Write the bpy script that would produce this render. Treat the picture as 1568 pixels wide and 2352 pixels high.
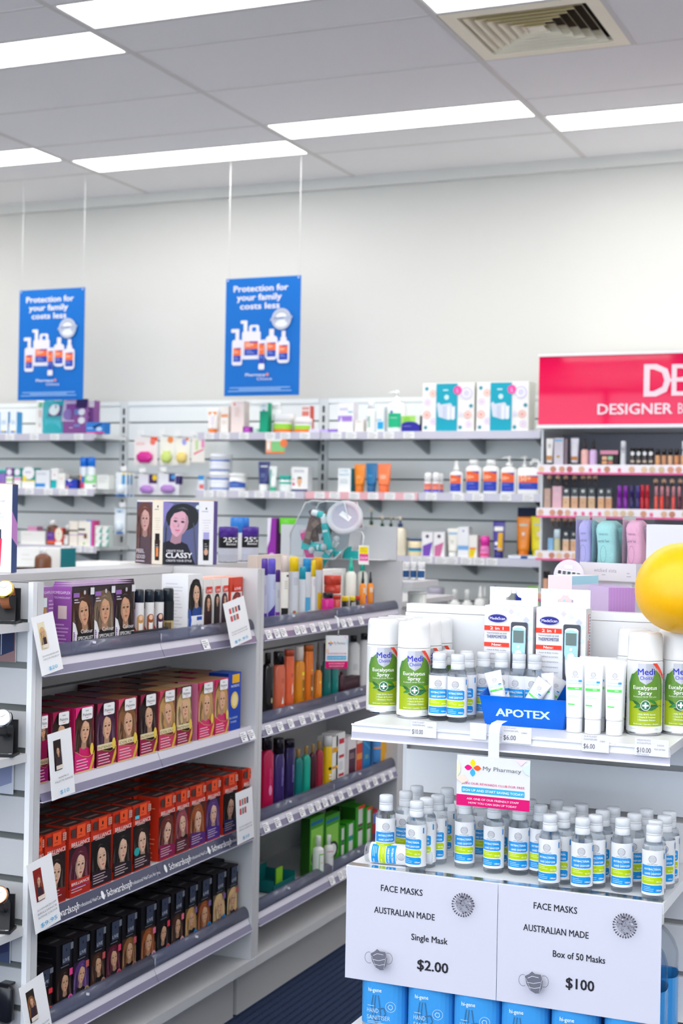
import bpy, bmesh, math, random
from mathutils import Vector, Matrix
from mathutils.geometry import tessellate_polygon
random.seed(7)
for o in list(bpy.data.objects): bpy.data.objects.remove(o)
S = bpy.context.scene
COL = S.collection
PI = math.pi

# ---------------------------------------------------------------- camera
FPX, YAW, PITCH, ROLL = 3371.4, 0.408, 0.00167, 0.01823     # focal length in pixels of the 1568x2352 frame
CAMZ = 1.36
cy_, sy_ = math.cos(YAW), math.sin(YAW)
FW = Vector((-sy_*math.cos(PITCH), cy_*math.cos(PITCH), math.sin(PITCH)))
R0 = Vector((cy_, sy_, 0)); U0 = R0.cross(FW)
RT = R0*math.cos(ROLL) + U0*math.sin(ROLL)
UP = -R0*math.sin(ROLL) + U0*math.cos(ROLL)
cam = bpy.data.cameras.new('camera'); camo = bpy.data.objects.new('camera', cam); COL.objects.link(camo)
cam.sensor_fit = 'VERTICAL'; cam.sensor_height = 36; cam.lens = FPX/2352*36
cam.clip_start = .05
camo.matrix_world = Matrix(((RT.x, UP.x, -FW.x, 0), (RT.y, UP.y, -FW.y, 0), (RT.z, UP.z, -FW.z, CAMZ), (0, 0, 0, 1)))
cam.dof.use_dof = True; cam.dof.focus_distance = 2.72; cam.dof.aperture_fstop = 6.0
S.camera = camo
# ---------------------------------------------------------------- light and exposure
w = bpy.data.worlds.new('daylight'); S.world = w; w.use_nodes = True
w.node_tree.nodes['Background'].inputs[0].default_value = (.89, .92, 1.0, 1)
w.node_tree.nodes['Background'].inputs[1].default_value = 3.0
S.view_settings.view_transform = 'Standard'; S.view_settings.look = 'None'
S.view_settings.gamma = 1; S.view_settings.use_curve_mapping = False
S.view_settings.exposure = 0.3
PANEL = 9            # radiance of the ceiling light diffusers

def ray(x, y): return FW + RT*((x-784)/FPX) - UP*((y-1176)/FPX)
C0 = Vector((0, 0, CAMZ))
def at_x(x, y, v): d = ray(x, y); return C0 + d*(v/d.x)
def at_y(x, y, v): d = ray(x, y); return C0 + d*(v/d.y)
def at_z(x, y, v): d = ray(x, y); return C0 + d*((v-CAMZ)/d.z)

# ---------------------------------------------------------------- materials
MATS = {}
def lin(c): return c/12.92 if c <= .04045 else ((c+.055)/1.055)**2.4
def hexc(h): h = h.lstrip('#'); return tuple(lin(int(h[i:i+2], 16)/255) for i in (0, 2, 4)) + (1,)
def mat(h, kind='plain'):
    k = (h, kind)
    if k in MATS: return MATS[k]
    m = bpy.data.materials.new(kind + '_' + h); m.use_nodes = True; MATS[k] = m
    nt = m.node_tree; b = nt.nodes['Principled BSDF']; I = b.inputs
    c = hexc(h); I['Base Color'].default_value = c
    def noise(scale, lo, hi, inp='Roughness'):
        t = nt.nodes.new('ShaderNodeTexNoise'); t.inputs['Scale'].default_value = scale
        tc = nt.nodes.new('ShaderNodeTexCoord'); nt.links.new(tc.outputs['Object'], t.inputs['Vector'])
        r = nt.nodes.new('ShaderNodeMapRange'); r.inputs[3].default_value = lo; r.inputs[4].default_value = hi
        nt.links.new(t.outputs[0], r.inputs[0]); nt.links.new(r.outputs[0], I[inp]); return t
    if kind == 'plain': I['Roughness'].default_value = .5
    elif kind == 'print': I['Roughness'].default_value = .45; I['Specular IOR Level'].default_value = .25
    elif kind == 'polish': I['Roughness'].default_value = .04; I['Specular IOR Level'].default_value = .35
    elif kind == 'gloss': I['Roughness'].default_value = .2
    elif kind == 'matte':
        I['Roughness'].default_value = .85
        t = noise(180, .75, .95)
        bp = nt.nodes.new('ShaderNodeBump'); bp.inputs['Strength'].default_value = .06; bp.inputs['Distance'].default_value = .002
        nt.links.new(t.outputs[0], bp.inputs['Height']); nt.links.new(bp.outputs[0], I['Normal'])
    elif kind == 'tile':
        t = noise(900, .85, .95)
        mx = nt.nodes.new('ShaderNodeMix'); mx.data_type = 'RGBA'
        mx.inputs[6].default_value = c; mx.inputs[7].default_value = tuple(x*.9 for x in c[:3]) + (1,)
        nt.links.new(t.outputs[0], mx.inputs[0]); nt.links.new(mx.outputs[2], I['Base Color'])
    elif kind == 'laminate': noise(8, .28, .42)
    elif kind == 'metal': I['Metallic'].default_value = .9; I['Roughness'].default_value = .35
    elif kind == 'chrome': I['Metallic'].default_value = 1; I['Roughness'].default_value = .15
    elif kind == 'liquid':   # clear thin-walled plastic full of gel
        I['Transmission Weight'].default_value = 1; I['Roughness'].default_value = .02; I['IOR'].default_value = 1.2
        tr = nt.nodes.new('ShaderNodeBsdfTransparent'); tr.inputs[0].default_value = (.97, .985, 1, 1)
        mx = nt.nodes.new('ShaderNodeMixShader'); out = nt.nodes['Material Output']; mx.inputs[0].default_value = .32
        nt.links.new(tr.outputs[0], mx.inputs[1]); nt.links.new(b.outputs[0], mx.inputs[2]); nt.links.new(mx.outputs[0], out.inputs[0])
    elif kind == 'tint':
        I['Transmission Weight'].default_value = .35; I['Roughness'].default_value = .15; I['IOR'].default_value = 1.3
    elif kind == 'frost':
        I['Transmission Weight'].default_value = .3; I['Roughness'].default_value = .25; I['IOR'].default_value = 1.2
    elif kind == 'film':     # thin clear plastic: mostly see-through with a sheen
        tr = nt.nodes.new('ShaderNodeBsdfTransparent'); tr.inputs[0].default_value = c
        gl = nt.nodes.new('ShaderNodeBsdfGlossy'); gl.inputs['Roughness'].default_value = .15
        fr = nt.nodes.new('ShaderNodeFresnel'); fr.inputs[0].default_value = 1.3
        mx = nt.nodes.new('ShaderNodeMixShader'); out = nt.nodes['Material Output']
        nt.links.new(fr.outputs[0], mx.inputs[0]); nt.links.new(tr.outputs[0], mx.inputs[1]); nt.links.new(gl.outputs[0], mx.inputs[2])
        nt.links.new(mx.outputs[0], out.inputs[0])
    elif kind == 'haze':     # milky plastic riser: half see-through
        tr = nt.nodes.new('ShaderNodeBsdfTransparent'); mx = nt.nodes.new('ShaderNodeMixShader'); out = nt.nodes['Material Output']
        I['Roughness'].default_value = .18; mx.inputs[0].default_value = .72
        nt.links.new(tr.outputs[0], mx.inputs[1]); nt.links.new(b.outputs[0], mx.inputs[2]); nt.links.new(mx.outputs[0], out.inputs[0])
    elif kind == 'glow':
        I['Emission Color'].default_value = (1, .985, .96, 1); I['Emission Strength'].default_value = PANEL
    elif kind == 'latex':
        I['Roughness'].default_value = .38; I['Subsurface Weight'].default_value = .8; I['Subsurface Radius'].default_value = (.12, .08, .01)
        I['Subsurface Scale'].default_value = .5
    elif kind == 'carpet':
        t = nt.nodes.new('ShaderNodeTexNoise'); t.inputs['Scale'].default_value = 420; t.inputs['Detail'].default_value = 3
        tc = nt.nodes.new('ShaderNodeTexCoord'); nt.links.new(tc.outputs['Object'], t.inputs['Vector'])
        cr = nt.nodes.new('ShaderNodeValToRGB'); cr.color_ramp.elements[0].position = .35; cr.color_ramp.elements[1].position = .68
        cr.color_ramp.elements[0].color = hexc('0e1526'); cr.color_ramp.elements[1].color = c
        nt.links.new(t.outputs[0], cr.inputs[0]); nt.links.new(cr.outputs[0], I['Base Color']); I['Roughness'].default_value = .95
        bp = nt.nodes.new('ShaderNodeBump'); bp.inputs['Strength'].default_value = .6; bp.inputs['Distance'].default_value = .003
        nt.links.new(t.outputs[0], bp.inputs['Height']); nt.links.new(bp.outputs[0], I['Normal'])
    elif kind == 'towel':
        I['Roughness'].default_value = .95; t = noise(260, .9, 1)
        bp = nt.nodes.new('ShaderNodeBump'); bp.inputs['Strength'].default_value = .5; bp.inputs['Distance'].default_value = .003
        nt.links.new(t.outputs[0], bp.inputs['Height']); nt.links.new(bp.outputs[0], I['Normal'])
    return m

# ---------------------------------------------------------------- flat print: a list of coloured polygons laid on a face
TXT = {}
def textgeo(s, bold):
    k = (s, bold)
    if k in TXT: return TXT[k]
    cu = bpy.data.curves.new('t', 'FONT'); cu.body = s; cu.size = 1; cu.resolution_u = 2; cu.offset = 0
    ob = bpy.data.objects.new('t', cu); me = bpy.data.meshes.new_from_object(ob)
    v = [(p.co.x, p.co.y) for p in me.vertices]; f = [tuple(p.vertices) for p in me.polygons]
    bpy.data.objects.remove(ob); bpy.data.curves.remove(cu); bpy.data.meshes.remove(me)
    if bold > .12:                    # heavier weight: overlapping shifted copies of the outlines
        b = .022*bold; n = n0 = len(v); V0, F0 = list(v), list(f)
        sh = [(-b, 0), (b, 0)] if bold < .45 else [(-b, -b*.5), (b, b*.5), (-b, b*.5), (b, -b*.5)]
        v = [(p[0]+dx, p[1]+dy) for dx, dy in sh for p in V0]; f = [tuple(i+n*k for i in q) for k in range(len(sh)) for q in F0]
    x0 = min(p[0] for p in v); x1 = max(p[0] for p in v)
    v = [(p[0]-x0, p[1]) for p in v]
    TXT[k] = (v, f, x1-x0, n0 if bold > .12 else len(v)); return TXT[k]
def clipx(P, x, keep):
    out = []
    for i in range(len(P)):
        a, b = P[i-1], P[i]; ia = (a[0]-x)*keep >= 0; ib = (b[0]-x)*keep >= 0
        if ia != ib:
            t = (x-a[0])/(b[0]-a[0]); out.append((x, a[1]+(b[1]-a[1])*t))
        if ib: out.append(b)
    return out
class Art:
    def __init__(s, w, h): s.w, s.h, s.L, s.n = w, h, [], 0
    def poly(s, P, c, lv=None):
        s.n = s.n+1 if lv is None else lv
        a = sum(P[i-1][0]*P[i][1]-P[i][0]*P[i-1][1] for i in range(len(P)))
        s.L.append(('p', P if a > 0 else P[::-1], c, s.n)); return s
    def rect(s, x0, y0, x1, y1, c, lv=None): return s.poly([(x0, y0), (x1, y0), (x1, y1), (x0, y1)], c, lv)
    def rr(s, x0, y0, x1, y1, r, c, lv=None):
        P = []
        for cx, cy, a in ((x1-r, y0+r, -90), (x1-r, y1-r, 0), (x0+r, y1-r, 90), (x0+r, y0+r, 180)):
            P += [(cx+r*math.cos(math.radians(a+t)), cy+r*math.sin(math.radians(a+t))) for t in (0, 30, 60, 90)]
        return s.poly(P, c, lv)
    def ell(s, cx, cy, rx, ry, c, lv=None, n=14, rot=0):
        q, z = math.cos(rot), math.sin(rot); P = []
        for i in range(n):
            a = 2*PI*i/n; x, y = rx*math.cos(a), ry*math.sin(a); P.append((cx+x*q-y*z, cy+x*z+y*q))
        return s.poly(P, c, lv)
    def line(s, x0, y0, x1, y1, t, c, lv=None):
        d = math.hypot(x1-x0, y1-y0) or 1; nx, ny = -(y1-y0)/d*t/2, (x1-x0)/d*t/2
        return s.poly([(x0-nx, y0-ny), (x1-nx, y1-ny), (x1+nx, y1+ny), (x0+nx, y0+ny)], c, lv)
    def path(s, P, t, c):
        s.n += 1
        for a, b in zip(P, P[1:]): s.line(a[0], a[1], b[0], b[1], t, c, s.n)
        return s
    def ring(s, cx, cy, r, t, c, n=18, a0=0, a1=360, ry=None):
        return s.path([(cx+r*math.cos(math.radians(a0+(a1-a0)*i/n)), cy+(ry or r)*math.sin(math.radians(a0+(a1-a0)*i/n))) for i in range(n+1)], t, c)
    def text(s, st, x, y, size, c, bold=0, al='c', fit=None, rot=0, shear=0, lv=None):
        v, f, wd, nper = textgeo(st, bold); s.n = s.n+1 if lv is None else lv
        sx = size if not fit else fit/wd
        W = wd*sx; o = {'c': -W/2, 'l': 0, 'r': -W}[al]; q, z = math.cos(rot), math.sin(rot)
        V = []
        for a, b in v:
            X, Y = a*sx+o+b*size*shear, b*size; V.append((x+X*q-Y*z, y+X*z+Y*q))
        s.L.append(('t', V, f, c, s.n, nper)); return s
    def bars(s, x0, x1, y, n, gap, t, c, seed=1, al='l'):   # lines of print too small to read
        r = random.Random(seed); s.n += 1
        for i in range(n):
            L = (x1-x0)*r.uniform(.6, 1); a = x0 if al == 'l' else (x0+x1-L)/2
            s.rect(a, y-i*gap-t, a+L, y-i*gap, c, s.n)
        return s

def rgbmix(a, b, t):
    A = [int(a.lstrip('#')[i:i+2], 16) for i in (0, 2, 4)]; B = [int(b.lstrip('#')[i:i+2], 16) for i in (0, 2, 4)]
    return ''.join('%02x' % int(x+(y-x)*t) for x, y in zip(A, B))
def portrait(A, x0, y0, x1, y1, bg, hair, skin='e3b596', lip='b5524f', cloth='3a2a33', flip=1, long=1, big=1.0, tilt=None):
    """a printed head-and-shoulders picture of a model"""
    W, H = x1-x0, y1-y0
    tilt = random.Random(hair+cloth+bg+'%.4f' % W).uniform(-.16, .16) if tilt is None else tilt
    big *= 1.22; Hs = min(.98*W*big, H*1.35)
    def T(u, v):
        q, z = math.cos(tilt), math.sin(tilt); du, dv = (u-.53)*W, (v-.54)*Hs
        X, Y = du*q-dv*z, du*z+dv*q
        return (x0+W*.5+flip*X*big+flip*.03*W, y1-.46*Hs+Y) if v > .06 else (x0+W*.5+flip*du*big, y0)
    def cl(P): return [(min(max(a, x0), x1), min(max(b, y0), y1)) for a, b in (T(*p) for p in P)]
    def el(cx, cy, rx, ry, c, n=14, rot=0):
        P = []
        for i in range(n):
            a = 2*PI*i/n; X, Y = rx*math.cos(a), ry*math.sin(a); P.append((cx+X*math.cos(rot)-Y*math.sin(rot), cy+X*math.sin(rot)+Y*math.cos(rot)))
        A.poly(cl(P), c)
    A.rect(x0, y0, x1, y1, bg)
    hi = rgbmix(hair, 'ffffff', .22); lo = rgbmix(hair, '000000', .35); sh = rgbmix(skin, '000000', .22)
    if long: A.poly(cl([(.1, .02), (.06, .3), (.12, .6), (.2, .82), (.36, .97), (.55, 1.0), (.74, .95), (.86, .72), (.9, .45), (.97, .15), (.93, .02)]), hair)
    else: el(.5, .68, .34, .29, hair, 18)
    A.poly(cl([(.22, 0), (.3, .12), (.45, .17), (.66, .17), (.84, .1), (.9, 0)]), cloth)
    A.poly(cl([(.44, .14), (.45, .4), (.64, .4), (.66, .14), (.55, .1)]), sh)
    A.poly(cl([(.36, .6), (.36, .46), (.42, .34), (.5, .27), (.57, .26), (.66, .33), (.72, .46), (.73, .62), (.68, .76), (.56, .82), (.42, .76)]), skin)
    A.poly(cl([(.30, .5), (.26, .68), (.36, .86), (.54, .92), (.72, .84), (.8, .62), (.76, .45), (.74, .6), (.68, .74), (.5, .82), (.4, .7), (.36, .55)]), hair)
    if long:
        A.poly(cl([(.2, .08), (.18, .4), (.26, .66), (.34, .5), (.3, .3), (.36, .08)]), lo)
        A.poly(cl([(.8, .1), (.76, .38), (.8, .66), (.84, .4), (.9, .12)]), hi)
        A.poly(cl([(.13, .1), (.12, .4), (.2, .7), (.19, .4), (.22, .1)]), hi)
    A.poly(cl([(.4, .84), (.52, .89), (.66, .84), (.54, .86)]), hi)
    A.poly(cl([(.36, .6), (.36, .46), (.42, .34), (.5, .27), (.53, .27), (.47, .36), (.43, .48), (.42, .6), (.44, .72), (.40, .72)]), rgbmix(skin, '000000', .16))
    A.poly(cl([(.6, .42), (.66, .46), (.68, .53), (.62, .5)]), rgbmix(skin, 'e86a60', .18))
    for cx in (.475, .625):
        el(cx, .575, .044, .017, rgbmix(skin, '3a2420', .55), 8, .05); el(cx+.008, .574, .020, .015, '241a1a', 8)
        A.poly(cl([(cx-.058, .585), (cx, .607), (cx+.055, .59), (cx, .592)]), '2c1e1c')
        A.poly(cl([(cx-.06, .632), (cx+.01, .655), (cx+.055, .64), (cx, .644)]), rgbmix(lo, skin, .35))
    A.poly(cl([(.555, .56), (.528, .478), (.55, .462), (.585, .47), (.565, .49)]), rgbmix(skin, '000000', .18))
    A.poly(cl([(.495, .398), (.53, .412), (.555, .405), (.58, .412), (.615, .398), (.58, .378), (.53, .378)]), lip)
    A.poly(cl([(.5, .36), (.555, .35), (.6, .36), (.555, .342)]), rgbmix(skin, '000000', .2))
    r = random.Random(hair+bg)               # strands
    for i in range(9 if long else 3):
        x = r.choice([r.uniform(.13, .34), r.uniform(.76, .9)]); y = r.uniform(.4, .75); w_ = r.uniform(.008, .02)
        A.poly(cl([(x, y), (x+w_, y), (x+w_*1.4+(x-.5)*.25, .05), (x+(x-.5)*.25, .05)]), [hi, lo, rgbmix(hair, 'ffffff', .1)][i % 3])

# ---------------------------------------------------------------- mesh builder
class M:
    def __init__(s): s.v, s.f, s.m, s.s, s.ml = [], [], [], [], []
    def mi(s, mt):
        if isinstance(mt, str): mt = mat(mt)
        if mt not in s.ml: s.ml.append(mt)
        return s.ml.index(mt)
    def face(s, P, mt, smooth=False):
        n = len(s.v); s.v += [tuple(p) for p in P]; s.f.append(tuple(range(n, n+len(P)))); s.m.append(s.mi(mt)); s.s.append(smooth)
    def box(s, x0, y0, z0, x1, y1, z1, mt, top=None, side=None, front=None):
        n = len(s.v); s.v += [(x, y, z) for z in (z0, z1) for y in (y0, y1) for x in (x0, x1)]
        F = [((0, 2, 3, 1), mt), ((4, 5, 7, 6), top or mt), ((0, 1, 5, 4), front or mt), ((2, 6, 7, 3), mt), ((0, 4, 6, 2), side or mt), ((1, 3, 7, 5), side or mt)]
        for f, q in F: s.f.append(tuple(n+i for i in f)); s.m.append(s.mi(q)); s.s.append(False)
        return s
    def loft(s, secs, n=20, caps=(True, True), closed=True):
        """secs: (z, rx, ry, material[, power, cx, cy]); the material colours the band above that section"""
        rings = []
        for q in secs:
            z, rx, ry, mt = q[:4]; p = q[4] if len(q) > 4 else 2; cx = q[5] if len(q) > 5 else 0; cy = q[6] if len(q) > 6 else 0
            b = len(s.v)
            for i in range(n):
                a = 2*PI*(i+.5)/n; ca, sa = math.cos(a), math.sin(a)
                if p != 2: k = (abs(ca)**p+abs(sa)**p)**(-1/p); ca, sa = ca*k, sa*k
                s.v.append((cx+rx*ca, cy+ry*sa, z))
            rings.append(b)
        for j in range(len(rings)-1):
            a, b = rings[j], rings[j+1]; m_ = s.mi(secs[j][3])
            for i in range(n):
                k = (i+1) % n; s.f.append((a+i, a+k, b+k, b+i)); s.m.append(m_); s.s.append(True)
        if caps[0]: s.f.append(tuple(rings[0]+i for i in reversed(range(n)))); s.m.append(s.mi(secs[0][3])); s.s.append(False)
        if caps[1]: s.f.append(tuple(rings[-1]+i for i in range(n))); s.m.append(s.mi(secs[-1][3])); s.s.append(False)
        return s
    def lathe(s, pts, mt, n=20, caps=(True, True), ry=1):
        return s.loft([(z, r, r*ry, mt) for r, z in pts], n, caps)
    def prism(s, P, z0, z1, mt, top=None):
        n = len(P); b = len(s.v); s.v += [(x, y, z0) for x, y in P] + [(x, y, z1) for x, y in P]
        for i in range(n):
            k = (i+1) % n; s.f.append((b+i, b+k, b+n+k, b+n+i)); s.m.append(s.mi(mt)); s.s.append(False)
        s.f.append(tuple(b+i for i in reversed(range(n)))); s.m.append(s.mi(mt)); s.s.append(False)
        s.f.append(tuple(b+n+i for i in range(n))); s.m.append(s.mi(top or mt)); s.s.append(False)
        return s
    def tube(s, P, r, mt, n=8, caps=True):
        P = [Vector(p) for p in P]; rings = []
        for i, p in enumerate(P):
            d = (P[min(i+1, len(P)-1)]-P[max(i-1, 0)]).normalized()
            a = d.cross(Vector((0, 0, 1)));  a = a if a.length > .05 else d.cross(Vector((1, 0, 0))); a.normalize(); b = d.cross(a)
            rings.append(len(s.v)); rr = r[i] if isinstance(r, (list, tuple)) else r
            for k in range(n): t = 2*PI*k/n; s.v.append(tuple(p+a*(rr*math.cos(t))+b*(rr*math.sin(t))))
        for A_, B_ in zip(rings, rings[1:]):
            for i in range(n): k = (i+1) % n; s.f.append((A_+i, B_+i, B_+k, A_+k)); s.m.append(s.mi(mt)); s.s.append(True)
        if caps:
            s.f.append(tuple(rings[0]+i for i in range(n))); s.m.append(s.mi(mt)); s.s.append(False)
            s.f.append(tuple(rings[-1]+i for i in reversed(range(n)))); s.m.append(s.mi(mt)); s.s.append(False)
        return s
    def art(s, A, mp, kind='print', step=None, off=1e-4):
        for L in A.L:
            if L[0] == 'p':
                P, c, lv = L[1], L[2], L[3]; mt = mat(c, kind)
                if not step: s.face([mp(x, y, (lv+1)*off) for x, y in P], mt); continue
                conv = [P]
                if len(P) > 4:
                    T = tessellate_polygon([[Vector((x, y, 0)) for x, y in P]]); conv = [[P[i] for i in t] for t in T]
                    conv = [q if sum(q[i-1][0]*q[i][1]-q[i][0]*q[i-1][1] for i in range(3)) > 0 else q[::-1] for q in conv]
                for q in conv:
                    a = min(p[0] for p in q); b = max(p[0] for p in q); k = max(1, math.ceil((b-a)/step))
                    for i in range(k):
                        r = clipx(clipx(q, a+(b-a)*i/k, 1), a+(b-a)*(i+1)/k, -1)
                        if len(r) > 2: s.face([mp(x, y, (lv+1)*off) for x, y in r], mt, True)
            else:
                V, f, c, lv, nper = L[1:]; n = len(s.v); m_ = s.mi(mat(c, kind))
                s.v += [tuple(mp(x, y, (lv+1+.3*(i//nper))*off)) for i, (x, y) in enumerate(V)]
                for q in f: s.f.append(tuple(n+i for i in q)); s.m.append(m_); s.s.append(False)
        return s
    def slab(s, P, off, mt):      # a thin closed plate: polygon P pushed by the vector off
        n = len(P); b = len(s.v); off = Vector(off); s.v += [tuple(p) for p in P] + [tuple(Vector(p)+off) for p in P]
        fs = [tuple(b+i for i in range(n)), tuple(b+n+i for i in reversed(range(n)))] + [(b+i, b+n+i, b+n+(i+1) % n, b+(i+1) % n) for i in range(n)]
        for f in fs: s.f.append(f); s.m.append(s.mi(mt)); s.s.append(False)
        return s
    def xf(s, mx):
        s.v = [tuple(mx @ Vector(p)) for p in s.v]; return s
    def mesh(s, name, weld=False):
        me = bpy.data.meshes.new(name); me.from_pydata(s.v, [], s.f)
        for m_ in s.ml: me.materials.append(m_)
        me.polygons.foreach_set('material_index', s.m); me.polygons.foreach_set('use_smooth', s.s); me.update(); return me
def front(w, y=0, z=0):      # print on a face looking to -Y, centred on x=0
    return lambda u, v, o: (u-w/2, y-o, z+v)
def cyl(w, r, z=0, ry=None, th=0):   # print wrapped round a cylinder, its middle to -Y
    ry = ry or r
    return lambda u, v, o: ((r+o)*math.sin(th+(u-w/2)/r), -(ry+o)*math.cos(th+(u-w/2)/r), z+v)
def sideR(d, x, z=0): return lambda u, v, o: (x+o, u-d/2, z+v)      # +X face, read from +X
def sideL(d, x, z=0): return lambda u, v, o: (x-o, d/2-u, z+v)      # -X face
def topf(w, d, z): return lambda u, v, o: (u-w/2, v-d/2, z+o)

# ---------------------------------------------------------------- objects
def node(name, me, kids=(), label=None, mx=None): return (name, me, list(kids), label, mx)
def link(name, me, parent=None, label=None, mx=None):
    o = bpy.data.objects.new(name, me); COL.objects.link(o)
    if parent: o.parent = parent
    if mx is not None: o.matrix_local = mx
    if label: o['label'] = label
    return o
def put(spec, name, label, cat, loc, rz=0, group=None, rot=None, tilt=None):
    """spec: one mesh, or a list of part nodes"""
    if isinstance(spec, bpy.types.Mesh): o = link(name, spec)
    else:
        o = link(name, None); o.empty_display_size = .02
        for nd in spec:
            c = link(nd[0], nd[1], o, nd[3], nd[4])
            for g in nd[2]: link(g[0], g[1], c, g[3], g[4])
    o.location = (loc[0], loc[1], loc[2]+(.0004 if loc[2] > .01 else 0)); o.rotation_euler = rot if rot else (0, 0, rz)
    o['label'] = label; o['category'] = cat
    if group: o['group'] = group
    return o
def struct(name, m, parent=None, kids=False):
    o = link(name, m.mesh(name) if isinstance(m, M) else m, parent)
    if not parent: o['kind'] = 'structure'
    return o
ORD = 'first second third fourth fifth sixth seventh eighth ninth tenth eleventh twelfth thirteenth fourteenth fifteenth sixteenth'.split()

def xprism(P, x0, x1, mt):           # outline in the YZ plane pushed along X
    m_ = M(); n = len(P); m_.v = [(x0, y, z) for y, z in P] + [(x1, y, z) for y, z in P]
    for i in range(n): k = (i+1) % n; m_.f.append((i, k, n+k, n+i)); m_.m.append(m_.mi(mt)); m_.s.append(False)
    m_.f.append(tuple(reversed(range(n)))); m_.m.append(m_.mi(mt)); m_.s.append(False)
    m_.f.append(tuple(n+i for i in range(n))); m_.m.append(m_.mi(mt)); m_.s.append(False)
    return m_
# ================================================================ room shell
WHITE = 'e9e9e6'; LAM = mat('cfcfd1', 'laminate'); GRV = mat('a3a4a6', 'gloss'); LAS = mat('e6e7ea', 'laminate')
m = M()                                              # ribbed carpet: real ribs along Y
m.v += [(-6.2, -3, -.02), (3, -3, -.02), (3, 7, -.02), (-6.2, 7, -.02)]; m.f.append((3, 2, 1, 0)); m.m.append(m.mi(mat('1c3a68', 'carpet'))); m.s.append(False)
x = -6.2; dark = mat('06080c', 'matte'); cp = mat('1c3a68', 'carpet')
while x < 3:
    a, b, c_, d = x, x+.002, x+.0175, x+.0195
    for x0, z0, x1, z1, q in ((a, -.006, b, 0, cp), (b, 0, c_, 0, cp), (c_, 0, d, -.006, cp), (d, -.006, x+.0235, -.006, dark)):
        m.face([(x0, -3, z0), (x1, -3, z1), (x1, 7, z1), (x0, 7, z0)], q)
    x += .0235
struct('floor', m)
BW = 6.97; CZ = 3.10
struct('wall_back', M().box(-6.3, BW, 0, 3.1, BW+.1, CZ+.3, mat('d0cfca', 'matte')))
struct('wall_left', M().box(-6.3, -3, 0, -6.2, BW, CZ+.3, mat('efeeea', 'matte')))
struct('wall_right', M().box(3.0, -3, 0, 3.1, BW, CZ+.3, mat('efeeea', 'matte')))
struct('trim_1', M().box(-6.2, BW-.028, CZ-.055, 3, BW, CZ+.02, mat('d8d7d2', 'matte')))
fr = M(); fr.box(-6.2, -3.1, 2.8, 3, -3, CZ+.3, mat('e5e5e3', 'matte')); fr.box(-6.2, -3.1, 0, 3, -3, .25, mat('e5e5e3', 'matte'))
fr.box(-6.3, -3.1, 0, -5.9, -3, 3.4, mat('e5e5e3', 'matte')); fr.box(2.7, -3.1, 0, 3.1, -3, 3.4, mat('e5e5e3', 'matte'))
struct('wall_front', fr)
fm = M()
for i in range(5): fm.box(-5.9+i*2.12, -3.08, .25, -5.84+i*2.12, -3.02, 2.8, mat('8a8d90', 'metal'))
fm.box(-5.9, -3.08, 2.74, 2.7, -3.02, 2.8, mat('8a8d90', 'metal')); fm.box(-5.9, -3.08, .25, 2.7, -3.02, .31, mat('8a8d90', 'metal'))
win = struct('window_1', fm)
link('glass_pane', M().box(-5.84, -3.055, .31, 2.64, -3.045, 2.74, mat('f4fbff', 'film')).mesh('glass_pane'), win)

# suspended ceiling: tiles, tees and lights on the measured grid
ceil = struct('ceiling', M().box(-6.2, -3, CZ+.05, 3, BW, CZ+.3, mat('cfcdcc', 'matte')))
TX = [-6.2, -5.42, -4.19, -2.97, -1.76, -.57, .62, 1.81, 3.0]
tee = M(); tmat = mat('dedad6', 'matte')
for x in TX: tee.box(x-.012, -3, CZ-.002, x+.012, BW, CZ+.006, tmat)
def rows(col):                       # (y0, y1, kind) of the cells of one column
    base = [(4.79-.55*k, 5.34-.55*k) for k in range(14, 0, -1)] + [(4.79, 5.34), (5.34, 5.89), (5.89, 6.44), (6.44, BW)]
    out = []
    for i, (a, b) in enumerate(base):
        far = b > 3.6
        lights = {17-1: 0 if col % 2 else 1}    # which half of the 5.89 row carries the light
        mid = (a+b)/2
        if abs(a-5.89) < .01: half = 0 if col in (1, 3) else 1
        elif abs(a-4.24) < .01: half = 0 if col in (1, 3) else 1
        elif a < 1.7 and i % 2 == (col % 2): half = col % 2
        else: half = None
        if half is None: out.append((a, b, 't'))
        elif half == 0: out += [(a, mid, 'L'), (mid, b, 't')]
        else: out += [(a, mid, 't'), (mid, b, 'L')]
    return out
tile_cache = {}
lightn = 0
LIGHTLAB = {}
bulk = M(); ncell = 0
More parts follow.
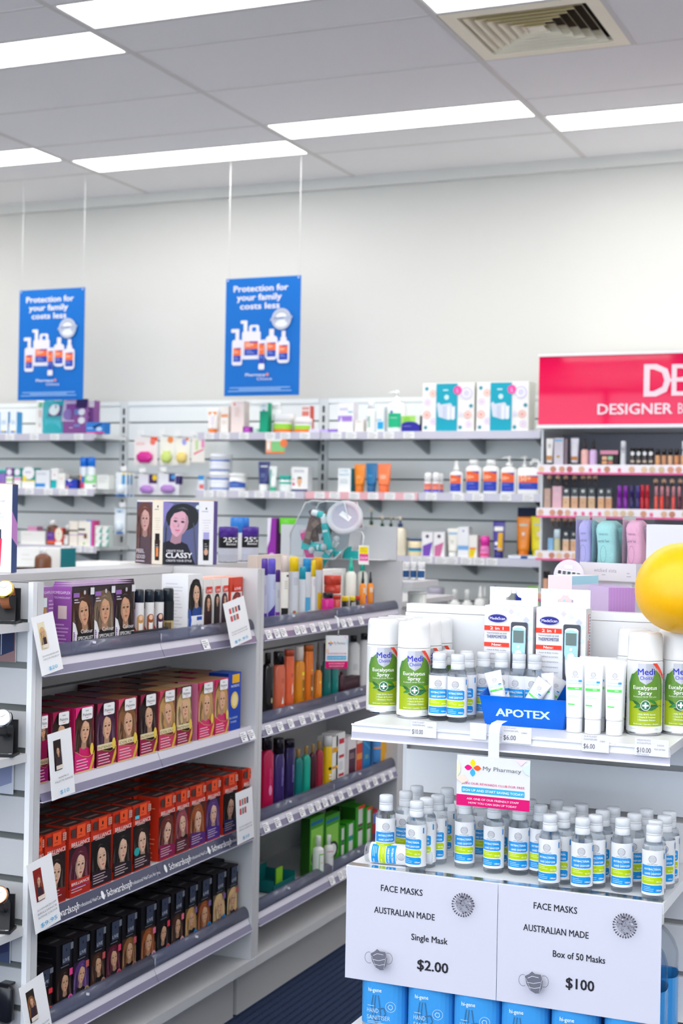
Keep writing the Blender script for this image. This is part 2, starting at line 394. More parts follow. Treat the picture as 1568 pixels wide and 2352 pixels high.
for ci in range(len(TX)-1):
    x0, x1 = TX[ci]+.012, TX[ci+1]-.012
    for (a, b, k) in rows(ci):
        a = max(a, -3)
        if b-a < .1: continue
        seen = b > 4.1 and x0 > -5.6 and x0 < -.5
        vent = ci == 4 and abs(a-4.79) < .01
        y0, y1 = a+.006, b-.006
        tee.box(x0, b-.006, CZ-.001, x1, b+.006, CZ+.006, tmat)
        if k == 'L':
            key = (round(x1-x0, 3), round(y1-y0, 3))
            if key not in tile_cache:
                W, D = key
                f = M()
                for q in ((-W/2, -D/2, -W/2+.01, D/2), (W/2-.01, -D/2, W/2, D/2), (-W/2+.01, -D/2, W/2-.01, -D/2+.01), (-W/2+.01, D/2-.01, W/2-.01, D/2)):
                    f.box(q[0], q[1], 0, q[2], q[3], .03, mat('f2f2f2', 'plain'))
                f.box(-W/2, -D/2, .03, W/2, D/2, .035, mat('f2f2f2', 'plain'))
                d = M().box(-W/2+.01, -D/2+.01, .004, W/2-.01, D/2-.01, .012, mat('ffffff', 'glow'))
                tile_cache[key] = [node('frame', f.mesh('light_frame')), node('diffuser', d.mesh('light_diffuser'))]
            nm = {3: 'between the two hanging posters and the wall', 2: 'left'}
            put(tile_cache[key], 'ceiling_light', 'white ceiling light panel outside the picture frame', 'ceiling light', ((x0+x1)/2, (y0+y1)/2, CZ-.001), group='ceiling light panels')
            C_ = [o for o in COL.objects if o.name.startswith('ceiling_light')][-1]
            LIGHTLAB[(ci, round(a, 2))] = C_
            continue
        if vent:
            # the tile cell holds a square air diffuser and a narrow tile beside it
            tee.box(-1.185, a, CZ-.002, -1.165, b, CZ+.006, tmat)
            tm = M().box(-1.165, y0, CZ, x1, y1, CZ+.015, mat('f8f5f5', 'tile')); link('ceiling_tile', tm.mesh('ceiling_tile'), ceil); continue
        if seen or True:
            tm = (round(x1-x0, 3), round(y1-y0, 3), 't')
            if tm not in tile_cache: tile_cache[tm] = M().box(-tm[0]/2, -tm[1]/2, 0, tm[0]/2, tm[1]/2, .015, mat('f8f5f5', 'tile')).mesh('ceiling_tile')
            if seen: link('ceiling_tile', tile_cache[tm], ceil, mx=Matrix.Translation(((x0+x1)/2, (y0+y1)/2, CZ+.001*((ci+ncell) % 3))))
            else: bulk.box(x0, y0, CZ, x1, y1, CZ+.015, mat('f8f5f5', 'tile'))
            ncell += 1
struct('ceiling_grid', tee, ceil)
bo = struct('ceiling_tiles', bulk, ceil); bo['kind'] = 'stuff'
for (ci, a), o in LIGHTLAB.items():
    where = {(3, 5.89): 'ceiling light panel in the middle, between the larger poster and the air vent',
             (2, 6.17): 'bright ceiling light panel from whose edge the strings of the larger blue poster hang',
             (1, 5.89): 'bright ceiling light panel cut by the left edge above the left poster',
             (4, 6.17): 'bright ceiling light panel cut by the right edge, far above the pink sign',
             (3, 4.24): 'long ceiling light panel at the very top, left of the air vent',
             (2, 4.51): 'ceiling light panel at the upper left corner cut by the left edge',
             (4, 4.51): 'ceiling light panel touching the front edge of the beige air vent'}
    where = next((v for (c_, a_), v in where.items() if c_ == ci and abs(a_-a) < .02), None)
    if where: o['label'] = where
# air diffuser
vx0, vx1, vy0, vy1 = -1.745, -1.185, 4.80, 5.335
vcx, vcy = (vx0+vx1)/2, (vy0+vy1)/2
cream = mat('fff5dc', 'plain'); fdark = mat('4a4030', 'matte')
fm = M(); W, D = (vx1-vx0)/2, (vy1-vy0)/2
def ringbox(m_, w0, d0, w1, d1, z0, z1, mt, cx=0, cy=0):   # sloping square ring between two rectangles
    A_ = [(cx-w0, cy-d0, z0), (cx+w0, cy-d0, z0), (cx+w0, cy+d0, z0), (cx-w0, cy+d0, z0)]
    B_ = [(cx-w1, cy-d1, z1), (cx+w1, cy-d1, z1), (cx+w1, cy+d1, z1), (cx-w1, cy+d1, z1)]
    for i in range(4):
        k = (i+1) % 4; m_.face([A_[i], A_[k], B_[k], B_[i]], mt)
ringbox(fm, W, D, W-.05, D-.05, 0, 0, cream); ringbox(fm, W, D, W, D, 0, .03, cream); ringbox(fm, W-.05, D-.05, W-.056, D-.056, 0, .02, cream)
sp = [node('frame', fm.mesh('vent_frame')), node('duct', M().box(-W+.03, -D+.03, .042, W-.03, D-.03, .046, fdark).mesh('vent_duct'))]
for i in range(6):
    w1 = W-.066-i*.034; d1 = D-.066-i*.032
    if w1 < .03 or d1 < .03: break
    b_ = M(); ringbox(b_, w1, d1, w1-.028, d1-.027, .001, .036, cream); ringbox(b_, w1, d1, w1-.026, d1-.025, .003, .038, mat('d8c894', 'plain'))
    sp.append(node('louvre', b_.mesh('vent_louvre')))
sp.append(node('centre_plate', M().box(-.03, -.03, .004, .03, .03, .008, cream).mesh('vent_centre')))
put(sp, 'air_vent', 'beige square ceiling air vent with dusty concentric louvres', 'air vent', (vcx, vcy, CZ-.002))

# ================================================================ back wall fixture: slats, slotted uprights, shelves
SY = 6.92
slm = mat('e6eaea', 'laminate')
UP_X = [-5.51, -4.30, -3.10, -1.90]
topz = 1.955
slab_names = ['at the far left', 'between the left and middle slotted uprights', 'left of the pink sign']
for bi in range(3):
    x0, x1 = UP_X[bi]+.028, UP_X[bi+1]-.028
    root = link('slatwall_bay', None); root.location = ((x0+x1)/2, SY, 0)
    root['label'] = 'pale grey horizontal slat panelling on the back wall ' + slab_names[bi]; root['category'] = 'slatwall'
    link('backing', M().box(-(x1-x0)/2, .02, .1, (x1-x0)/2, .045, topz-.01, mat('39464a', 'matte')).mesh('backing'), root)
    sm = M().box(-(x1-x0)/2, 0, 0, (x1-x0)/2, .019, .0925, slm).mesh('slat')
    z = topz-.0925-.014
    link('slat', M().box(-(x1-x0)/2, -.006, 0, (x1-x0)/2, .019, .014+.008, slm).mesh('slat_top'), root, mx=Matrix.Translation((0, 0, topz-.02)))
    while z > .1:
        link('slat', sm, root, mx=Matrix.Translation((0, 0, z-.0025))); z -= .1
for i, x in enumerate(UP_X):
    u = M().box(-.026, -.003, 0, .026, .04, topz, mat('d3d7d8', 'plain'))
    root = link('slotted_upright', u.mesh('slotted_upright')); root.location = (x, SY, 0)
    root['label'] = 'grey slotted steel upright in the back wall, ' + ['at the far left', 'left one with hooks beside it', 'middle one behind the larger poster', 'beside the pink sign'][i]; root['category'] = 'upright'
    sl = M().box(-.005, -.0065, 0, .005, -.002, .034, mat('15191b', 'matte')).mesh('slot')
    for k in range(24): link('slot', sl, root, mx=Matrix.Translation((0, 0, topz-.07-k*.05)))
    sl2 = None
def wall_shelf(x0, x1, z, label, depth=.32, tickets=(), strip='c9c6d4', brackets=()):
    t = link('wall_shelf', None); t.location = (x0, SY-.006, z); W = x1-x0
    t['label'] = label; t['category'] = 'shelf'
    link('board', M().box(0, -depth, -.022, W, 0, 0, mat('e4e6e6', 'laminate')).mesh('shelf_board'), t)
    link('ticket_strip', M().box(0, -depth-.006, -.036, W, -depth, .001, mat(strip, 'gloss')).mesh('ticket_strip'), t)
    br = xprism([(0, -.022), (0, -.095), (-(depth-.07), -.034), (-(depth-.07), -.022)], -.007, .007, mat('8f9599', 'metal'))
    bm_ = br.mesh('bracket')
    for bx in brackets: link('bracket', bm_, t, mx=Matrix.Translation((bx-x0, 0, 0)))
    tk = M().box(0, -depth-.0075, -.034, .055, -depth-.006, -.001, mat('f1f1f1', 'print')).art(Art(.055, .033).bars(.006, .05, .027, 4, .007, .002, '9a9aa2'), lambda u, v, o: (u, -depth-.0075-o, -.034+v)).mesh('ticket')
    for q in tickets:
        link('price_ticket', tk, t, mx=Matrix.Translation((q-x0, 0, 0)))
    return t
SZ = [1.764, 1.470, 1.168, .862]
YF = SY-.326
def bx(px, py=1000): return at_y(px, py, YF).x
r_ = random.Random(3)
def tks(p0, p1, n, py): return [bx(p0+(p1-p0)*(i+r_.uniform(.1, .5))/n, py) for i in range(n)]
wall_shelf(-5.49, bx(216), SZ[0], 'upper left wall shelf under the smaller blue poster', tickets=tks(5, 205, 4, 1000), brackets=(-5.0, -4.62, -4.42))
wall_shelf(bx(455), bx(736), SZ[0], 'top wall shelf under the larger blue poster', tickets=tks(455, 726, 6, 1000), brackets=(bx(545), bx(672)))
wall_shelf(bx(738), bx(1241), SZ[0], 'top wall shelf carrying the two spotted gift boxes', tickets=tks(740, 955, 5, 1000), brackets=(bx(772), bx(932), bx(1065), bx(1220)))
wall_shelf(-5.49, bx(216, 1130), SZ[1], 'middle left wall shelf with small medicine cartons', tickets=tks(5, 205, 5, 1130), brackets=(-4.95, -4.62, -4.42))
wall_shelf(bx(450, 1140), bx(700, 1140), SZ[1], 'middle wall shelf with white tubs and navy tube', tickets=tks(455, 690, 6, 1140), brackets=(bx(545), bx(688)))
wall_shelf(bx(702, 1140), bx(960, 1140), SZ[1], 'middle wall shelf with coloured strip under three bright tubes', tickets=tks(705, 950, 6, 1140), strip='e7b0b8', brackets=(bx(820), bx(940)))
wall_shelf(bx(962, 1140), bx(1246, 1140), SZ[1], 'middle wall shelf with white sunscreen bottles', tickets=tks(965, 1230, 5, 1140), brackets=(bx(1060), bx(1222)))
wall_shelf(-5.49, bx(222, 1260), SZ[2], 'lower left wall shelf with medicine bottles', tickets=tks(140, 215, 3, 1260), brackets=(-4.45,))
wall_shelf(bx(760, 1285), bx(1240, 1285), SZ[2], 'lower wall shelf with tubes, cartons and cream lotion', tickets=tks(930, 1140, 7, 1285), brackets=(bx(1050), bx(1215)))
wall_shelf(bx(760, 1400), bx(1240, 1400), SZ[3], 'lowest wall shelf with squat white bottles', brackets=())

# ================================================================ gondola units
GX, SPX = -1.76, -2.02           # aisle face and spine
NZ = [1.05, .79, .525, .28]
def gondola(name, y0, y1, label, riser_on, near):
    t = link(name, None); t.location = (GX, y0, 0); t['label'] = label; t['category'] = 'shelving'
    W = y1-y0; D = SPX-GX
    def part(nm, m_, p=t, mx=None): return link(nm, m_.mesh(nm), p, mx=mx)
    ts = -2.17-GX
    # spine of slats with grey grooves
    sp_ = part('spine', M().box(D-.03, 0, .0, D-.016, W, 1.19, mat('6b7072', 'plain')))
    slm_ = M().box(D-.016, .02, 0, D, W-.02, .252, LAM).mesh('slat')
    for k in range(4): link('slat', slm_, sp_, mx=Matrix.Translation((0, 0, .165+.258*k)))
    part('top_deck', M().box(ts, 0, 1.192, D+.001, W, 1.21, LAM))
    part('rear_panel', M().box(ts, 0, 0, ts+.016, W, 1.192, LAM))
    ep = M().box(D-.016, 0, .165, 0, .02, 1.21, LAM)
    if near:
        ep = M().box(D-.016, .012, 0, -.0205, .02, 1.209, LAM); ep.box(-.0205, .0, 0, 0, .02, 1.209, LAM)
    part('side_panel', ep); part('side_panel', M().box(D-.016, W-.02, .165, 0, W, 1.21, LAM))
    part('base_deck', M().box(D-.016, 0, .14, .002, W, .165, LAM))
    part('plinth', M().box(D-.016, .01, 0, -.055, W-.01, .14, mat('bdbcbc', 'laminate')))
    for si, z in enumerate(NZ):
        b = part('shelf', M().box(D, .021, z-.02, -.012, W-.021, z, LAM))
        for h in (0, 1):
            a = .021+h*(W-.042)/2+.001; e = a+(W-.042)/2-.002
            st = M(); st.box(-.012, a, z-.018, -.0105, e, z+.001, mat('e6e4ec', 'gloss'))
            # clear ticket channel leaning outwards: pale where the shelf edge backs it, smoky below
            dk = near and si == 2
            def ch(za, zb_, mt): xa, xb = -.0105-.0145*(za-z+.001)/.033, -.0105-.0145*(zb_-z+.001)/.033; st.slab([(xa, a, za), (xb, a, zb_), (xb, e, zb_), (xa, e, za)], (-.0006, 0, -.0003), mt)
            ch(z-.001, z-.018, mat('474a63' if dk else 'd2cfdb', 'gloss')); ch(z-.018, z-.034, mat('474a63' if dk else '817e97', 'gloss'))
            st.box(-.0095, a, z-.036, .006, e, z-.034, mat('d9d6ea', 'gloss'))
            so = part('ticket_strip', st, b)
            if near and si == 2:
                A = Art(.45, .03)
                for q in (.10, .315):
                    A.text('Schwarzkopf', q, .009, .02, 'f2f2f6', .3); A.ell(q-.068, .016, .006, .009, 'f2f2f6')
                    A.text('Professional HairCare for you.', q+.115, .011, .0105, 'e8e8f0')
                mp = lambda u, v, o, a=a: (-.0105+.0145*(1-v/.0345)+o*.9+.0005, a+u, z-.034+v+o*.4)
                part('printed_strip', M().art(A, mp), b)
            if riser_on[si]:
                n_ = 7; pf = []
                for i in range(n_+1):
                    an = PI*.55*i/n_; pf.append((-.006-.016*(1-math.cos(an)), z-.001+.027*math.sin(an)))
                rr = M(); out = [(x_, z_) for x_, z_ in pf] + [(x_-.0012, z_-.0004) for x_, z_ in reversed(pf)]; nn = len(out); b0 = len(rr.v)
                rr.v += [(x_, a, z_) for x_, z_ in out] + [(x_, e, z_) for x_, z_ in out]; hz = rr.mi(mat('60647c', 'haze'))
                for i in range(nn): k = (i+1) % nn; rr.f.append((i, k, nn+k, nn+i)); rr.m.append(hz); rr.s.append(i != n_ and i != nn-1)
                for i in range(n_):
                    rr.f.append((i, nn-1-i, nn-2-i, i+1)); rr.m.append(hz); rr.s.append(False)
                    rr.f.append((nn+i, nn+i+1, nn+nn-2-i, nn+nn-1-i)); rr.m.append(hz); rr.s.append(False)
                rr.box(-.0085, a-.0005, z, -.0065, a+.002, z+.02, mat('c9cad6', 'haze'))
                rr.box(-.010, a+.2, z+.018, -.0035, a+.203, z+.023, mat('e9e9f4', 'gloss'))
                part('front_riser', rr, b)
    return t
# ticket positions come from the photograph: (shelf index, y positions)
g1 = gondola('gondola_shelving', 2.514, 3.535, 'near white gondola bay stocked with hair colour cartons', (1, 0, 0, 1), True)
g2 = gondola('gondola_shelving', 3.537, 4.60, 'far white gondola bay stocked with hair care bottles', (1, 1, 1, 1), False)
tk = M().box(0, 0, 0, .0006, .034, .026, mat('f3f3f6', 'print')).art(Art(.034, .026).bars(.003, .03, .022, 3, .005, .0018, '6e6e78').bars(.006, .02, .008, 1, 1, .003, '3c3c44'), lambda u, v, o: (.0006+o, u, v)).mesh('price_ticket')
def shelf_of(g, i): return [c for c in g.children if c.name.startswith('shelf')][i]
def add_tickets(g, i, pxs):
    z = NZ[i]; y0 = g.location.y
    for px in pxs:
        y = at_x(px, {0: 1450, 1: 1640, 2: 1850, 3: 2080}[i], GX).y-y0
        link('price_ticket', tk, shelf_of(g, i), mx=Matrix.Translation((.0052, y-.017, z-.0325)) @ Matrix.Rotation(-.42, 4, 'Y'))
bpy.context.view_layer.update()
add_tickets(g2, 0, [617, 636, 651, 682, 696, 718, 738, 752, 788, 803, 828])
add_tickets(g2, 1, [618, 644, 668, 694, 718, 737, 783, 802, 818])
add_tickets(g2, 2, [612, 638, 666, 694, 714, 730, 746, 762, 782, 802, 824, 842, 860, 878, 895])
add_tickets(g2, 3, [761, 781, 792])
add_tickets(g1, 0, [473]); add_tickets(g1, 1, [561, 578])

# near end of the gondola: slats and small watch shelves
t = link('end_slatwall', None); t.location = (GX, 2.5125, 0); t['label'] = 'white slatwall end panel with grey grooves facing the camera at the left edge'; t['category'] = 'slatwall'
link('backing', M().box(-.66, -.010, 0, -.012, -.001, 1.21, mat('5d605f', 'gloss')).mesh('backing'), t)
link('edge_strip', M().box(-.012, -.015, 0, 0, -.0005, 1.21, LAS).mesh('edge_strip'), t)
sl = M().box(-.66, -.015, 0, -.0125, -.010, .0735, mat('b2b3b6', 'laminate')).mesh('slat')
for k in range(14): link('slat', sl, t, mx=Matrix.Translation((0, 0, 1.21-.0755-.0875*k)))
t['category'] = 'slatwall'
def watch(face, case, strap, hand='3a3a3a'):
    n = [node('strap', M().tube([(0, .026*math.cos(a)-.0, .021*math.sin(a)*1.15) for a in [PI*2*i/18 for i in range(19)]], .001, mat(strap, 'plain'), 4, False).mesh('strap'))]
    s_ = M()
    P = [(.026*math.cos(2*PI*i/24), .024*math.sin(2*PI*i/24)) for i in range(25)]
    for a, b in zip(P, P[1:]):
        for (q, r, mm) in ((-.009, .009, strap),):
            s_.face([(q, a[0], a[1]), (q, b[0], b[1]), (r, b[0], b[1]), (r, a[0], a[1])], mat(mm, 'plain'), True)
            s_.face([(r, a[0]*.92, a[1]*.92), (r, b[0]*.92, b[1]*.92), (q, b[0]*.92, b[1]*.92), (q, a[0]*.92, a[1]*.92)], mat(mm, 'plain'), True)
    c = M().lathe([(.0185, 0), (.0195, .002), (.0195, .006), (.0175, .008)], mat(case, 'chrome'), 28)
    c.xf(Matrix.Translation((0, -.026, 0)) @ Matrix.Rotation(PI/2, 4, 'X'))
    d = Art(.036, .036); d.ell(.018, .018, .0165, .0165, face, n=26)
    for i in range(12):
        a = i*PI/6; d.line(.018+.0125*math.cos(a), .018+.0125*math.sin(a), .018+.015*math.cos(a), .018+.015*math.sin(a), .0009, case)
    d.line(.018, .018, .018+.007, .018+.006, .0007, hand); d.line(.018, .018, .018-.010, .018+.004, .0006, hand)
    dm = M().art(d, lambda u, v, o: (u-.018, -.0341-o, v-.018))
    return [node('strap', s_.mesh('strap')), node('case', c.mesh('case'), [node('dial', dm.mesh('dial'))])]
WT = watch('f5f5f2', 'e2b45c', '9a5a33'), watch('f4f4f4', 'cfd2d6', '1c1c1f'), watch('f5f2ee', 'd99a72', '17171a')
stand = M().prism([(-.03, .028), (-.03, -.03), (.03, -.03), (.03, .028)], 0, .006, mat('1b1b1e', 'print'))
stand.prism([(-.026, .026), (-.026, .02), (.026, .02), (.026, .026)], .006, .07, mat('1b1b1e', 'print'))
stand.face([(-.024, -.016, .006), (.024, -.016, .006), (.018, .012, .055), (-.018, .012, .055)], mat('232326', 'print'))
stand.art(Art(.05, .014).text('Water Resistant', .022, .008, .0055, 'dfe4ea', .2).text('2 Year Warranty', .022, .002, .005, 'dfe4ea', .2).ell(.044, .007, .005, .005, 'dfe4ea'), lambda u, v, o: (u-.025, -.030+v, .006+o))
stand = stand.mesh('watch_stand')
wz = [1.128, .861, .507]
for i, z in enumerate(wz):
    sh = M().prism([(-.30, -.145), (0, -.145), (0, 0), (-.30, 0)], -.017, 0, LAM)
    o = link('watch_shelf', sh.mesh('watch_shelf')); o.location = (GX-.008, 2.497, z); o['category'] = 'shelf'
    o['label'] = ['upper', 'middle', 'lower'][i] + ' small white shelf holding watches at the left edge'; o['group'] = 'small watch shelves'
    for k in range(2):
        x, y = GX-.031-.055*k, 2.455
        rz = .35
        o2 = put(stand, 'watch_stand', '%s black watch display stand on the %s watch shelf' % (['right', 'left'][k], ['upper', 'middle', 'lower'][i]), 'display stand', (x, y, z), rz, 'watch stands', rot=(0, 0, rz)); o2.scale = (.8, .8, 1)
        lab = [['wristwatch with white dial, gold case and brown strap', 'gold-cased wristwatch cut by the left edge'], ['silver wristwatch with white dial and black strap', 'dark wristwatch cut by the left edge, middle shelf'], ['rose gold wristwatch with white dial on lower shelf', 'rose gold wristwatch cut by the left edge, lower shelf']][i][k]
        put(WT[i], 'wristwatch', lab, 'watch', (x+.004, y-.006, z+(.054, .064, .064)[i]), 0, 'watches on display', rot=(-.55, 0, rz))
# acrylic pictures clipped below the watch shelves
for i, (z, c1, c2, lb) in enumerate([(1.045, '1f2c50', '8a6a6a', 'navy picture card under the upper watch shelf'), (.775, '8288a8', 'b9bdc8', 'grey violet picture card under the middle watch shelf'), (.43, '2f3355', '3f4a68', 'dark blue picture card under the lower watch shelf')]):
    A = Art(.075, .075).rect(0, 0, .075, .075, c2).poly([(.003, .02), (.04, .012), (.072, .024), (.072, .075), (.003, .075)], c1).line(.04, .014, .04, .075, .0015, 'e6e6ea')
    o = put(M().box(-.0375, -.002, 0, .0375, 0, .075, mat('dfe4ea', 'gloss')).art(A, front(.075, -.002)).mesh('picture_card'), 'picture_card', lb, 'card', (GX-.075, 2.4945, z-.0), 0)

# ================================================================ end stand on the right
SLY = 2.90
t = link('display_stand', None); t.location = (-1.10, SLY, 0); t['label'] = 'white slatwall display stand with two wide shelves in the right foreground'; t['category'] = 'shelving'
W = 1.0
link('core', M().box(0, .03, 0, W, .9, 1.087, LAS).mesh('core'), t)
link('top_deck', M().box(0, .03, 1.087, W, .9, 1.105, LAS).mesh('top_deck'), t); link('top_slat', M().box(0, .0, 1.158, W, .03, 1.175, LAS).box(.006, .012, .9, W, .03, 1.158, LAS).mesh('top_slat'), t)
link('edge_trim', M().box(-.002, 0, 0, .006, .03, 1.157, mat('dfe1e4', 'plain')).mesh('edge_trim'), t)
zs = [1.157, .875, .775, .675, .575, .475, .375, .275, .175, .075]
for a, b in zip(zs, zs[1:]+[-.01]):
    link('slat', M().box(.006, 0, b+.006 if b > 0 else 0, W, .012, a-(.006 if a < 1.1 else 0), LAS).mesh('slat'), t)
    if b > 0:
        g = M(); g.box(.006, .0115, b-.007, W, .03, b+.007, mat('9c9a99', 'gloss'))
        link('groove_insert', g.mesh('groove_insert'), t)
def stand_shelf(x0, x1, y0, z, th, label):
    s_ = link('shelf', M().box(x0, y0, z-th, x1, SLY-.001, z, LAS).mesh('shelf')); s_['label'] = label; s_['category'] = 'shelf'; return s_
up_s = stand_shelf(-1.09, -.488, 2.602, .961, .016, 'upper white shelf of the stand with a clear price rail')
link('price_rail', M().box(-1.093, 2.5975, .944, -.486, 2.602, .9575, mat('f2f2f5', 'gloss')).box(-1.093, 2.5965, .932, -.486, 2.6005, .9438, mat('b7b6c6', 'gloss')).box(-1.093, 2.594, .929, -.486, 2.600, .932, mat('f4f4fa', 'gloss')).box(-1.093, 2.594, .957, -.486, 2.6, .9595, mat('e4e4ee', 'gloss')).mesh('price_rail'), up_s)
lo_s = stand_shelf(-1.091, -.489, 2.578, .692, .02, 'lower white shelf of the stand crowded with small sanitiser bottles')
ba_s = stand_shelf(-1.09, -.489, 2.56, .378, .02, 'bottom white shelf of the stand with large blue sanitiser bottles')
s2 = stand_shelf(-.47, -.12, 2.74, .955, .016, 'short shelf with dark lip beside the upper shelf at the right edge')
link('dark_lip', M().box(-.475, 2.73, .928, -.12, 2.74, .972, mat('3c3648', 'gloss')).mesh('dark_lip'), s2)
# ================================================================ product builders (front looks to -Y, base at z=0)
def carton(w, h, d, c, A=None, side=None, top=None, sart=None, tart=None, kind='print'):
    m_ = M().box(-w/2, -d/2, 0, w/2, d/2, h, mat(c, kind), top=mat(top or c, kind), side=mat(side or c, kind))
    if A: m_.art(A, front(w, -d/2))
    if sart: m_.art(sart, sideL(d, -w/2))
    e = rgbmix(top or c, '000000', .35)                       # tuck-flap seam on the lid
    T = Art(w, d).line(.004, d*.86, w-.004, d*.86, .0007, e).line(.004, d*.86, .004, d, .0007, e).line(w-.004, d*.86, w-.004, d, .0007, e)
    if tart: T.L = tart.L+T.L
    m_.art(T, topf(w, d, h)); return m_.mesh('carton')
def bands(w, h, B, A=None, micro=True):
    """B: (x0, x1, y0, y1, colour) fractions; ('t', text, xc, yc, size/w, colour[, bold]); ('e', cx, cy, rx, ry, colour); ('b', x0, x1, ytop, n, colour)"""
    A = A or Art(w, h)
    for q in B:
        if q[0] == 't': A.text(q[1], q[2]*w, q[3]*h, q[4]*w, q[5], q[6] if len(q) > 6 else .2)
        elif q[0] == 'e': A.ell(q[1]*w, q[2]*h, q[3]*w, q[4]*w, q[5])
        elif q[0] == 'b': A.bars(q[1]*w, q[2]*w, q[3]*h, q[4], .028*h+.001, .010*h+.0005, q[5], 5)
        elif q[0] == 'p': A.poly([(x*w, y*h) for x, y in q[1]], q[2])
        else: A.rect(q[0]*w, q[2]*h, q[1]*w, q[3]*h, q[4])
    return A
def wrap(m_, r, z, h, B, ry=None, ang=150, kind='print'):
    w = 2*r*math.radians(ang)/2
    m_.art(bands(w, h, B), cyl(w, r, z, ry), kind, step=w/10); return m_
def spray_can(w, h, body, cap, B=(), capf=.22, captaper=.94, bz=(.03, .74)):
    r = w/2; hc = h*capf; zb = h-hc
    b = M().lathe([(r*.93, 0), (r*.99, .002), (r, .005), (r, zb-.010), (r*.96, zb-.003), (r*.86, zb)], mat(body, 'gloss'))
    b.lathe([(r*.95, -.0), (r*1.005, .001), (r*1.005, .004), (r*.98, .005)], mat('b9bcc0', 'chrome'), caps=(True, False))
    if B: wrap(b, r, h*bz[0], h*(bz[1]-bz[0]), B)
    c = M().lathe([(r*captaper+.0006, zb-.006), (r*captaper, h-.006), (r*captaper*.93, h-.0015), (r*captaper*.8, h)], mat(cap, 'gloss'))
    return [node('body', b.mesh('can_body')), node('cap', c.mesh('can_cap'))]
def bottle(w, h, body, cap, B=(), capf=.2, neck=.45, dr=.62, p=2.4, capw=.5, bz=(.1, .62), sh=.1, kind='gloss', ckind='gloss', taper=1.0):
    rx = w/2; ry = rx*dr; hc = h*capf; zb = h-hc; m1, m2 = mat(body, kind), mat(cap, ckind)
    b = M().loft([(0, rx*.9*taper, ry*.9*taper, m1, p), (.004, rx*taper, ry*taper, m1, p), (zb-h*sh, rx, ry, m1, p), (zb-h*sh*.5, rx*.9, ry*.92, m1, p), (zb-h*.015, rx*(neck+.1), min(ry, rx*(neck+.1)), m1), (zb, rx*neck, min(ry, rx*neck), m1)], 22)
    if B:
        wl = w*.78; b.art(bands(wl, h*(bz[1]-bz[0]), B), lambda u, v, o: (u-wl/2, -ry*(max(0, 1-abs((u-wl/2)/rx)**p))**(1/p)-o-.0002, h*bz[0]+v), 'print', step=wl/8)
    rc = rx*capw; c = M().lathe([(rc, zb-.001), (rc, h-.003), (rc*.92, h)], m2, 18, ry=min(1, ry*1.1/rc if rc > ry else 1))
    return [node('body', b.mesh('bottle_body')), node('cap', c.mesh('bottle_cap'))]
def pump(w, h, body, cap, B=(), dr=.7, p=2.6, bz=(.08, .52), bodyf=.66, collar=None, kind='gloss', side=1):
    rx = w/2; ry = rx*dr; zb = h*bodyf; m1, m2 = mat(body, kind), mat(cap, 'gloss')
    b = M().loft([(0, rx*.93, ry*.93, m1, p), (.004, rx, ry, m1, p), (zb*.86, rx, ry, m1, p), (zb*.95, rx*.85, ry*.9, m1, p), (zb, rx*.35, rx*.35, m1)], 22)
    if B:
        wl = w*.78; b.art(bands(wl, h*(bz[1]-bz[0]), B), lambda u, v, o: (u-wl/2, -ry*(max(0, 1-abs((u-wl/2)/rx)**p))**(1/p)-o-.0002, h*bz[0]+v), 'print', step=wl/8)
    c = M().lathe([(rx*.42, zb-.001), (rx*.42, zb+h*.08), (rx*.3, zb+h*.1), (rx*.14, zb+h*.1), (rx*.14, h*.93)], mat(collar or cap, 'gloss'), 14)
    hd = M().lathe([(rx*.22, h*.9), (rx*.24, h*.97), (rx*.16, h)], m2, 12)
    hd.tube([(0, 0, h*.955), (-side*rx*.5, -rx*.1, h*.96), (-side*rx*.85, -rx*.15, h*.93)], rx*.1, m2, 8)
    return [node('body', b.mesh('bottle_body')), node('collar', c.mesh('pump_collar')), node('pump_head', hd.mesh('pump_head'))]
def mist(w, h, body, cap, B=(), dr=1, bz=(.1, .6), bodyf=.68, kind='gloss', ckind='gloss'):
    r = w/2; zb = h*bodyf; p = 2
    b = M().loft([(0, r*.93, r*dr*.93, mat(body, kind), p), (.004, r, r*dr, mat(body, kind), p), (zb*.9, r, r*dr, mat(body, kind), p), (zb*.97, r*.75, r*dr*.75, mat(body, kind), p), (zb, r*.4, r*.4, mat(body, kind))], 20)
    if B:
        wl = w*.8; b.art(bands(wl, h*(bz[1]-bz[0]), B), lambda u, v, o: (u-wl/2, -r*dr*math.sqrt(max(0, 1-((u-wl/2)/r)**2))-o-.0002, h*bz[0]+v), 'print', step=wl/8)
    c = M().lathe([(r*.46, zb-.001), (r*.46, zb+h*.1), (r*.34, zb+h*.14), (r*.30, h*.93), (r*.22, h)], mat(cap, ckind), 14)
    return [node('body', b.mesh('bottle_body')), node('spray_nozzle', c.mesh('nozzle'))]
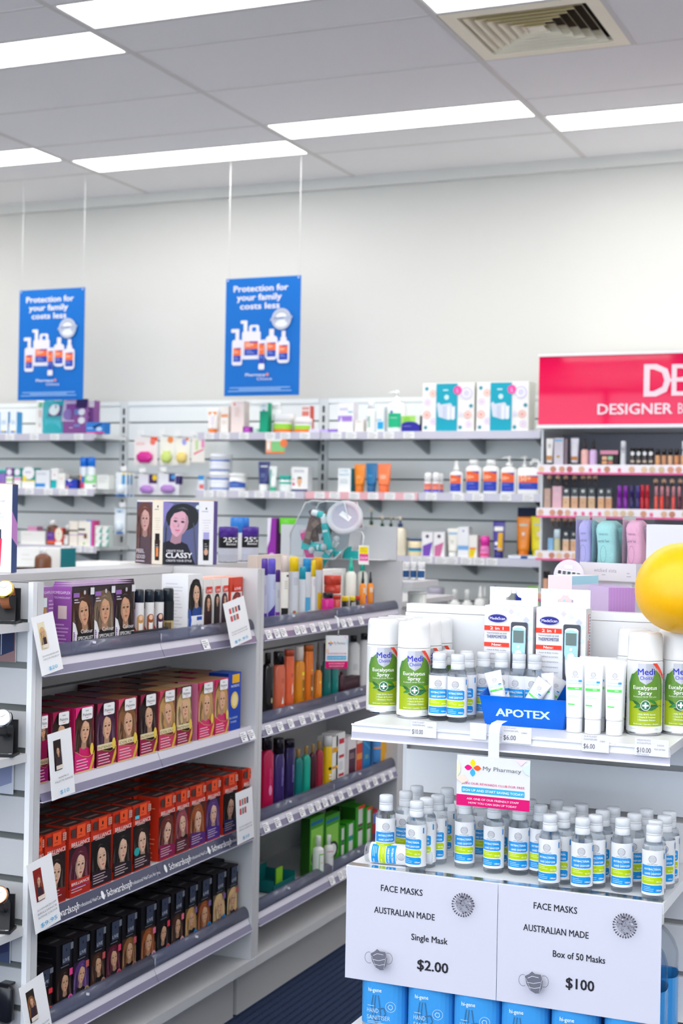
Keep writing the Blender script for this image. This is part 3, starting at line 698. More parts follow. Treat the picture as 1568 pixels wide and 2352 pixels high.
def squeeze(w, h, body, cap, B=(), capf=.16, bz=(.2, .86)):
    r = w/2; zc = h*capf; rc = r*.72; m1 = mat(body, 'gloss')
    b = M().loft([(zc, r*.8, r*.7, m1), (zc+h*.1, r*.84, r*.62, m1), (h*.6, r*.93, r*.36, m1), (h*.94, r, .0016, m1), (h, r, .0012, m1)], 22)
    if B:
        wl = w*.74
        def mp(u, v, o):
            z = h*bz[0]+v; t = min(1, max(0, (z-zc)/(h*.94-zc))); ry = r*.7*(1-t)**.8+.0016; x = u-wl/2; rx = r*(.8+.2*t)
            return (x, -ry*math.sqrt(max(0, 1-(x/rx)**2))-o-.0004, z)
        b.art(bands(wl, h*(bz[1]-bz[0]), B), mp, 'print', step=wl/8)
    c = M().lathe([(rc*.95, 0), (rc, .002), (rc, zc*.9), (rc*.85, zc+.001)], mat(cap, 'gloss'), 18)
    return [node('body', b.mesh('tube_body')), node('cap', c.mesh('tube_cap'))]
def tub(w, h, body, cap, B=(), capf=.25, capw=1.03, bz=(.08, .68)):
    r = w/2/max(1, capw); zb = h*(1-capf)
    b = M().lathe([(r*.93, 0), (r, .003), (r, zb)], mat(body, 'gloss'), 22)
    if B: wrap(b, r, h*bz[0], h*(bz[1]-bz[0]), B, ang=160)
    c = M().lathe([(r*capw, zb), (r*capw, h-.002), (r*capw*.95, h)], mat(cap, 'gloss'), 22)
    return [node('body', b.mesh('tub_body')), node('lid', c.mesh('tub_lid'))]
def rollon(w, h, body, cap, B=()):
    r = w/2; b = M().lathe([(r*.85, 0), (r, .003), (r, h*.5), (r*.85, h*.56)], mat(body, 'gloss'), 16)
    if B: wrap(b, r, h*.05, h*.44, B)
    c = M().lathe([(r*.92, h*.53), (r*.95, h*.9), (r*.75, h*.98), (r*.4, h)], mat(cap, 'gloss'), 16)
    return [node('body', b.mesh('body')), node('cap', c.mesh('cap'))]
def jug(w, h, body, B=()):
    r = w/2; m1 = mat(body, 'gloss'); zb = h*.70
    b = M().loft([(0, r*.95, r*.6, m1, 6), (.004, r, r*.64, m1, 6), (zb*.92, r, r*.62, m1, 6), (zb, r*.9, r*.5, m1, 4)], 28)
    b.tube([(r*-.02, 0, zb-.004), (r*.0, 0, h*.82), (r*.25, 0, h*.885), (r*.62, 0, h*.87), (r*.84, 0, h*.78), (r*.9, 0, zb-.01)], r*.17, m1, 8)
    wl = w*.8; b.art(bands(wl, h*.36, B), lambda u, v, o: (u-wl/2, -r*.64-o-.0002, h*.12+v), 'print')
    hd = M().lathe([(r*.2, zb-.002), (r*.2, zb+h*.08), (r*.08, zb+h*.1), (r*.08, h*.92), (r*.16, h*.93), (r*.14, h)], m1, 12)
    hd.tube([(0, 0, h*.955), (-r*.25, -.005, h*.96), (-r*.4, -.006, h*.93)], r*.06, m1, 8); hd.xf(Matrix.Translation((-r*.5, 0, 0)))
    return [node('body', b.mesh('jug_body')), node('pump_head', hd.mesh('pump_head'))]
def pouch(w, h, c, B=(), d=.02):
    m1 = mat(c, 'gloss')
    b = M().loft([(0, w*.49, d*.3, m1, 4), (.01, w*.5, d*.6, m1, 4), (h*.4, w*.5, d, m1, 4), (h*.85, w*.5, d*.3, m1, 4), (h*.9, w*.5, .001, m1, 6), (h, w*.5, .0009, m1, 6)], 24)
    b.art(bands(w, h, B), lambda u, v, o: (u-w/2, -(d if .25*h < v < .6*h else d*(v/(.25*h) if v < .25*h else max(.06, (h*.92-v)/(.32*h))))-.0006-o, v), 'print')
    return b.mesh('pouch')
def gloss(w, h, c1, c2, capf=.42):
    r = w/2; b = M().lathe([(r*.9, 0), (r, .001), (r, h*(1-capf))], mat(c1, 'gloss'), 12)
    c = M().lathe([(r*.9, h*(1-capf)), (r*.88, h-.002), (r*.7, h)], mat(c2, 'gloss'), 12)
    return [node('body', b.mesh('body')), node('cap', c.mesh('cap'))]
def hang(w, h, c, B, blob=None):     # card in a clear blister hanging on a hook
    A = bands(w, h, B)
    b = M().box(-w/2, -.001, 0, w/2, 0, h, mat(c, 'print')).art(A, front(w, -.001))
    k = [node('card', b.mesh('card'))]
    if blob:
        q = M().loft([(h*.08, w*.2, .008, mat(blob, 'gloss')), (h*.2, w*.34, .012, mat(blob, 'gloss')), (h*.35, w*.34, .012, mat(blob, 'gloss')), (h*.47, w*.18, .007, mat(blob, 'gloss'))], 16)
        q.xf(Matrix.Translation((0, -.0135, 0))); k.append(node('blister', q.mesh('blister')))
    return k
KINDS = dict(box=None, can=spray_can, bot=bottle, pump=pump, mist=mist, tube=squeeze, tub=tub, roll=rollon, jug=jug, pouch=pouch, gloss=gloss)
NAMES = dict(box='carton', can='spray_can', bot='bottle', pump='pump_bottle', mist='spray_bottle', tube='squeeze_tube', tub='tub', roll='roll_on', jug='pump_jug', pouch='pouch', gloss='cosmetic_tube')
CATS = dict(box='carton', can='spray can', bot='bottle', pump='pump bottle', mist='spray bottle', tube='tube', tub='tub', roll='deodorant', jug='jug', pouch='pouch', gloss='cosmetic tube')
def make(kind, w, h, c1, c2, B, kw):
    if kind == 'box':
        d = kw.pop('d', .045); return carton(w, h, d, c1, bands(w, h, B), side=c2 or c1, **kw)
    if kind == 'pouch': return pouch(w, h, c1, B, **kw)
    if kind == 'jug': return jug(w, h, c1, B)
    if kind == 'gloss': return gloss(w, h, c1, c2, **kw)
    return KINDS[kind](w, h, c1, c2, B, **kw)

# ---------------------------------------------------------------- things on the back wall shelves
def wall_items(rows, z, group, yf, ztop=None, pyb=1000):
    for q in rows:
        kind, p0, p1, yt, c1, c2, B, lab = q[:8]; kw = dict(q[8]) if len(q) > 8 else {}
        back = kw.pop('back', 0); zz = z+kw.pop('up', 0); cat = kw.pop('cat', CATS[kind]); nm = kw.pop('name', NAMES[kind]); grp = kw.pop('group', group)
        y = yf+.012+back
        a, b = at_y(p0, pyb, y).x, at_y(p1, pyb, y).x; w = b-a; h = at_y((p0+p1)/2, yt, y).z-zz
        if kind == 'box': kw.setdefault('d', min(.06, w)); dep = kw['d']/2
        else: dep = {'pouch': .02, 'tube': w*.35, 'jug': w*.33, 'pump': w*.36, 'bot': w*.32}.get(kind, w/2)
        put(make(kind, w-.002, h, c1, c2, B, kw), nm, lab, cat, ((a+b)/2, y+dep, zz), group=grp)
W_ = 'f3f3f1'
wall_items([
 ('box', -3, 18, 946, 'eef4f8', '4b9fd8', [(.0, .12, 0, 1, '3f9bd8'), (.2, .9, .05, .14, '3a6fb5'), ('e', .5, .14, .12, .12, 'f3d34a'), ('b', .25, .85, .6, 5, '8fb8d8')], 'pale blue and white slim carton cut by the left edge, top shelf'),
 ('box', 20, 38, 946, 'eef4f8', '4b9fd8', [(.0, .12, .5, 1, '3f9bd8'), (.2, .9, .05, .14, '3a6fb5'), ('e', .7, .14, .12, .12, 'f3d34a'), ('b', .25, .85, .6, 5, '8fb8d8')], 'second pale blue and white slim carton from the left edge, top shelf'),
 ('pouch', 77, 97, 918, 'f2f2ef', None, [(.1, .9, .0, .06, '25b4b0'), (.3, .75, .78, .92, '7cc08a'), (.42, .52, .2, .7, 'd8b48c'), (.6, .66, .2, .7, 'c9a0c8')], 'white toothbrush pack at the left of the teal pouch', dict(cat='pack', name='toothbrush_pack', d=.008)),
 ('pouch', 93, 141, 915, '2fb2bc', None, [(.0, 1, 0, .1, '6a5bb5'), (.35, .95, .5, .8, '6b4a80'), ('e', .62, .68, .25, .24, 'e6f0ee'), (.2, .95, .14, .4, '55c3cf'), (.55, .9, .93, .99, 'e6f0ee')], 'teal refill pouch with a tooth picture under the smaller poster'),
 ('pouch', 140, 197, 916, '8b4f96', None, [(0, .52, .35, .95, 'c9bcd8'), ('e', .25, .55, .18, .2, '8f78b8'), (.55, 1, .75, 1, '3b2a5c'), (.5, .75, .2, .7, '6e86c4'), ('e', .82, .62, .14, .12, 'e6e6ee'), ('e', .82, .38, .14, .12, 'e6e6ee'), (.3, .45, .1, .18, 'e8e8f0')], 'large purple pouch with bottle picture under the smaller poster'),
 ('box', 194, 215, 920, 'efeaf0', '87508f', [(0, 1, 0, .8, '7d4a8c'), ('e', .3, .7, .18, .18, 'e6dcec'), ('e', .3, .5, .18, .18, 'e6dcec'), ('e', .3, .3, .18, .18, 'e6dcec')], 'tall white-topped purple carton beside the purple pouch', dict(back=.04)),
 ('box', 197, 239, 970, '2f7fd0', '1a76c8', [(.0, 1, 0, .14, 'e83a8c'), ('p', [(.3, .6), (.8, .9), (.95, .9), (.5, .4)], '16386f'), ('e', .72, .4, .17, .1, 'bcd8f0'), (.05, .4, .4, .55, '8fb8e8')], 'low bright blue carton with pink base line, top shelf'),
 ('tube', 471, 496, 938, 'f6efe9', 'ee7b2a', [(.0, 1, .85, 1, 'f08a3a'), (.3, .7, .2, .75, 'e3dcee'), ('e', .5, .86, .2, .2, 'fbf3ec')], 'white and orange tube at the left end of the top middle shelf'),
 ('box', 497, 504, 942, 'f4eae4', 'f4eae4', [('b', .2, .8, .7, 4, 'd8c6b8')], 'slim cream carton behind the orange tube', dict(back=.05)),
 ('box', 505, 524, 933, 'f5eee8', 'efe6df', [(.05, .95, .58, .7, 'f0a47a'), ('b', .2, .8, .45, 4, 'e0c8b8')], 'cream carton with an orange band, top middle shelf'),
 ('box', 529, 560, 921, 'f4e2dc', 'efdcd6', [('p', [(.18, .86), (.26, .97), (.34, .86)], 'e0473c'), ('b', .3, .7, .8, 9, 'e0beb4')], 'tall pale pink carton with a small red mark'),
 ('box', 557, 573, 980, 'b43cb8', 'a030a5', [('b', .2, .8, .6, 2, 'e8c8ea')], 'tiny magenta carton, top middle shelf'),
 ('tub', 577, 592, 984, 'c9e6dc', 'd8ece4', [], 'low pale mint tub beside the tiny magenta carton', dict(capf=.4)),
 ('box', 595, 614, 925, 'e6eee9', '18a87e', [(0, 1, 0, .72, '10a37c'), ('b', .2, .8, .92, 2, '5fa8c8'), ('e', .5, .74, .12, .12, '2a62b8')], 'green carton with a pale top, top middle shelf'),
 ('bot', 613, 640, 926, 'f2f3f0', 'f5f5f3', [(0, .6, .5, .6, '17a67c')], 'white round bottle behind the green carton', dict(back=.07, capf=.15, capw=.9, neck=.8)),
 ('tub', 618, 664, 950, 'f2efec', 'f5f3f1', [(0, 1, 0, .3, 'ef7a33'), (0, 1, .3, .85, '9fd847')], 'wide white tub with lime and orange bands', dict(capf=.42, bz=(.02, .55))),
 ('tub', 667, 706, 960, 'f2efec', 'f3efee', [(0, 1, 0, .35, 'ef7a33'), (0, 1, .35, .85, '9fd847')], 'smaller white tub with lime and orange bands', dict(capf=.4, bz=(.02, .58))),
 ('box', 690, 711, 932, 'f3e9e6', 'c94b3e', [(.1, .9, .62, .8, 'd87a6a'), (.1, .9, .85, .95, 'd8a098')], 'white and coral carton behind the smaller lime tub', dict(back=.08)),
 ('box', 709, 733, 986, 'e4dcf2', 'd2c6ec', [('b', .1, .9, .8, 2, 'b8a6dc')], 'flat pale lilac carton left of three', dict(d=.03)),
 ('box', 733, 753, 986, 'c9b6ea', 'b49ee0', [('b', .1, .9, .8, 2, '9a82d0')], 'flat lilac carton between two others', dict(d=.03)),
 ('box', 753, 773, 986, '8a5bd0', '7a4cc4', [('b', .1, .9, .8, 2, 'c8b4ec')], 'flat purple carton at the right of three', dict(d=.03)),
 ('box', 775, 811, 925, 'f1eff2', 'e6e2ea', [(.0, .92, .36, .55, 'a67fd8'), ('b', .1, .7, .8, 2, '8f86c0'), (.65, .95, .66, .7, '50b8cc'), ('p', [(.12, .35), (.2, .55), (.28, .35)], 'f1eff2')], 'tall white carton with a violet band'),
 ('box', 813, 834, 964, 'f0ebe6', 'e2ddd6', [('b', .2, .8, .9, 3, 'b8b0a8')], 'small cream carton beside the violet banded one'),
 ('bot', 837, 860, 924, 'f3f4f3', 'f5f5f5', [(.3, .5, .1, .85, '8fc0a0'), ('b', .05, .3, .8, 8, '6a6ab0')], 'white bottle with sideways green lettering', dict(capf=.2, capw=.6, p=2)),
 ('box', 864, 881, 934, 'eef4f6', 'e2eaee', [(.1, .95, .1, .4, '2aa8e0'), (.1, .7, .44, .5, '80c8e8')], 'slim white carton with a sky blue patch'),
 ('pump', 883, 925, 896, 'f2f4f2', 'f4f6f5', [(.05, .95, .05, .78, '20b783'), ('e', .3, .84, .1, .1, '2b62b0'), ('b', .2, .8, .55, 1, 'ffffff'), ('b', .15, .85, 1.1, 1, '6aa8d8')], 'large white pump bottle with a green label', dict(bodyf=.72, bz=(.08, .55))),
 ('box', 921, 964, 955, 'dfe6dc', '3a3a52', [(0, 1, 0, .45, '2a2a9c'), (0, .75, .48, 1, 'a6dc6a'), ('e', .3, .7, .2, .2, '8ccf4a'), ('e', .45, .45, .45, .15, '2a2a9c'), ('b', .1, .6, .35, 1, 'c8c8f0')], 'navy and lime carton left of the spotted gift boxes', dict(d=.07)),
], SZ[0], 'toiletries on the top wall shelf', YF)
def gift(n, p0, p1, lab):
    w, h = at_y(p1, 990, YF+.01).x-at_y(p0, 990, YF+.01).x, .232
    A = Art(w, h); rr = random.Random(5)
    for (x, y, c, r) in [(.08, .88, '2a93a8', .009), (.2, .78, 'f0b8a8', .018), (.1, .6, 'e2cce4', .017), (.09, .34, 'f0a89c', .019), (.22, .2, 'e0cce8', .017), (.07, .08, '2a93a8', .009), (.94, .52, '2a93a8', .009), (.88, .34, 'f0a89c', .018), (.9, .14, 'e2cce4', .017), (.74, .08, '2a93a8', .009), (.85, .78, 'd8d4ec', .03), (.74, .36, 'e8e0f0', .012)]:
        A.ell(x*w, y*h, r, r, c, n=16)
        if r > .012: A.ell(x*w, y*h, r*.72, r*.72, 'f3f0ec', n=16); A.ell(x*w, y*h, r*.5, r*.5, c, n=16)
    A.rect(.27*w, .01*h, .68*w, .98*h, '17a6bd'); A.bars(.4*w, .55*w, .86*h, 1, 1, .006, 'cfeaf0')
    A.ell(.47*w, .7*h, .012, .012, 'cfeaf0'); A.poly([(.28*w, .56*h), (.32*w, .6*h), (.36*w, .55*h), (.55*w, .58*h), (.6*w, .5*h), (.64*w, .52*h), (.64*w, .26*h), (.5*w, .24*h), (.32*w, .3*h)], 'd8dcea')
    A.rect(.5*w, .24*h, .53*w, .52*h, 'eef0f4'); A.rect(.58*w, .24*h, .62*w, .5*h, 'eef0f4'); A.rect(.4*w, .27*h, .47*w, .52*h, 'c8cfe2')
    A.ell(.68*w, .84*h, .021, .021, 'ea5aa8', n=20); A.bars(.66*w, .7*w, .86*h, 2, .01, .004, 'ffd8ee')
    put(carton(w, h, .11, 'f2efec', A, side='dfe0d6'), 'gift_box', lab, 'gift box', ((at_y(p0, 990, YF+.01).x+at_y(p1, 990, YF+.01).x)/2, YF+.07, SZ[0]), group='spotted gift boxes')
gift(0, 968, 1087, 'left spotted gift box with teal panel and pink sticker'); gift(1, 1092, 1212, 'right spotted gift box with teal panel beside the pink sign')
ORG, BLU = 'f4703a', '2746b8'
SUN = [(0, 1, 0, .48, BLU), (0, 1, .48, 1, 'f26a38'), ('p', [(.35, 1), (1, 1), (1, .88)], '6a3fa0'), ('t', '50+', .35, .62, .38, 'ffd9b8', .6), ('b', .1, .75, .4, 2, '8f9fe0'), (.25, .8, .14, .2, '6a50c0')]
wall_items([
 ('bot', -14, 12, 1078, '8a6cc0', '4ab8b4', [(.0, 1, 0, .3, 'ee8a5a')], 'violet cup with teal lid cut by the left edge', dict(capf=.2, capw=.98, neck=.9, cat='cup', name='cup')),
 ('box', 13, 29, 1075, 'f2f0ee', '7d2f8c', [(0, 1, .6, 1, '7d2f8c'), ('e', .45, .8, .4, .4, 'eee6f2'), (0, 1, .38, .46, '9cd04a')], 'small purple and white carton with a lime line'),
 ('box', 31, 48, 1075, 'f2f0ee', '0f8a84', [(0, 1, .55, 1, '0f9a92'), ('e', .45, .8, .4, .4, 'eee6f2'), (0, 1, .42, .5, 'e86ac0')], 'small teal and white carton with a pink line'),
 ('box', 49, 80, 1075, 'f4f2ee', '0f8f86', [(0, 1, .35, 1, '10968c'), ('e', .5, .76, .46, .42, 'f2f0f2'), ('b', .25, .75, .82, 2, '5a4ab0'), (0, 1, .34, .4, 'e8d23a'), ('e', .22, .5, .15, .15, 'f0dc50')], 'wide teal carton with a white oval and yellow line'),
 ('box', 81, 114, 1080, 'e6e9ee', 'd8dce4', [(0, .68, .08, .28, '3a8fd8'), ('b', .1, .8, .85, 3, 'a0a8c0')], 'white carton with a blue block, middle left shelf'),
 ('box', 116, 133, 1075, 'f1f0ee', 'e2e2e2', [(.0, .8, .02, .42, '1fb0b4'), ('e', .5, .66, .1, .1, 'e87a8a')], 'tall white and teal carton, middle left shelf'),
 ('box', 133, 149, 1087, 'f2efe9', 'e6e2dc', [('b', .2, .7, .7, 3, 'e8a8a0')], 'plain cream carton, middle left shelf'),
 ('box', 150, 176, 1101, '2440b0', '10307c', [('p', [(.1, 1), (.35, .7), (.6, 1)], 'e8e8f0'), (.1, .6, .4, .55, '7a50c8'), ('e', .15, .15, .1, .1, 'f0a060')], 'low royal blue carton, middle left shelf'),
 ('tub', 152, 172, 1090, '8a8f82', 'b8bab0', [], 'grey lidded jar behind the royal blue carton', dict(back=.07)),
 ('can', 178, 195, 1050, 'e9edf2', '0a74e0', [(0, 1, .0, .25, 'e85a80'), (0, 1, .25, .52, '2a7ad8'), (0, .5, .3, .6, 'f0a060'), (0, 1, .62, .95, 'e4ecf4')], 'left one of two blue-capped cans, middle left shelf', dict(capf=.3, back=.03)),
 ('can', 195, 212, 1050, 'e9edf2', '0a74e0', [(0, 1, .0, .25, 'e85a80'), (0, 1, .25, .52, '2a7ad8'), (0, 1, .62, .95, 'e4ecf4')], 'right one of two blue-capped cans, middle left shelf', dict(capf=.3, back=.03)),
 ('box', 193, 221, 1091, 'f0f0ee', 'e0e0de', [(0, 1, .4, 1, '8fd890'), ('e', .45, .78, .3, .2, 'e8f0e8'), (.7, .95, .15, .3, '808080')], 'green and white square carton in front of the cans'),
 ('box', 222, 250, 1091, 'eceeea', 'dfe2dd', [('b', .1, .9, .9, 12, 'c8ccc8')], 'white carton with printed panel at the shelf end'),
 ('box', 454, 468, 1092, 'dfe6ee', 'd0d8e0', [(0, 1, .7, 1, '3a8fd0'), (.2, 1, .1, .4, 'e06a70')], 'small blue topped carton left of the tall tubs'),
], SZ[1], 'medicines on the middle left wall shelf', YF, pyb=1130)
# two tubs stacked: lower and upper
a, b = at_y(470, 1130, YF+.012).x, at_y(517, 1130, YF+.012).x
tb = tub(b-a, .094, 'f0f2f8', 'f4f5fa', [(0, 1, 0, .12, '3a68c0'), (0, 1, .85, 1, '3a68c0'), ('b', .2, .8, .7, 4, 'c8d0e8')])
for k in range(2): put(tb, 'tub', ['lower', 'upper'][k]+' white tub with blue lines in the stack of two', 'tub', ((a+b)/2, YF+.012+(b-a)/2, SZ[1]+.0942*k), group='stacked white tubs')
wall_items([
 ('tub', 516, 556, 1087, 'f2f2f0', 'f5f5f3', [(0, 1, .15, .62, '3f62b4'), ('p', [(0, .62), (.5, .8), (1, .62)], '3f62b4'), ('b', .25, .75, .5, 3, '8fa8dc')], 'white tub with a wavy blue label', dict(capf=.2)),
 ('tube', 587, 615, 1060, '34407e', 'f2f2f2', [(.1, .9, .93, 1, 'f0f0f4'), ('b', .3, .8, .6, 6, '8a94c0')], 'navy tube with a white cap', dict(capf=.24)),
 ('tube', 614, 632, 1071, 'f0f5f2', '1fb28c', [(0, .25, 0, 1, '17a8a0'), ('b', .4, .8, .8, 5, '98c8b8')], 'slim white tube with a green cap'),
 ('tub', 633, 667, 1092, 'f1f4f2', '18b3a2', [(0, 1, .62, .85, '1cb5a4'), ('b', .2, .7, .5, 3, 'a8d0c8')], 'white jar with teal lid and band', dict(capf=.26)),
 ('box', 668, 706, 1073, 'f1f1ef', 'e0e2e6', [(0, 1, 0, .09, '22306c'), ('b', .15, .85, .88, 3, '8a90a8'), ('e', .5, .42, .15, .2, 'e8b894'), ('p', [(.36, .5), (.4, .6), (.6, .6), (.64, .5), (.5, .54)], '2a2220'), (.44, .56, .2, .34, 'e0a880'), ('e', .13, .3, .08, .08, 'e03a6a'), ('e', .13, .5, .07, .07, 'f0b0c8')], 'white carton with a small face picture'),
 ('box', 775, 805, 1076, 'eef1f2', '0f7c8c', [('t', 'OVER', .45, .84, .26, '8fc4d8', .3), ('t', 'NIGHT', .5, .68, .26, '6fb8d0', .3), ('b', .15, .8, .55, 6, 'b8c8d0')], 'pale carton with blue words, left of the bright tubes'),
 ('tube', 808, 835, 1066, 'f08a1e', 'e07412', [('b', .2, .8, .6, 5, 'ffc98a')], 'bright orange tube left of the blue tube', dict(capf=.24)),
 ('tube', 835, 862, 1064, '0f6fa8', '0c5f96', [('b', .2, .8, .6, 3, '70b8e0')], 'blue tube between the orange and the coral tube', dict(capf=.24)),
 ('tube', 861, 893, 1065, 'ff8450', 'f0703c', [(.2, .8, .4, .62, 'ffb090')], 'coral tube at the right of three bright tubes', dict(capf=.24)),
 ('roll', 970, 988, 1085, 'f2f2f2', 'f7f7f7', [(0, 1, 0, .25, '4a56c8'), (0, 1, .25, .95, 'f08a70'), ('b', .1, .9, .8, 3, '8a3f8a')], 'left roll-on of three with orange and blue label'),
 ('roll', 989, 1006, 1085, 'f2f2f2', 'f7f7f7', [(0, 1, 0, .25, '4a56c8'), (0, 1, .25, .95, 'f08a70'), ('b', .1, .9, .8, 3, '8a3f8a')], 'middle roll-on of three with orange and blue label'),
 ('roll', 1000, 1016, 1087, 'f2f2f2', 'f7f7f7', [(0, 1, 0, .25, '4a56c8'), (0, 1, .25, .95, 'f08a70'), ('b', .1, .9, .8, 3, '8a3f8a')], 'right roll-on of three, standing behind', dict(back=.035)),
 ('mist', 1026, 1058, 1058, 'f5f5f3', 'f7f7f5', SUN, 'white sunscreen spray bottle, leftmost sunscreen', dict(bz=(.06, .56), dr=.7)),
 ('bot', 1064, 1102, 1056, 'f5f5f3', 'f7f7f5', SUN, 'left white flip-cap sunscreen bottle of two', dict(capf=.17, capw=.58, neck=.5, bz=(.08, .66), taper=.9)),
 ('bot', 1103, 1143, 1056, 'f5f5f3', 'f7f7f5', SUN, 'right white flip-cap sunscreen bottle of two', dict(capf=.17, capw=.58, neck=.5, bz=(.08, .66), taper=.9)),
 ('pump', 1145, 1183, 1047, 'f5f5f3', 'f7f7f5', SUN, 'white sunscreen pump bottle left of the jug', dict(bz=(.06, .56), bodyf=.72)),
 ('jug', 1184, 1240, 1047, 'f5f5f3', None, SUN, 'large white sunscreen jug with handle and pump'),
], SZ[1], 'skin care on the middle wall shelf', YF, pyb=1140)
wall_items([
 ('box', 47, 104, 1220, 'eeece8', 'e2dfd8', [('b', .1, .5, .8, 2, 'd8d4cc')], 'large cream carton at the left of the lower left shelf', dict(d=.1)),
 ('box', 62, 84, 1209, 'e8a0c8', 'd890b8', [], 'pink flat pack lying behind the large cream carton', dict(back=.12)),
 ('bot', 105, 127, 1195, '5a3420', 'f4f4f4', [(0, 1, .0, .24, 'e8603a'), (0, 1, .24, .85, '6a3a9a'), ('b', .1, .9, .7, 3, 'b89ad8')], 'brown glass bottle with white cap and purple label', dict(capf=.19, capw=.5, dr=1, bz=(.05, .6), sh=.14)),
 ('box', 124, 144, 1213, 'e8402e', 'd03020', [('e', .5, .62, .45, .7, 'f0ead8'), ('e', .5, .68, .08, .08, 'f0a050'), (.1, .9, .0, .2, 'f0ece6')], 'red carton with a cream oval'),
 ('bot', 145, 158, 1206, '4a2c1e', 'f4f4f4', [(0, 1, 0, .9, 'ece8e6'), (.1, .6, .6, .8, 'e88a7a')], 'small brown bottle with a white label', dict(capf=.25, capw=.5, dr=1, bz=(.04, .56))),
 ('box', 158, 178, 1197, 'f0e6da', 'e6dccf', [(0, 1, .58, .64, '2a2420'), (0, 1, .42, .45, 'b090c0')], 'tall cream carton with black line, left of the pair'),
 ('box', 179, 208, 1197, 'f0eadf', 'e0e0e4', [(.0, .55, .62, .7, '1e1a1c'), (0, .55, .44, .5, '8a4aa0'), (.45, .7, .3, .5, '7a4a30'), (.4, .55, .06, .14, '7ac83a')], 'wide cream carton with black and purple lines'),
], SZ[2], 'medicines on the lower left wall shelf', YF, pyb=1255)
a, b = at_y(194, 1255, YF).x, at_y(212, 1255, YF).x
lv = carton(b-a, .034, .05, '5a68d8', bands(b-a, .034, [(.7, 1, 0, 1, 'd84a8c'), (0, .3, 0, 1, '3a58d0'), ('b', .1, .6, .7, 1, 'b8c0f4')]), side='b83a78')
for k in range(4): put(lv, 'carton', '%s small blue-violet carton in the stack of four' % ['bottom', 'second lowest', 'second highest', 'top'][k], 'carton', ((a+b)/2, YF+.04, SZ[2]+.0342*k), group='stacked blue-violet cartons')
for c_ in range(2):
    a, b = at_y(214+16*c_, 1255, YF).x, at_y(229+16*c_, 1255, YF).x
    gv = carton(b-a-.001, .036, .05, 'eef2ee', bands(b-a, .036, [('p', [(.6, 0), (1, 0), (1, .9)], '18a088'), ('e', .2, .7, .1, .1, 'f0a0a0')]), side='d8e4de')
    for k in range(3): put(gv, 'carton', '%s white and green carton of the %s stack' % (['bottom', 'middle', 'top'][k], ['left', 'right'][c_]), 'carton', ((a+b)/2, YF+.04, SZ[2]+.0362*k), group='stacked white and green cartons')
wall_items([
 ('pump', 838, 858, 1165, 'f0e6cc', 'efe0cc', [], 'cream lotion pump bottle behind the plastic jar', dict(bodyf=.62, collar='234a34', back=.05, dr=.9)),
 ('pump', 862, 884, 1184, 'f0e6cc', 'efe0cc', [], 'cream lotion pump bottle with green collar, left of two', dict(bodyf=.7, collar='234a34', back=.03, dr=.9)),
 ('pump', 884, 903, 1184, 'f0e6cc', 'efe0cc', [], 'cream lotion pump bottle with green collar, right of two', dict(bodyf=.7, collar='234a34', back=.08, dr=.9)),
 ('pump', 899, 928, 1186, 'f2e8d0', 'efe2d0', [(.0, .12, .5, .7, '2a4a8c')], 'cream lotion pump bottle with navy collar', dict(bodyf=.72, collar='24406e', dr=.9)),
 ('tub', 930, 967, 1237, 'efe0b8', '33558c', [(0, 1, .3, .5, '18a0b8'), (0, 1, .5, .62, '2a4a9c'), ('b', .2, .8, .9, 2, 'c8b888')], 'cream coloured tub with blue lid', dict(capf=.14)),
 ('box', 967, 993, 1222, 'f2f0f2', 'e6e4e8', [('p', [(.1, 0), (.75, 0), (1, .6), (.1, .42)], '7a50b8'), ('e', .5, .82, .16, .16, '6a5f70')], 'white carton with a purple leaf shape'),
 ('box', 994, 1020, 1222, 'f2f0f2', 'e6e4e8', [('p', [(.1, 0), (.65, 0), (.95, .6), (.1, .42)], 'd070a0'), ('e', .5, .82, .16, .16, '6a5f70')], 'white carton with a pink leaf shape'),
 ('tube', 1023, 1050, 1214, 'f1efe6', 'f0f0ee', [(0, 1, .9, 1, '9cc0e6'), ('b', .3, .7, .6, 5, 'b8b4a8')], 'white tube with pale blue top edge'),
 ('box', 1050, 1075, 1210, 'f0f1f4', 'e2e4ea', [(0, 1, .24, .38, '7fb0e6'), ('e', .5, .86, .08, .08, '3a5fc0')], 'tall white carton with light blue band'),
 ('box', 1075, 1095, 1229, 'f3f0ea', 'e6e2da', [('p', [(.05, 0), (.6, 0), (.9, .45), (.1, .35)], 'efd010'), (.1, .9, .38, .44, 'f06030')], 'small white carton with a yellow leaf shape'),
 ('roll', 1098, 1121, 1231, 'f28ac4', 'f03cb0', [(0, 1, 0, 1, 'f48cc8'), (.1, .9, .1, .3, 'e83a70'), ('b', .2, .8, .7, 2, 'c050a0')], 'bright pink roll-on deodorant'),
 ('tube', 1127, 1156, 1198, '4a3f9c', '2e2a80', [(0, 1, .82, 1, 'f0eee8'), (.5, 1, .0, .75, 'f0b828'), ('e', .3, .3, .2, .2, 'eef0f8'), (.1, .9, .06, .12, 'c8c8e8')], 'purple and yellow tube with a white top', dict(capf=.18)),
 ('box', 1166, 1239, 1276, 'e9ecf2', '1e2f6c', [(0, 1, 0, .12, '2a56a8'), (.4, .62, .1, .9, '1e4f8c'), ('b', .05, .38, .8, 2, '9aa4c8'), ('e', .98, .4, .05, .05, 'f0d040')], 'blue and white display tray holding two sun tubes', dict(d=.10, cat='tray', name='display_tray')),
 ('box', 1186, 1239, 1166, '16244a', '101a38', [(0, 1, 0, .2, '0f5a5c'), ('b', .2, .8, .7, 1, '4a5a8a')], 'dark navy carton high behind the sun tubes', dict(d=.05, back=.18)),
], SZ[2], 'skin care on the lower wall shelf', YF, pyb=1285)
TR = at_y(1200, 1276, YF).z
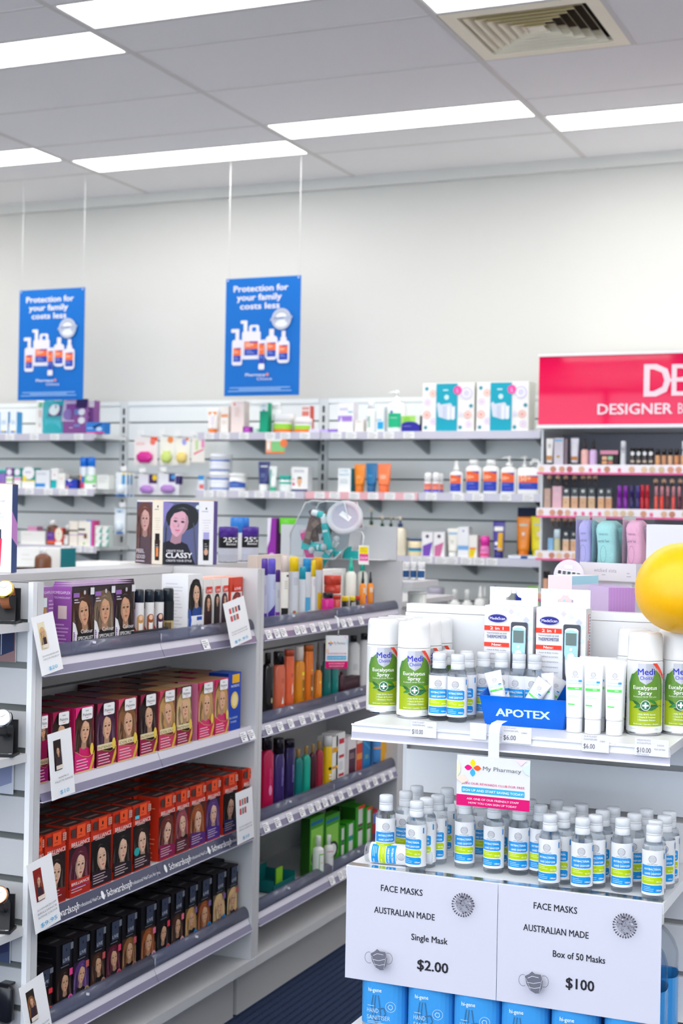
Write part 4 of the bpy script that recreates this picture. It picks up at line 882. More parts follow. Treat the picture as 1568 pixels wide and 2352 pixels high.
for p0, p1, yt, c, cc, lab in ((1181, 1214, 1187, 'f28c1c', 'e87a10', 'orange sun tube standing in the display tray'), (1213, 1253, 1186, 'efe018', 'd8cf10', 'yellow sun tube standing in the display tray')):
    a, b = at_y(p0, 1270, YF+.04).x, at_y(p1, 1270, YF+.04).x; zb = at_y(1200, 1277, YF+.05).z
    put(squeeze(b-a-.002, at_y(p0, yt, YF+.05).z-zb, c, cc, [(.1, .9, .86, .94, 'd8dccc'), ('e', .55, .55, .16, .16, 'f4e8e0'), ('b', .3, .8, .4, 2, rgbmix(c, '804000', .3))], capf=.12), 'squeeze_tube', lab, 'tube', ((a+b)/2, YF+.07, zb), group='sun tubes')
wall_items([
 ('bot', 1027, 1055, 1354, 'f4f4f2', 'f6f6f4', [('e', .5, .5, .16, .16, 'b0783a'), ('e', .5, .42, .16, .12, '5a3f80')], 'squat white bottle, left one on the lowest wall shelf', dict(capf=.32, capw=.42, neck=.35, dr=.6, p=2, sh=.28)),
 ('bot', 1056, 1083, 1355, 'f4f4f2', 'f6f6f4', [('e', .5, .5, .16, .16, 'b0783a'), ('e', .5, .42, .16, .12, '5a3f80')], 'squat white bottle, second from left on the lowest wall shelf', dict(capf=.32, capw=.42, neck=.35, dr=.6, p=2, sh=.28)),
 ('mist', 1085, 1112, 1347, 'f4f4f2', 'f6f6f4', [('e', .5, .5, .16, .16, 'b0783a')], 'white mist bottle on the lowest wall shelf, in front', dict(bodyf=.66)),
 ('mist', 1098, 1120, 1347, 'f4f4f2', 'f6f6f4', [], 'white mist bottle on the lowest wall shelf, behind', dict(back=.07, bodyf=.66)),
 ('mist', 1126, 1142, 1347, '0e8a60', '3a4cc0', [], 'slim bottle with blue cone cap on the lowest wall shelf', dict(bodyf=.6)),
 ('mist', 1152, 1170, 1349, 'f0ede8', 'f2efe9', [], 'slim cream bottle with pale cone cap on the lowest wall shelf', dict(bodyf=.6)),
 ('tub', 1178, 1206, 1359, '5a6ad0', '3348c0', [], 'white tub with royal blue lid on the lowest wall shelf', dict(capf=.4)),
 ('tube', 1205, 1243, 1348, '9adf4a', '1fae6a', [(0, 1, .7, 1, 'c8f0d8')], 'lime and mint tube on the lowest wall shelf'),
 ('tub', 975, 1012, 1350, 'f0b0a8', 'b9b4c6', [(0, 1, .3, .6, 'd84a50'), (.3, .6, .1, .7, 'f2ece8'), (.6, 1, .2, .7, 'f0c070')], 'tub with violet lid and red and orange label', dict(capf=.35)),
 ('tub', 1004, 1026, 1376, 'f2f2f0', 'f4f4f2', [], 'low white tub beside the violet lidded tub', dict(capf=.4)),
], SZ[3], 'bottles on the lowest wall shelf', YF, pyb=1400)
# white counter behind the left aisle, with cartons and a brown bottle
ctop = 1.035
ct = M().box(-4.75, 5.15, 0, -3.1, 5.75, ctop-.02, LAM).box(-4.77, 5.13, ctop-.02, -3.08, 5.77, ctop, LAM)
put(ct.mesh('counter'), 'display_counter', 'white counter behind the near gondola, mostly hidden', 'counter', (0, 0, 0))
def mid_item(spec_fn, p0, p1, yt, y, **k):
    a, b = at_y(p0, 1312, y).x, at_y(p1, 1312, y).x; return (a+b)/2, b-a, at_y((p0+p1)/2, yt, y).z-ctop
x, w_, h_ = mid_item(None, 36, 138, 1258, 5.42); put(carton(w_, h_, .12, 'ecebe8', Art(w_, h_).bars(.03, w_*.4, h_*.8, 2, .02, .005, 'dddbd6'), side='0e6f7a'), 'carton', 'large plain white carton with teal side, standing behind the brown bottle', 'carton', (x, 5.48, ctop))
x, w_, h_ = mid_item(None, 82, 115, 1257, 5.30); put(bottle(w_, h_, '6e3f22', 'f3f3f2', [(.5, 1, 0, .5, 'e6e6ea'), ('b', .55, .9, .3, 2, '8a8a90')], capf=.17, capw=.45, neck=.4, dr=1, sh=.16, bz=(.0, .5), p=2), 'bottle', 'squat brown glass bottle with white cap on the hidden counter', 'bottle', (x, 5.30, ctop), rz=0)
pot = None
for k in range(3):
    x, w_, h_ = mid_item(None, 38+16*k, 52+16*k, 1302, 5.28)
    put(tub(w_, h_, 'd8cfc8', '3a1e16', capf=.5), 'pot', '%s small dark-lidded pot of three left of the brown bottle' % ['left', 'middle', 'right'][k], 'pot', (x, 5.27, ctop), group='small dark-lidded pots')
x, w_, h_ = mid_item(None, 200, 300, 1290, 5.5); put(carton(w_, h_, .18, 'f0efec', side='e6e4e0'), 'carton', 'low white carton showing above the gondola top', 'carton', (x, 5.5, ctop))

# hanging goods on hooks between left and middle uprights
def hook_items(rows):
    hk = M().tube([(0, 0, 0), (0, -.22, .0), (0, -.235, .012)], .0022, mat('b0b4b8', 'metal'), 6)
    hk.box(-.018, -.236, .004, .018, -.234, .03, mat('ececec', 'print')); hk = hk.mesh('hook')
    for q in rows:
        px0, px1, y0, y1, spec, lab, cat, n = q[:8]; Y_ = q[8] if len(q) > 8 else 6.74
        a, b = at_y(px0, y0, Y_).x, at_y(px1, y0, Y_).x; zt = at_y(px0, y0, Y_).z; zb = at_y(px0, y1, Y_).z
        xm = (a+b)/2; w, h = b-a, zt-zb
        h_ = put(hk, 'display_hook', 'wire hook holding the '+lab, 'hook', (xm, SY-.004, zt+.004), group='wall display hooks')
        sp = spec(w, h)
        for k in range(n): put(sp, 'hanging_pack', (['front ', 'second ', 'third '][k] if n > 1 else '')+lab, cat, (xm, Y_+.035*k, zb), group='hanging packs')
hook_items([
 (309, 362, 1004, 1068, lambda w, h: hang(w, h, 'f2e9e6', [(.7, 1, .85, 1, 'f05a3a'), ('e', .8, .82, .12, .12, 'f07a6a'), ('b', .08, .5, .8, 3, 'e8a0a0')], 'd61a90'), 'pack with a magenta blister', 'pack', 1),
 (368, 402, 1004, 1068, lambda w, h: hang(w, h, 'f3efe4', [('e', .7, .9, .2, .2, 'f09050'), (.2, .7, .3, .5, 'c8e070')], 'cfe07a'), 'pack with a lime blister', 'pack', 1),
 (403, 437, 1006, 1068, lambda w, h: hang(w, h, 'f3f0e4', [('e', .6, .85, .15, .2, 'a8a8e8'), (.7, .9, .9, 1, 'f07050')], 'f3d77a'), 'pack with a yellow blister', 'pack', 1),
 (440, 471, 1006, 1062, lambda w, h: hang(w, h, 'f2ece4', [(.75, .95, .6, .95, 'f08ac0'), (.3, .5, .5, .9, 'c8e0a0'), ('p', [(.2, .3), (.9, .5), (.9, .56), (.2, .38)], 'f06080')], None), 'pack with pink and green stripes', 'pack', 1),
 (318, 362, 1090, 1136, lambda w, h: hang(w, h, 'eeeaf2', [(.55, .98, .55, 1, '4a2a60'), ('e', .85, .85, .13, .13, 'f3cf30')], 'c08ad8'), 'violet soother pack on the left', 'pack', 1),
 (364, 412, 1088, 1136, lambda w, h: hang(w, h, 'eeeef2', [(.5, .8, .6, 1, '3a2a70'), (.82, 1, .5, .9, '3a2a70'), ('e', .7, .85, .1, .1, '4aa0e0')], 'b88ad0'), 'violet soother pack on the right', 'pack', 2),
 (266, 292, 1085, 1140, lambda w, h: hang(w, h, 'e8edf2', [(.55, .85, .5, .9, '4a9ad0'), ('e', .7, .95, .12, .12, 'f0d040'), (.0, .9, .0, .08, '1a78c8')], 'dfe6ee'), 'pale blue pack on the upright', 'pack', 3, 6.66),
 (264, 288, 1168, 1226, lambda w, h: hang(w, h, 'e8eef4', [(.1, .9, .82, 1, 'c0d4e8'), (.3, .6, .86, .9, '2a3a50'), (.15, .85, .0, .07, '2a78d0')], 'd5e0ec'), 'single clear blue pack low on the upright', 'pack', 1, 6.66),
 (611, 654, 1009, 1042, lambda w, h: hang(w, h, '86cf86', [(0, 1, 0, .14, 'f07838'), (0, .3, .1, .95, 'f0b090'), (.05, .22, .3, .8, 'f5efe8'), (0, 1, .86, 1, 'f2f0ee'), ('e', .95, .72, .2, .2, 'f58048')], None), 'small green and orange shelf talker under the top shelf', 'sign', 1, 6.585),
])
# ================================================================ hair colour cartons on the near gondola (fronts look to +X)
QX = PI/2
def yat(px, py, X=-1.77): return max(at_x(px, py, X).y, 2.5365)
HX = {'black': '17100f', 'brown': '4a2c1e', 'dark': '2a1814', 'auburn': '6b2f26', 'plum': '4a2440', 'caramel': '8a5a35', 'blonde': 'c99a5c', 'pale': 'd9b780', 'wine': '5c1f30', 'violet': '5a3a78', 'red': '8c2a22', 'copper': '9c5228', 'ash': '7d6650', 'rose': '9a4a52'}
def pal_art(w, h, hair, base, word, lowc, gold=0, bg=None):
    A = Art(w, h); A.rect(0, 0, w, h, base); A.rect(w*.04, h*.88, w*.97, h*.97, bg or rgbmix(HX[hair], '201010', .45))
    portrait(A, w*.04, h*.27, w*.97, h*.90, bg or rgbmix(HX[hair], '201010', .45), HX[hair], 'e6b593', cloth=base, big=1.05)
    A.poly([(0, 0), (w, 0), (w, h*.24), (w*.7, h*.2), (w*.35, h*.24), (0, h*.34)], lowc)
    A.poly([(0, h*.97), (0, h*.82), (w*.16, h*.93), (w*.3, h), (0, h)], lowc)
    A.path([(0, h*.345), (w*.35, h*.25), (w*.7, h*.215), (w, h*.26)], .0008, 'e8c46a')
    if word: A.rect(w*.03, h*.27, w*.97, h*.355, 'e9d9a8'); A.text(word, w*.5, h*.285, h*.055, '5c2a30' if base != 'b5105a' else '7c1a50', .1, fit=w*.86)
    A.bars(w*.08, w*.8, h*.2, 4, h*.045, h*.014, 'f4c8d8', 3)
    if gold: A.poly([(w*.72, 0), (w*.84, 0), (w, h*.16), (w, h*.3)], 'e0b43a'); A.ell(w*.86, h*.33, w*.09, h*.09, 'f0cf50')
    A.rect(0, 0, w, h*.02, 'f2c890')
    A.rr(w*.30, h*.80, w*.86, h*.985, w*.05, 'f4f3f4')
    A.text('NAPRO', w*.58, h*.925, h*.026, '3a3a40', .2); A.text('Palette', w*.58, h*.855, h*.06, '26262c', .1, fit=w*.44)
    A.poly([(w*.47, h*.842), (w*.58, h*.822), (w*.7, h*.838), (w*.58, h*.832)], 'e0452a')
    return A
def bri_art(w, h, hair, low, word2=True, skin='e8bfa4'):
    A = Art(w, h); A.rect(0, 0, w, h, 'd4351c')
    portrait(A, 0, h*.12, w, h*.69, rgbmix(HX[hair], '140c10', .6), HX[hair], skin, cloth='1c1216', big=1.0)
    A.poly([(0, 0), (w, 0), (w, h*.2), (0, h*.26)], low); A.rect(0, 0, w, h*.02, 'c8321c')
    A.bars(w*.08, w*.9, h*.19, 4, h*.038, h*.011, 'd8c0c4', 7)
    A.rect(w*.04, h*.70, w*.96, h*.71, '1c1012')
    A.text('BRILLIANCE', w*.5, h*.715, h*.085, 'f6ece8', .15, fit=w*.9); A.bars(w*.15, w*.85, h*.705, 1, 1, .0012, 'f0d8d0')
    A.rect(w*.05, h*.85, w*.26, h*.97, '4a3432'); A.rect(w*.30, h*.82, w*.72, h, 'ee5426'); A.ell(w*.5, h*.925, w*.04, h*.03, '3a1410'); A.bars(w*.38, w*.62, h*.87, 1, 1, .0014, '8a2414')
    A.rect(w*.78, h*.86, w*.96, h*.97, 'cf9a8c'); A.bars(w*.8, w*.94, h*.95, 3, h*.03, .0012, '7a3a30')
    return A
def live_art(w, h, hair, badge, skin='d8ab88', c='0f0e12'):
    A = Art(w, h); A.rect(0, 0, w, h, c)
    portrait(A, w*.03, h*.03, w*.97, h*.62, rgbmix(HX[hair], '0a0808', .55), HX[hair], skin, cloth='141216', big=1.0)
    A.rect(w*.3, h*.70, w*.78, h*.99, '3a4256'); A.text('LIVE', w*.54, h*.73, h*.075, 'c8ccd8', .1, fit=w*.4); A.ell(w*.54, h*.9, w*.04, h*.025, '12141a')
    A.rect(w*.8, h*.88, w*.97, h*.98, '787c88'); A.bars(w*.2, w*.95, h*.675, 1, 1, .002, '6a6c78')
    A.ell(w*.82, h*.16, w*.15, w*.15, badge); A.ell(w*.82, h*.16, w*.08, w*.08, rgbmix(badge, '000000', .4)); A.rect(w*.74, h*.5, w*.94, h*.6, rgbmix(badge, 'ff3060', .4))
    return A
def spec_art(w, h, hair):
    A = Art(w, h); A.rect(0, 0, w, h, '1d1618'); A.rect(w*.02, h*.9, w*.98, h*.98, '3a3032')
    portrait(A, w*.02, h*.12, w*.98, h*.92, '3a3032', HX[hair], 'd9a684', cloth='221a1c', big=1.08, flip=1)
    A.poly([(0, 0), (w*.14, 0), (w*.3, h*.12), (w*.22, h*.3), (w*.12, h*.42), (0, h*.46)], 'e9e6ea'); A.bars(w*.03, w*.12, h*.3, 8, h*.03, .003, '7a4a9c')
    A.text('Colour', w*.66, h*.27, h*.09, 'f0eef0', 0, fit=w*.56); A.rect(w*.2, h*.15, w*.99, h*.26, '141012'); A.text('SPECIALIST', w*.6, h*.17, h*.075, 'f4f2f4', .5, fit=w*.72)
    A.rect(w*.22, 0, w, h*.085, 'd8ccb8'); A.text('OMEGAPLEX', w*.64, h*.02, h*.05, '6a5848', .3, fit=w*.62)
    A.rect(0, h*.83, w*.28, h*.9, '9a6ab8'); A.rect(w*.8, h*.86, w*.98, h*.97, 'e6e6ea'); A.bars(0.003, w*.3, h*.8, 2, h*.04, .002, 'd8d0dc')
    A.ell(w*.52, h*.9, w*.05, h*.035, 'c8c4c8')
    return A
purp_side = lambda d, h: Art(d, h).text('OMEGAPLEX', d/2, h*.88, .009, 'e6cdec', .3, fit=d*.86).text('TECHNOLOGY', d/2, h*.81, .006, 'e6cdec', .2, fit=d*.86).rect(d*.3, h*.5, d*.75, h*.7, 'd8c4c0').bars(d*.1, d*.9, h*.42, 6, h*.055, .003, 'c495cc')
def place_carton(me, px0, px1, py, z, lab, group, X=-1.7735, d=.055, cat='carton', nm='carton'):
    y0, y1 = yat(px0, py, X), yat(px1, py, X)
    return put(me, nm, lab, cat, (X-d/2, (y0+y1)/2, z), QX, group=group)
def wpx(px0, px1, py, X=-1.7735): return yat(px1, py, X)-yat(px0, py, X)-.001
# shelf 1
z = NZ[0]
H1 = .142
for i, (a, b, hair, lab, X) in enumerate([(164, 213, 'brown', 'left black hair colour carton of the row of three, purple side showing', -1.80), (213.5, 261, 'ash', 'middle black hair colour carton of the row of three on the top shelf', -1.80), (261.5, 307, 'dark', 'right black hair colour carton of the row of three on the top shelf', -1.80)]):
    w = wpx(a, b, 1420, X); me = carton(w, H1, .05, '1d1618', spec_art(w, H1, hair), side='8d4f9c', top='8f6a9a', sart=purp_side(.05, H1))
    place_carton(me, a, b, 1420, z, lab, 'black and purple hair colour cartons', X, .05)
    b2 = carton(w, H1, .05, '1d1618', side='8d4f9c', top='a58aac')
    for k in range(1, 3): place_carton(b2, a, b, 1420, z, 'hair colour carton %s behind the %s black one of the top shelf row' % (['directly', 'two places'][k-1], ['left', 'middle', 'right'][i]), 'black and purple hair colour cartons', X-.052*k, .05)
w = wpx(82, 122, 1420, -1.83)
A = Art(w, H1).rect(0, 0, w, H1, '9a62a8'); portrait(A, 0, H1*.3, w*.6, H1*.86, '8a7460', HX['blonde'], 'e6bb9a'); A.text('OMEGAPLEX', w*.5, H1*.9, .008, 'e6cdec', .3, fit=w*.9); A.rect(w*.3, H1*.7, w*.55, H1*.84, 'dfe4ea'); A.bars(w*.65, w*.95, H1*.8, 8, .008, .003, 'c9a0d0')
place_carton(carton(w, H1, .05, '9a62a8', A, side='8d4f9c'), 82, 122, 1420, z, 'purple hair colour carton with blonde model at the left end of the top shelf', 'black and purple hair colour cartons', -1.83, .05)
def round_size(p0, p1, py, X, dr=1):
    """true width, centre y and centre x of a round or oval thing whose front touches the plane X"""
    pc = (p0+p1)/2; q = at_x(pc, py, X-.02); t = (q-C0).dot(FW); ps = math.atan2(-q.x, q.y)
    app = (p1-p0)*t/FPX/2; b = app/math.sqrt(math.cos(ps)**2+(math.sin(ps)/dr)**2); Xc = X-b
    return 2*b/dr, at_x(pc, py, Xc).y, Xc
def cansat(px0, px1, pyt, pyb, X, z, body, cap, B, lab, grp, capf=.3, **k):
    w, yc, Xc = round_size(px0, px1, pyb, X); h = at_x((px0+px1)/2, pyt, Xc).z-z
    put(spray_can(w-.001, h, body, cap, B, capf, **k), 'spray_can', lab, 'spray can', (Xc, yc, z), .95, group=grp)
def face_can(hair, bgc='e8e4e2', red=1):
    return [(0, 1, 0, 1, bgc), ('e', .5, .55, .3, .34, HX[hair]), ('e', .52, .58, .16, .2, 'e8bfa0'), ('p', [(.2, .1), (.2, .6), (.34, .6), (.36, .1)], HX[hair]), ('p', [(.66, .1), (.7, .6), (.8, .55), (.84, .1)], HX[hair]), ('e', .53, .5, .05, .03, 'b04a48')] + ([('p', [(0, 0), (.55, 0), (0, .35)], 'd8341f')] if red else [])
tray = M(); 
ty0, ty1 = yat(306, 1460, -1.79), yat(385, 1460, -1.79); tl = ty1-ty0
tray.box(-tl/2, -.03, 0, tl/2, .03, .004, mat('20222c', 'gloss')).box(-tl/2, -.031, 0, tl/2, -.029, .03, mat('20222c', 'gloss')).box(-tl/2, .029, 0, tl/2, .031, .03, mat('20222c', 'gloss')).box(-tl/2, -.029, 0, -tl/2+.002, .029, .03, mat('20222c', 'gloss')).box(tl/2-.002, -.029, 0, tl/2, .029, .03, mat('20222c', 'gloss'))
put(tray.mesh('tray'), 'display_tray', 'small black plastic tray holding three root touch-up cans', 'tray', (-1.82, (ty0+ty1)/2, z), QX)
for i, (a, b) in enumerate([(306, 330), (329, 353), (351, 375)]):
    cansat(a, b, 1354, 1460, -1.797, z+.0045, 'e8e4e2', '1c2630', face_can(['blonde', 'copper', 'plum'][i]), '%s root touch-up can of three in the black tray' % ['left', 'middle', 'right'][i], 'root touch-up cans', .34)
cansat(370, 398, 1351, 1466, -1.80, z, 'c7b07a', '18222a', [(0, .6, 0, .45, 'b89c68'), (.15, .6, .08, .4, '6c5c40'), (0, 1, .45, 1, '1c2024')], 'black-capped gold spray can beside the black tray', 'dark spray cans', .36)
cansat(388, 411, 1351, 1462, -1.835, z, '17201c', '18222a', [(.2, .8, .1, .9, '20382c')], 'dark green spray can behind the gold one', 'dark spray cans', .36)
X = -1.80
w = wpx(430, 464, 1420, X); h = .152; d = .075
A = Art(w, h).rect(0, 0, w, h, 'f0f0f2'); portrait(A, w*.05, h*.28, w*.98, h*.93, 'eceaec', HX['black'], 'e8bd9f', cloth='2a4a90', big=1.0); A.rect(0, 0, w, h*.32, 'f0f2f8'); A.poly([(0, 0), (w*.1, 0), (w*.2, h*.25), (w*.12, h*.42), (0, h*.45)], '2a56b8'); A.text('touch up', w*.55, h*.13, .013, '5a5ab0', 0, fit=w*.7); A.rect(w*.55, h*.24, w*.9, h*.3, '2a56b8')
s_ = Art(d, h).bars(d*.15, d*.85, h*.85, 14, h*.055, .002, 'c8ccd4')
place_carton(carton(w, h, d, 'ecedf0', A, sart=s_), 430, 464, 1420, z, 'white touch-up carton with black-haired model, top shelf', 'white hair colour cartons', X, d)
for i, (a, b, hair, bg, lab) in enumerate([(466, 487, 'brown', 'f0ece8', 'white carton with red LIVE tag, brown-haired model'), (489, 505, 'black', 'f0ece8', 'white carton with red LIVE tag, black-haired model'), (506, 523, 'plum', 'f0ece8', 'white carton with red LIVE tag, plum-haired model'), (527, 556, 'red', 'd8472f', 'red carton partly behind the tall price card on the top shelf')]):
    w = wpx(a, b, 1420, X); h = .138
    A = Art(w, h).rect(0, 0, w, h, bg); portrait(A, w*.08, h*.16, w*.94, h*.72, 'efe6e2', HX[hair], 'e6b594', cloth='3a2a30'); A.rect(w*.2, h*.74, w*.85, h*.86, 'dd3a2a'); A.text('LIVE', w*.52, h*.76, h*.07, 'ffffff', .4, fit=w*.5); A.bars(w*.1, w*.9, h*.12, 2, h*.05, .003, 'b8a0a0'); A.rect(0, 0, w, h*.03, 'd8402c')
    place_carton(carton(w, h, .05, bg, A, top='f0a890'), a, b, 1420, z, lab, 'white hair colour cartons', X, .05)
    if i < 3: place_carton(carton(w, h, .05, bg, top='f0c8b8'), a, b, 1420, z, 'white carton right behind the one with the %s-haired model' % ['brown', 'black', 'plum'][i], 'white hair colour cartons', X-.052, .05)
# shelf 2: magenta and dark cartons
z = NZ[1]; D = .058; PH = .142
P2 = [(74, 109, 'brown', 'b5105a', 'INTENSIVE', 'b5107a', 0, 'brown-haired model and magenta wedge, leftmost in the row'),
 (117, 160, 'dark', '8c0f3c', 'INTENSIVE', 'a01048', 0, 'dark-haired model mostly hidden by the $10 card'),
 (169, 214, 'brown', 'd81e6a', None, 'e02078', 1, 'curly-haired model, right of the $10 card'),
 (219, 264, 'plum', '3a1018', 'INTENSIVE', '9c1848', 1, 'deep plum-haired model on black'),
 (267.5, 313, 'caramel', 'a83048', 'COLOUR', 'd84468', 1, 'caramel-haired model and rose wedge'),
 (318, 358, 'dark', '2c0e12', 'INTENSIVE', '981440', 1, 'dark-haired model on a black and red carton'),
 (362, 401, 'blonde', 'a83848', 'COLOUR', 'cf3c60', 1, 'dark blonde model and rose wedge'),
 (402, 438, 'pale', '401a14', 'INTENSIVE', '981440', 1, 'pale blonde model and gold band'),
 (452, 488, 'blonde', 'd83070', None, 'd81e60', 1, 'golden blonde model on pink, left of the last pair'),
 (489.5, 522, 'blonde', 'd83070', None, 'd81e60', 1, 'golden blonde model on pink, next to the blue carton')]
for i, (a, b, hair, base, word, low, g, lab) in enumerate(P2):
    w = wpx(a, b, 1700); me = carton(w, PH, D, base, pal_art(w, PH, hair, base, word, low, g), side=rgbmix(base, '5a0a20', .3) if i not in (8, 9) else 'd87898', top=rgbmix(HX[hair], '6a4a40', .25), sart=Art(D, PH).bars(.006, D-.006, PH*.9, 10, .012, .002, rgbmix(base, 'ffffff', .35)))
    place_carton(me, a, b, 1700, z, 'hair colour carton with white tag, '+lab, 'magenta hair colour cartons', -1.7735, D)
    nb = [1, 2, 2, 3, 3, 3, 3, 3, 3, 2][i]
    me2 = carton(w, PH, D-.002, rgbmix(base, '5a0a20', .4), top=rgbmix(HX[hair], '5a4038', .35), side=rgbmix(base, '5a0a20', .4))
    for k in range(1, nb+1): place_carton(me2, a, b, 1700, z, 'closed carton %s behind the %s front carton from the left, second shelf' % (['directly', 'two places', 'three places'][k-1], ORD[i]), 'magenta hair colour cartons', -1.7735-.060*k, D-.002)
w = wpx(523, 552, 1640); h = .150
A = Art(w, h).rect(0, 0, w, h, '0c3fae').rect(w*.3, h*.82, w*.88, h*.97, 'f2b811').text('NORDIC', w*.55, h*.75, h*.06, 'e6ecfa', .5, fit=w*.66).ell(w*.5, h*.52, w*.3, h*.15, 'e8c65a').ell(w*.5, h*.52, w*.2, h*.11, 'f0dca0').text('BLONDE', w*.44, h*.20, h*.05, 'c8dcfa', .4, fit=w*.62).text('TONER', w*.42, h*.13, h*.05, 'c8dcfa', .4, fit=w*.5)
place_carton(carton(w, h, D, '0c3fae', A, side='0a2c84', top='2a58b8'), 523, 552, 1640, z, 'blue carton with a yellow top label at the right end of the second shelf', 'blue toner carton', -1.776, D)
# shelf 3: orange-red cartons
z = NZ[2]; BH = .152
P3 = [(60, 98, 'auburn', '7a2018', 'cut off by the side panel, leftmost'), (103, 150, 'dark', '8c1c18', 'dark-haired model, partly behind the $9.95 card'), (158, 205, 'wine', 'b8281c', 'wine-haired model with LUMINANCE line'),
 (208, 254, 'black', '2a1a24', 'black-haired model with full fringe'), (258, 300, 'black', '241a20', 'black-haired model, turned slightly'), (304, 343, 'dark', '301c20', 'very dark-haired model and turquoise tag'),
 (363, 399, 'auburn', '8c1c50', 'auburn-haired model, magenta foot'), (401, 431, 'rose', '5c2430', 'rose-haired model'), (434, 468, 'copper', '5a2a78', 'light copper-haired model, purple foot'), (471, 502, 'violet', '4a2a88', 'violet-haired model'),
 (510, 541, 'black', '1f2a60', 'black-haired model with blue foot'), (553, 585, 'red', '7a2018', 'last at the right, behind the tall price card')]
for i, (a, b, hair, low, lab) in enumerate(P3):
    w = wpx(a, b, 1950); A = bri_art(w, BH, hair, low)
    if i == 2: A.rect(w*.03, BH*.14, w*.97, BH*.24, 'c22a1c'); A.text('BRILLIANCE', w*.5, BH*.165, BH*.06, 'f8f0ec', .2, fit=w*.86); A.text('LUMINANCE', w*.5, BH*.12, BH*.03, '8a50b8', .3, fit=w*.8)
    if i == 5: A.ell(w*.16, BH*.3, w*.16, w*.13, '2aa8a8'); A.rect(w*.02, BH*.8, w*.26, BH*.85, '5cc8e0')
    me = carton(w, BH, .058, 'c8351c', A, side='b52c16', top='3c2422', sart=Art(.058, BH).rect(.008, BH*.5, .035, BH*.57, '1a0e0c').bars(.008, .05, BH*.42, 8, .011, .002, 'e08a70').bars(.008, .05, BH*.9, 2, .011, .002, 'e08a70'),
                tart=Art(w, .058).rect(0, 0, w, .006, 'd8401e').rect(w*.2, .02, w*.8, .03, '7a6a66').rect(0, 0, .003, .058, 'c8381c'))
    place_carton(me, a, b, 1950, z, 'orange-red hair colour carton: '+lab, 'orange-red hair colour cartons', -1.7735, .058)
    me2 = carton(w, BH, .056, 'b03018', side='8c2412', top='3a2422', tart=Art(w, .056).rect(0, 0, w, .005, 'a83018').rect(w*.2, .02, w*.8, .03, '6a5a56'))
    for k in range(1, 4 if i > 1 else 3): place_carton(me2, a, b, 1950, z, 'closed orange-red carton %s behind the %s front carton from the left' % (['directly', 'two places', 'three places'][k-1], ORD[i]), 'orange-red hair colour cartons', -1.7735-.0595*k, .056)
# shelf 4: black cartons
z = NZ[3]; LH = .146
P4 = [(76, 121, 'dark', 'd8423a', 'low black carton at the left end behind the price card'), (129, 166, 'dark', 'e05ab0', 'dark brown-haired model, first tall one from the left'), (168, 203, 'violet', 'a8865c', 'violet-haired model'), (208, 240, 'brown', 'a8785c', 'brown-haired model, hand at the chin'),
 (243, 276, 'wine', 'd85070', 'deep red-haired model'), (279, 311, 'caramel', 'a87868', 'caramel-haired model with face turned'), (322, 355, 'copper', 'd8a0b0', 'light copper-haired model'), (358, 387, 'black', 'd04a50', 'model shown full length on black'), (391, 419, 'brown', 'e0a0a8', 'model whose fringe covers her eyes'),
 (423, 449, 'blonde', '2a8ac8', 'blonde model and blue badge, left one'), (451, 481, 'copper', '2a8ac8', 'golden blonde model and blue badge, right one'), (486, 514, 'pale', '2a78c0', 'pale blonde model with short hair'), (518, 543, 'pale', '9a5a50', 'very pale blonde model, last at the right')]
for i, (a, b, hair, badge, lab) in enumerate(P4):
    h = LH if i else .11
    w = wpx(a, b, 2200, -1.79); me = carton(w, h, .057, '0f0e12', live_art(w, h, hair, badge), side='121116', top='241e22', sart=Art(.06, h).bars(.01, .05, h*.9, 10, .012, .0018, '34323a'),
                tart=Art(w, .06).rr(w*.2, .022, w*.8, .03, .003, '6e6a6e').rect(0, 0, w, .004, '2e2a30'))
    place_carton(me, a, b, 2200, z, 'black hair colour carton: '+lab, 'black hair colour cartons', -1.786, .057)
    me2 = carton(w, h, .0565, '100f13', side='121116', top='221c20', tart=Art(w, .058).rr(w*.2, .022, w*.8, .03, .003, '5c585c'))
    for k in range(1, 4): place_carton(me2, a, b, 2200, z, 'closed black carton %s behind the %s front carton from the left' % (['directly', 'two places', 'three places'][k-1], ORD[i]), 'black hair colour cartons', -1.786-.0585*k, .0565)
# price cards leaning on the shelf fronts
def pcard(px0, px1, pyt, pyb, price, lines, lab, pic, X=-1.735, tiltx=.12, roll=0):
    y0, y1 = at_x(px0, pyb, X).y, at_x(px1, pyb, X).y; w = abs(y1-y0); zt, zb = at_x(px0, pyt, X).z, at_x((px0+px1)/2, pyb, X).z; h = zt-zb
    A = Art(w, h)
    pc, hr = pic
    if hr: 
        A.rect(w*.2, h*.42, w*.52, h*.88, pc); portrait(A, w*.22, h*.5, w*.5, h*.8, pc, HX[hr], 'e0b090'); A.rect(w*.22, h*.44, w*.5, h*.5, 'e8dcd0')
    else:
        for r in range(2):
            for k in range(4-r): A.rect(w*(.2+.14*k), h*(.72-.17*r), w*(.3+.14*k), h*(.84-.17*r), ['d8505a', '8a8a8a', 'c85a48', '5a4a60'][k])
    for k, s in enumerate(lines): A.text(s, w*.5, h*(.30-.055*k), h*.038, '7c7c84', 0, fit=min(w*.75, w*.085*len(s)))
    A.text(price, w*.5, h*.06, h*.085, '3fa8d8', .1, fit=w*.13*len(price))
    m_ = M().box(-w/2, -.0006, 0, w/2, 0, h, mat('f3f3f6', 'print')).art(A, front(w, -.0006))
    put(m_.mesh('price_card'), 'price_card', lab, 'price card', (X, (y0+y1)/2, zb), QX, group='tall white price cards', rot=(-tiltx, roll, QX))
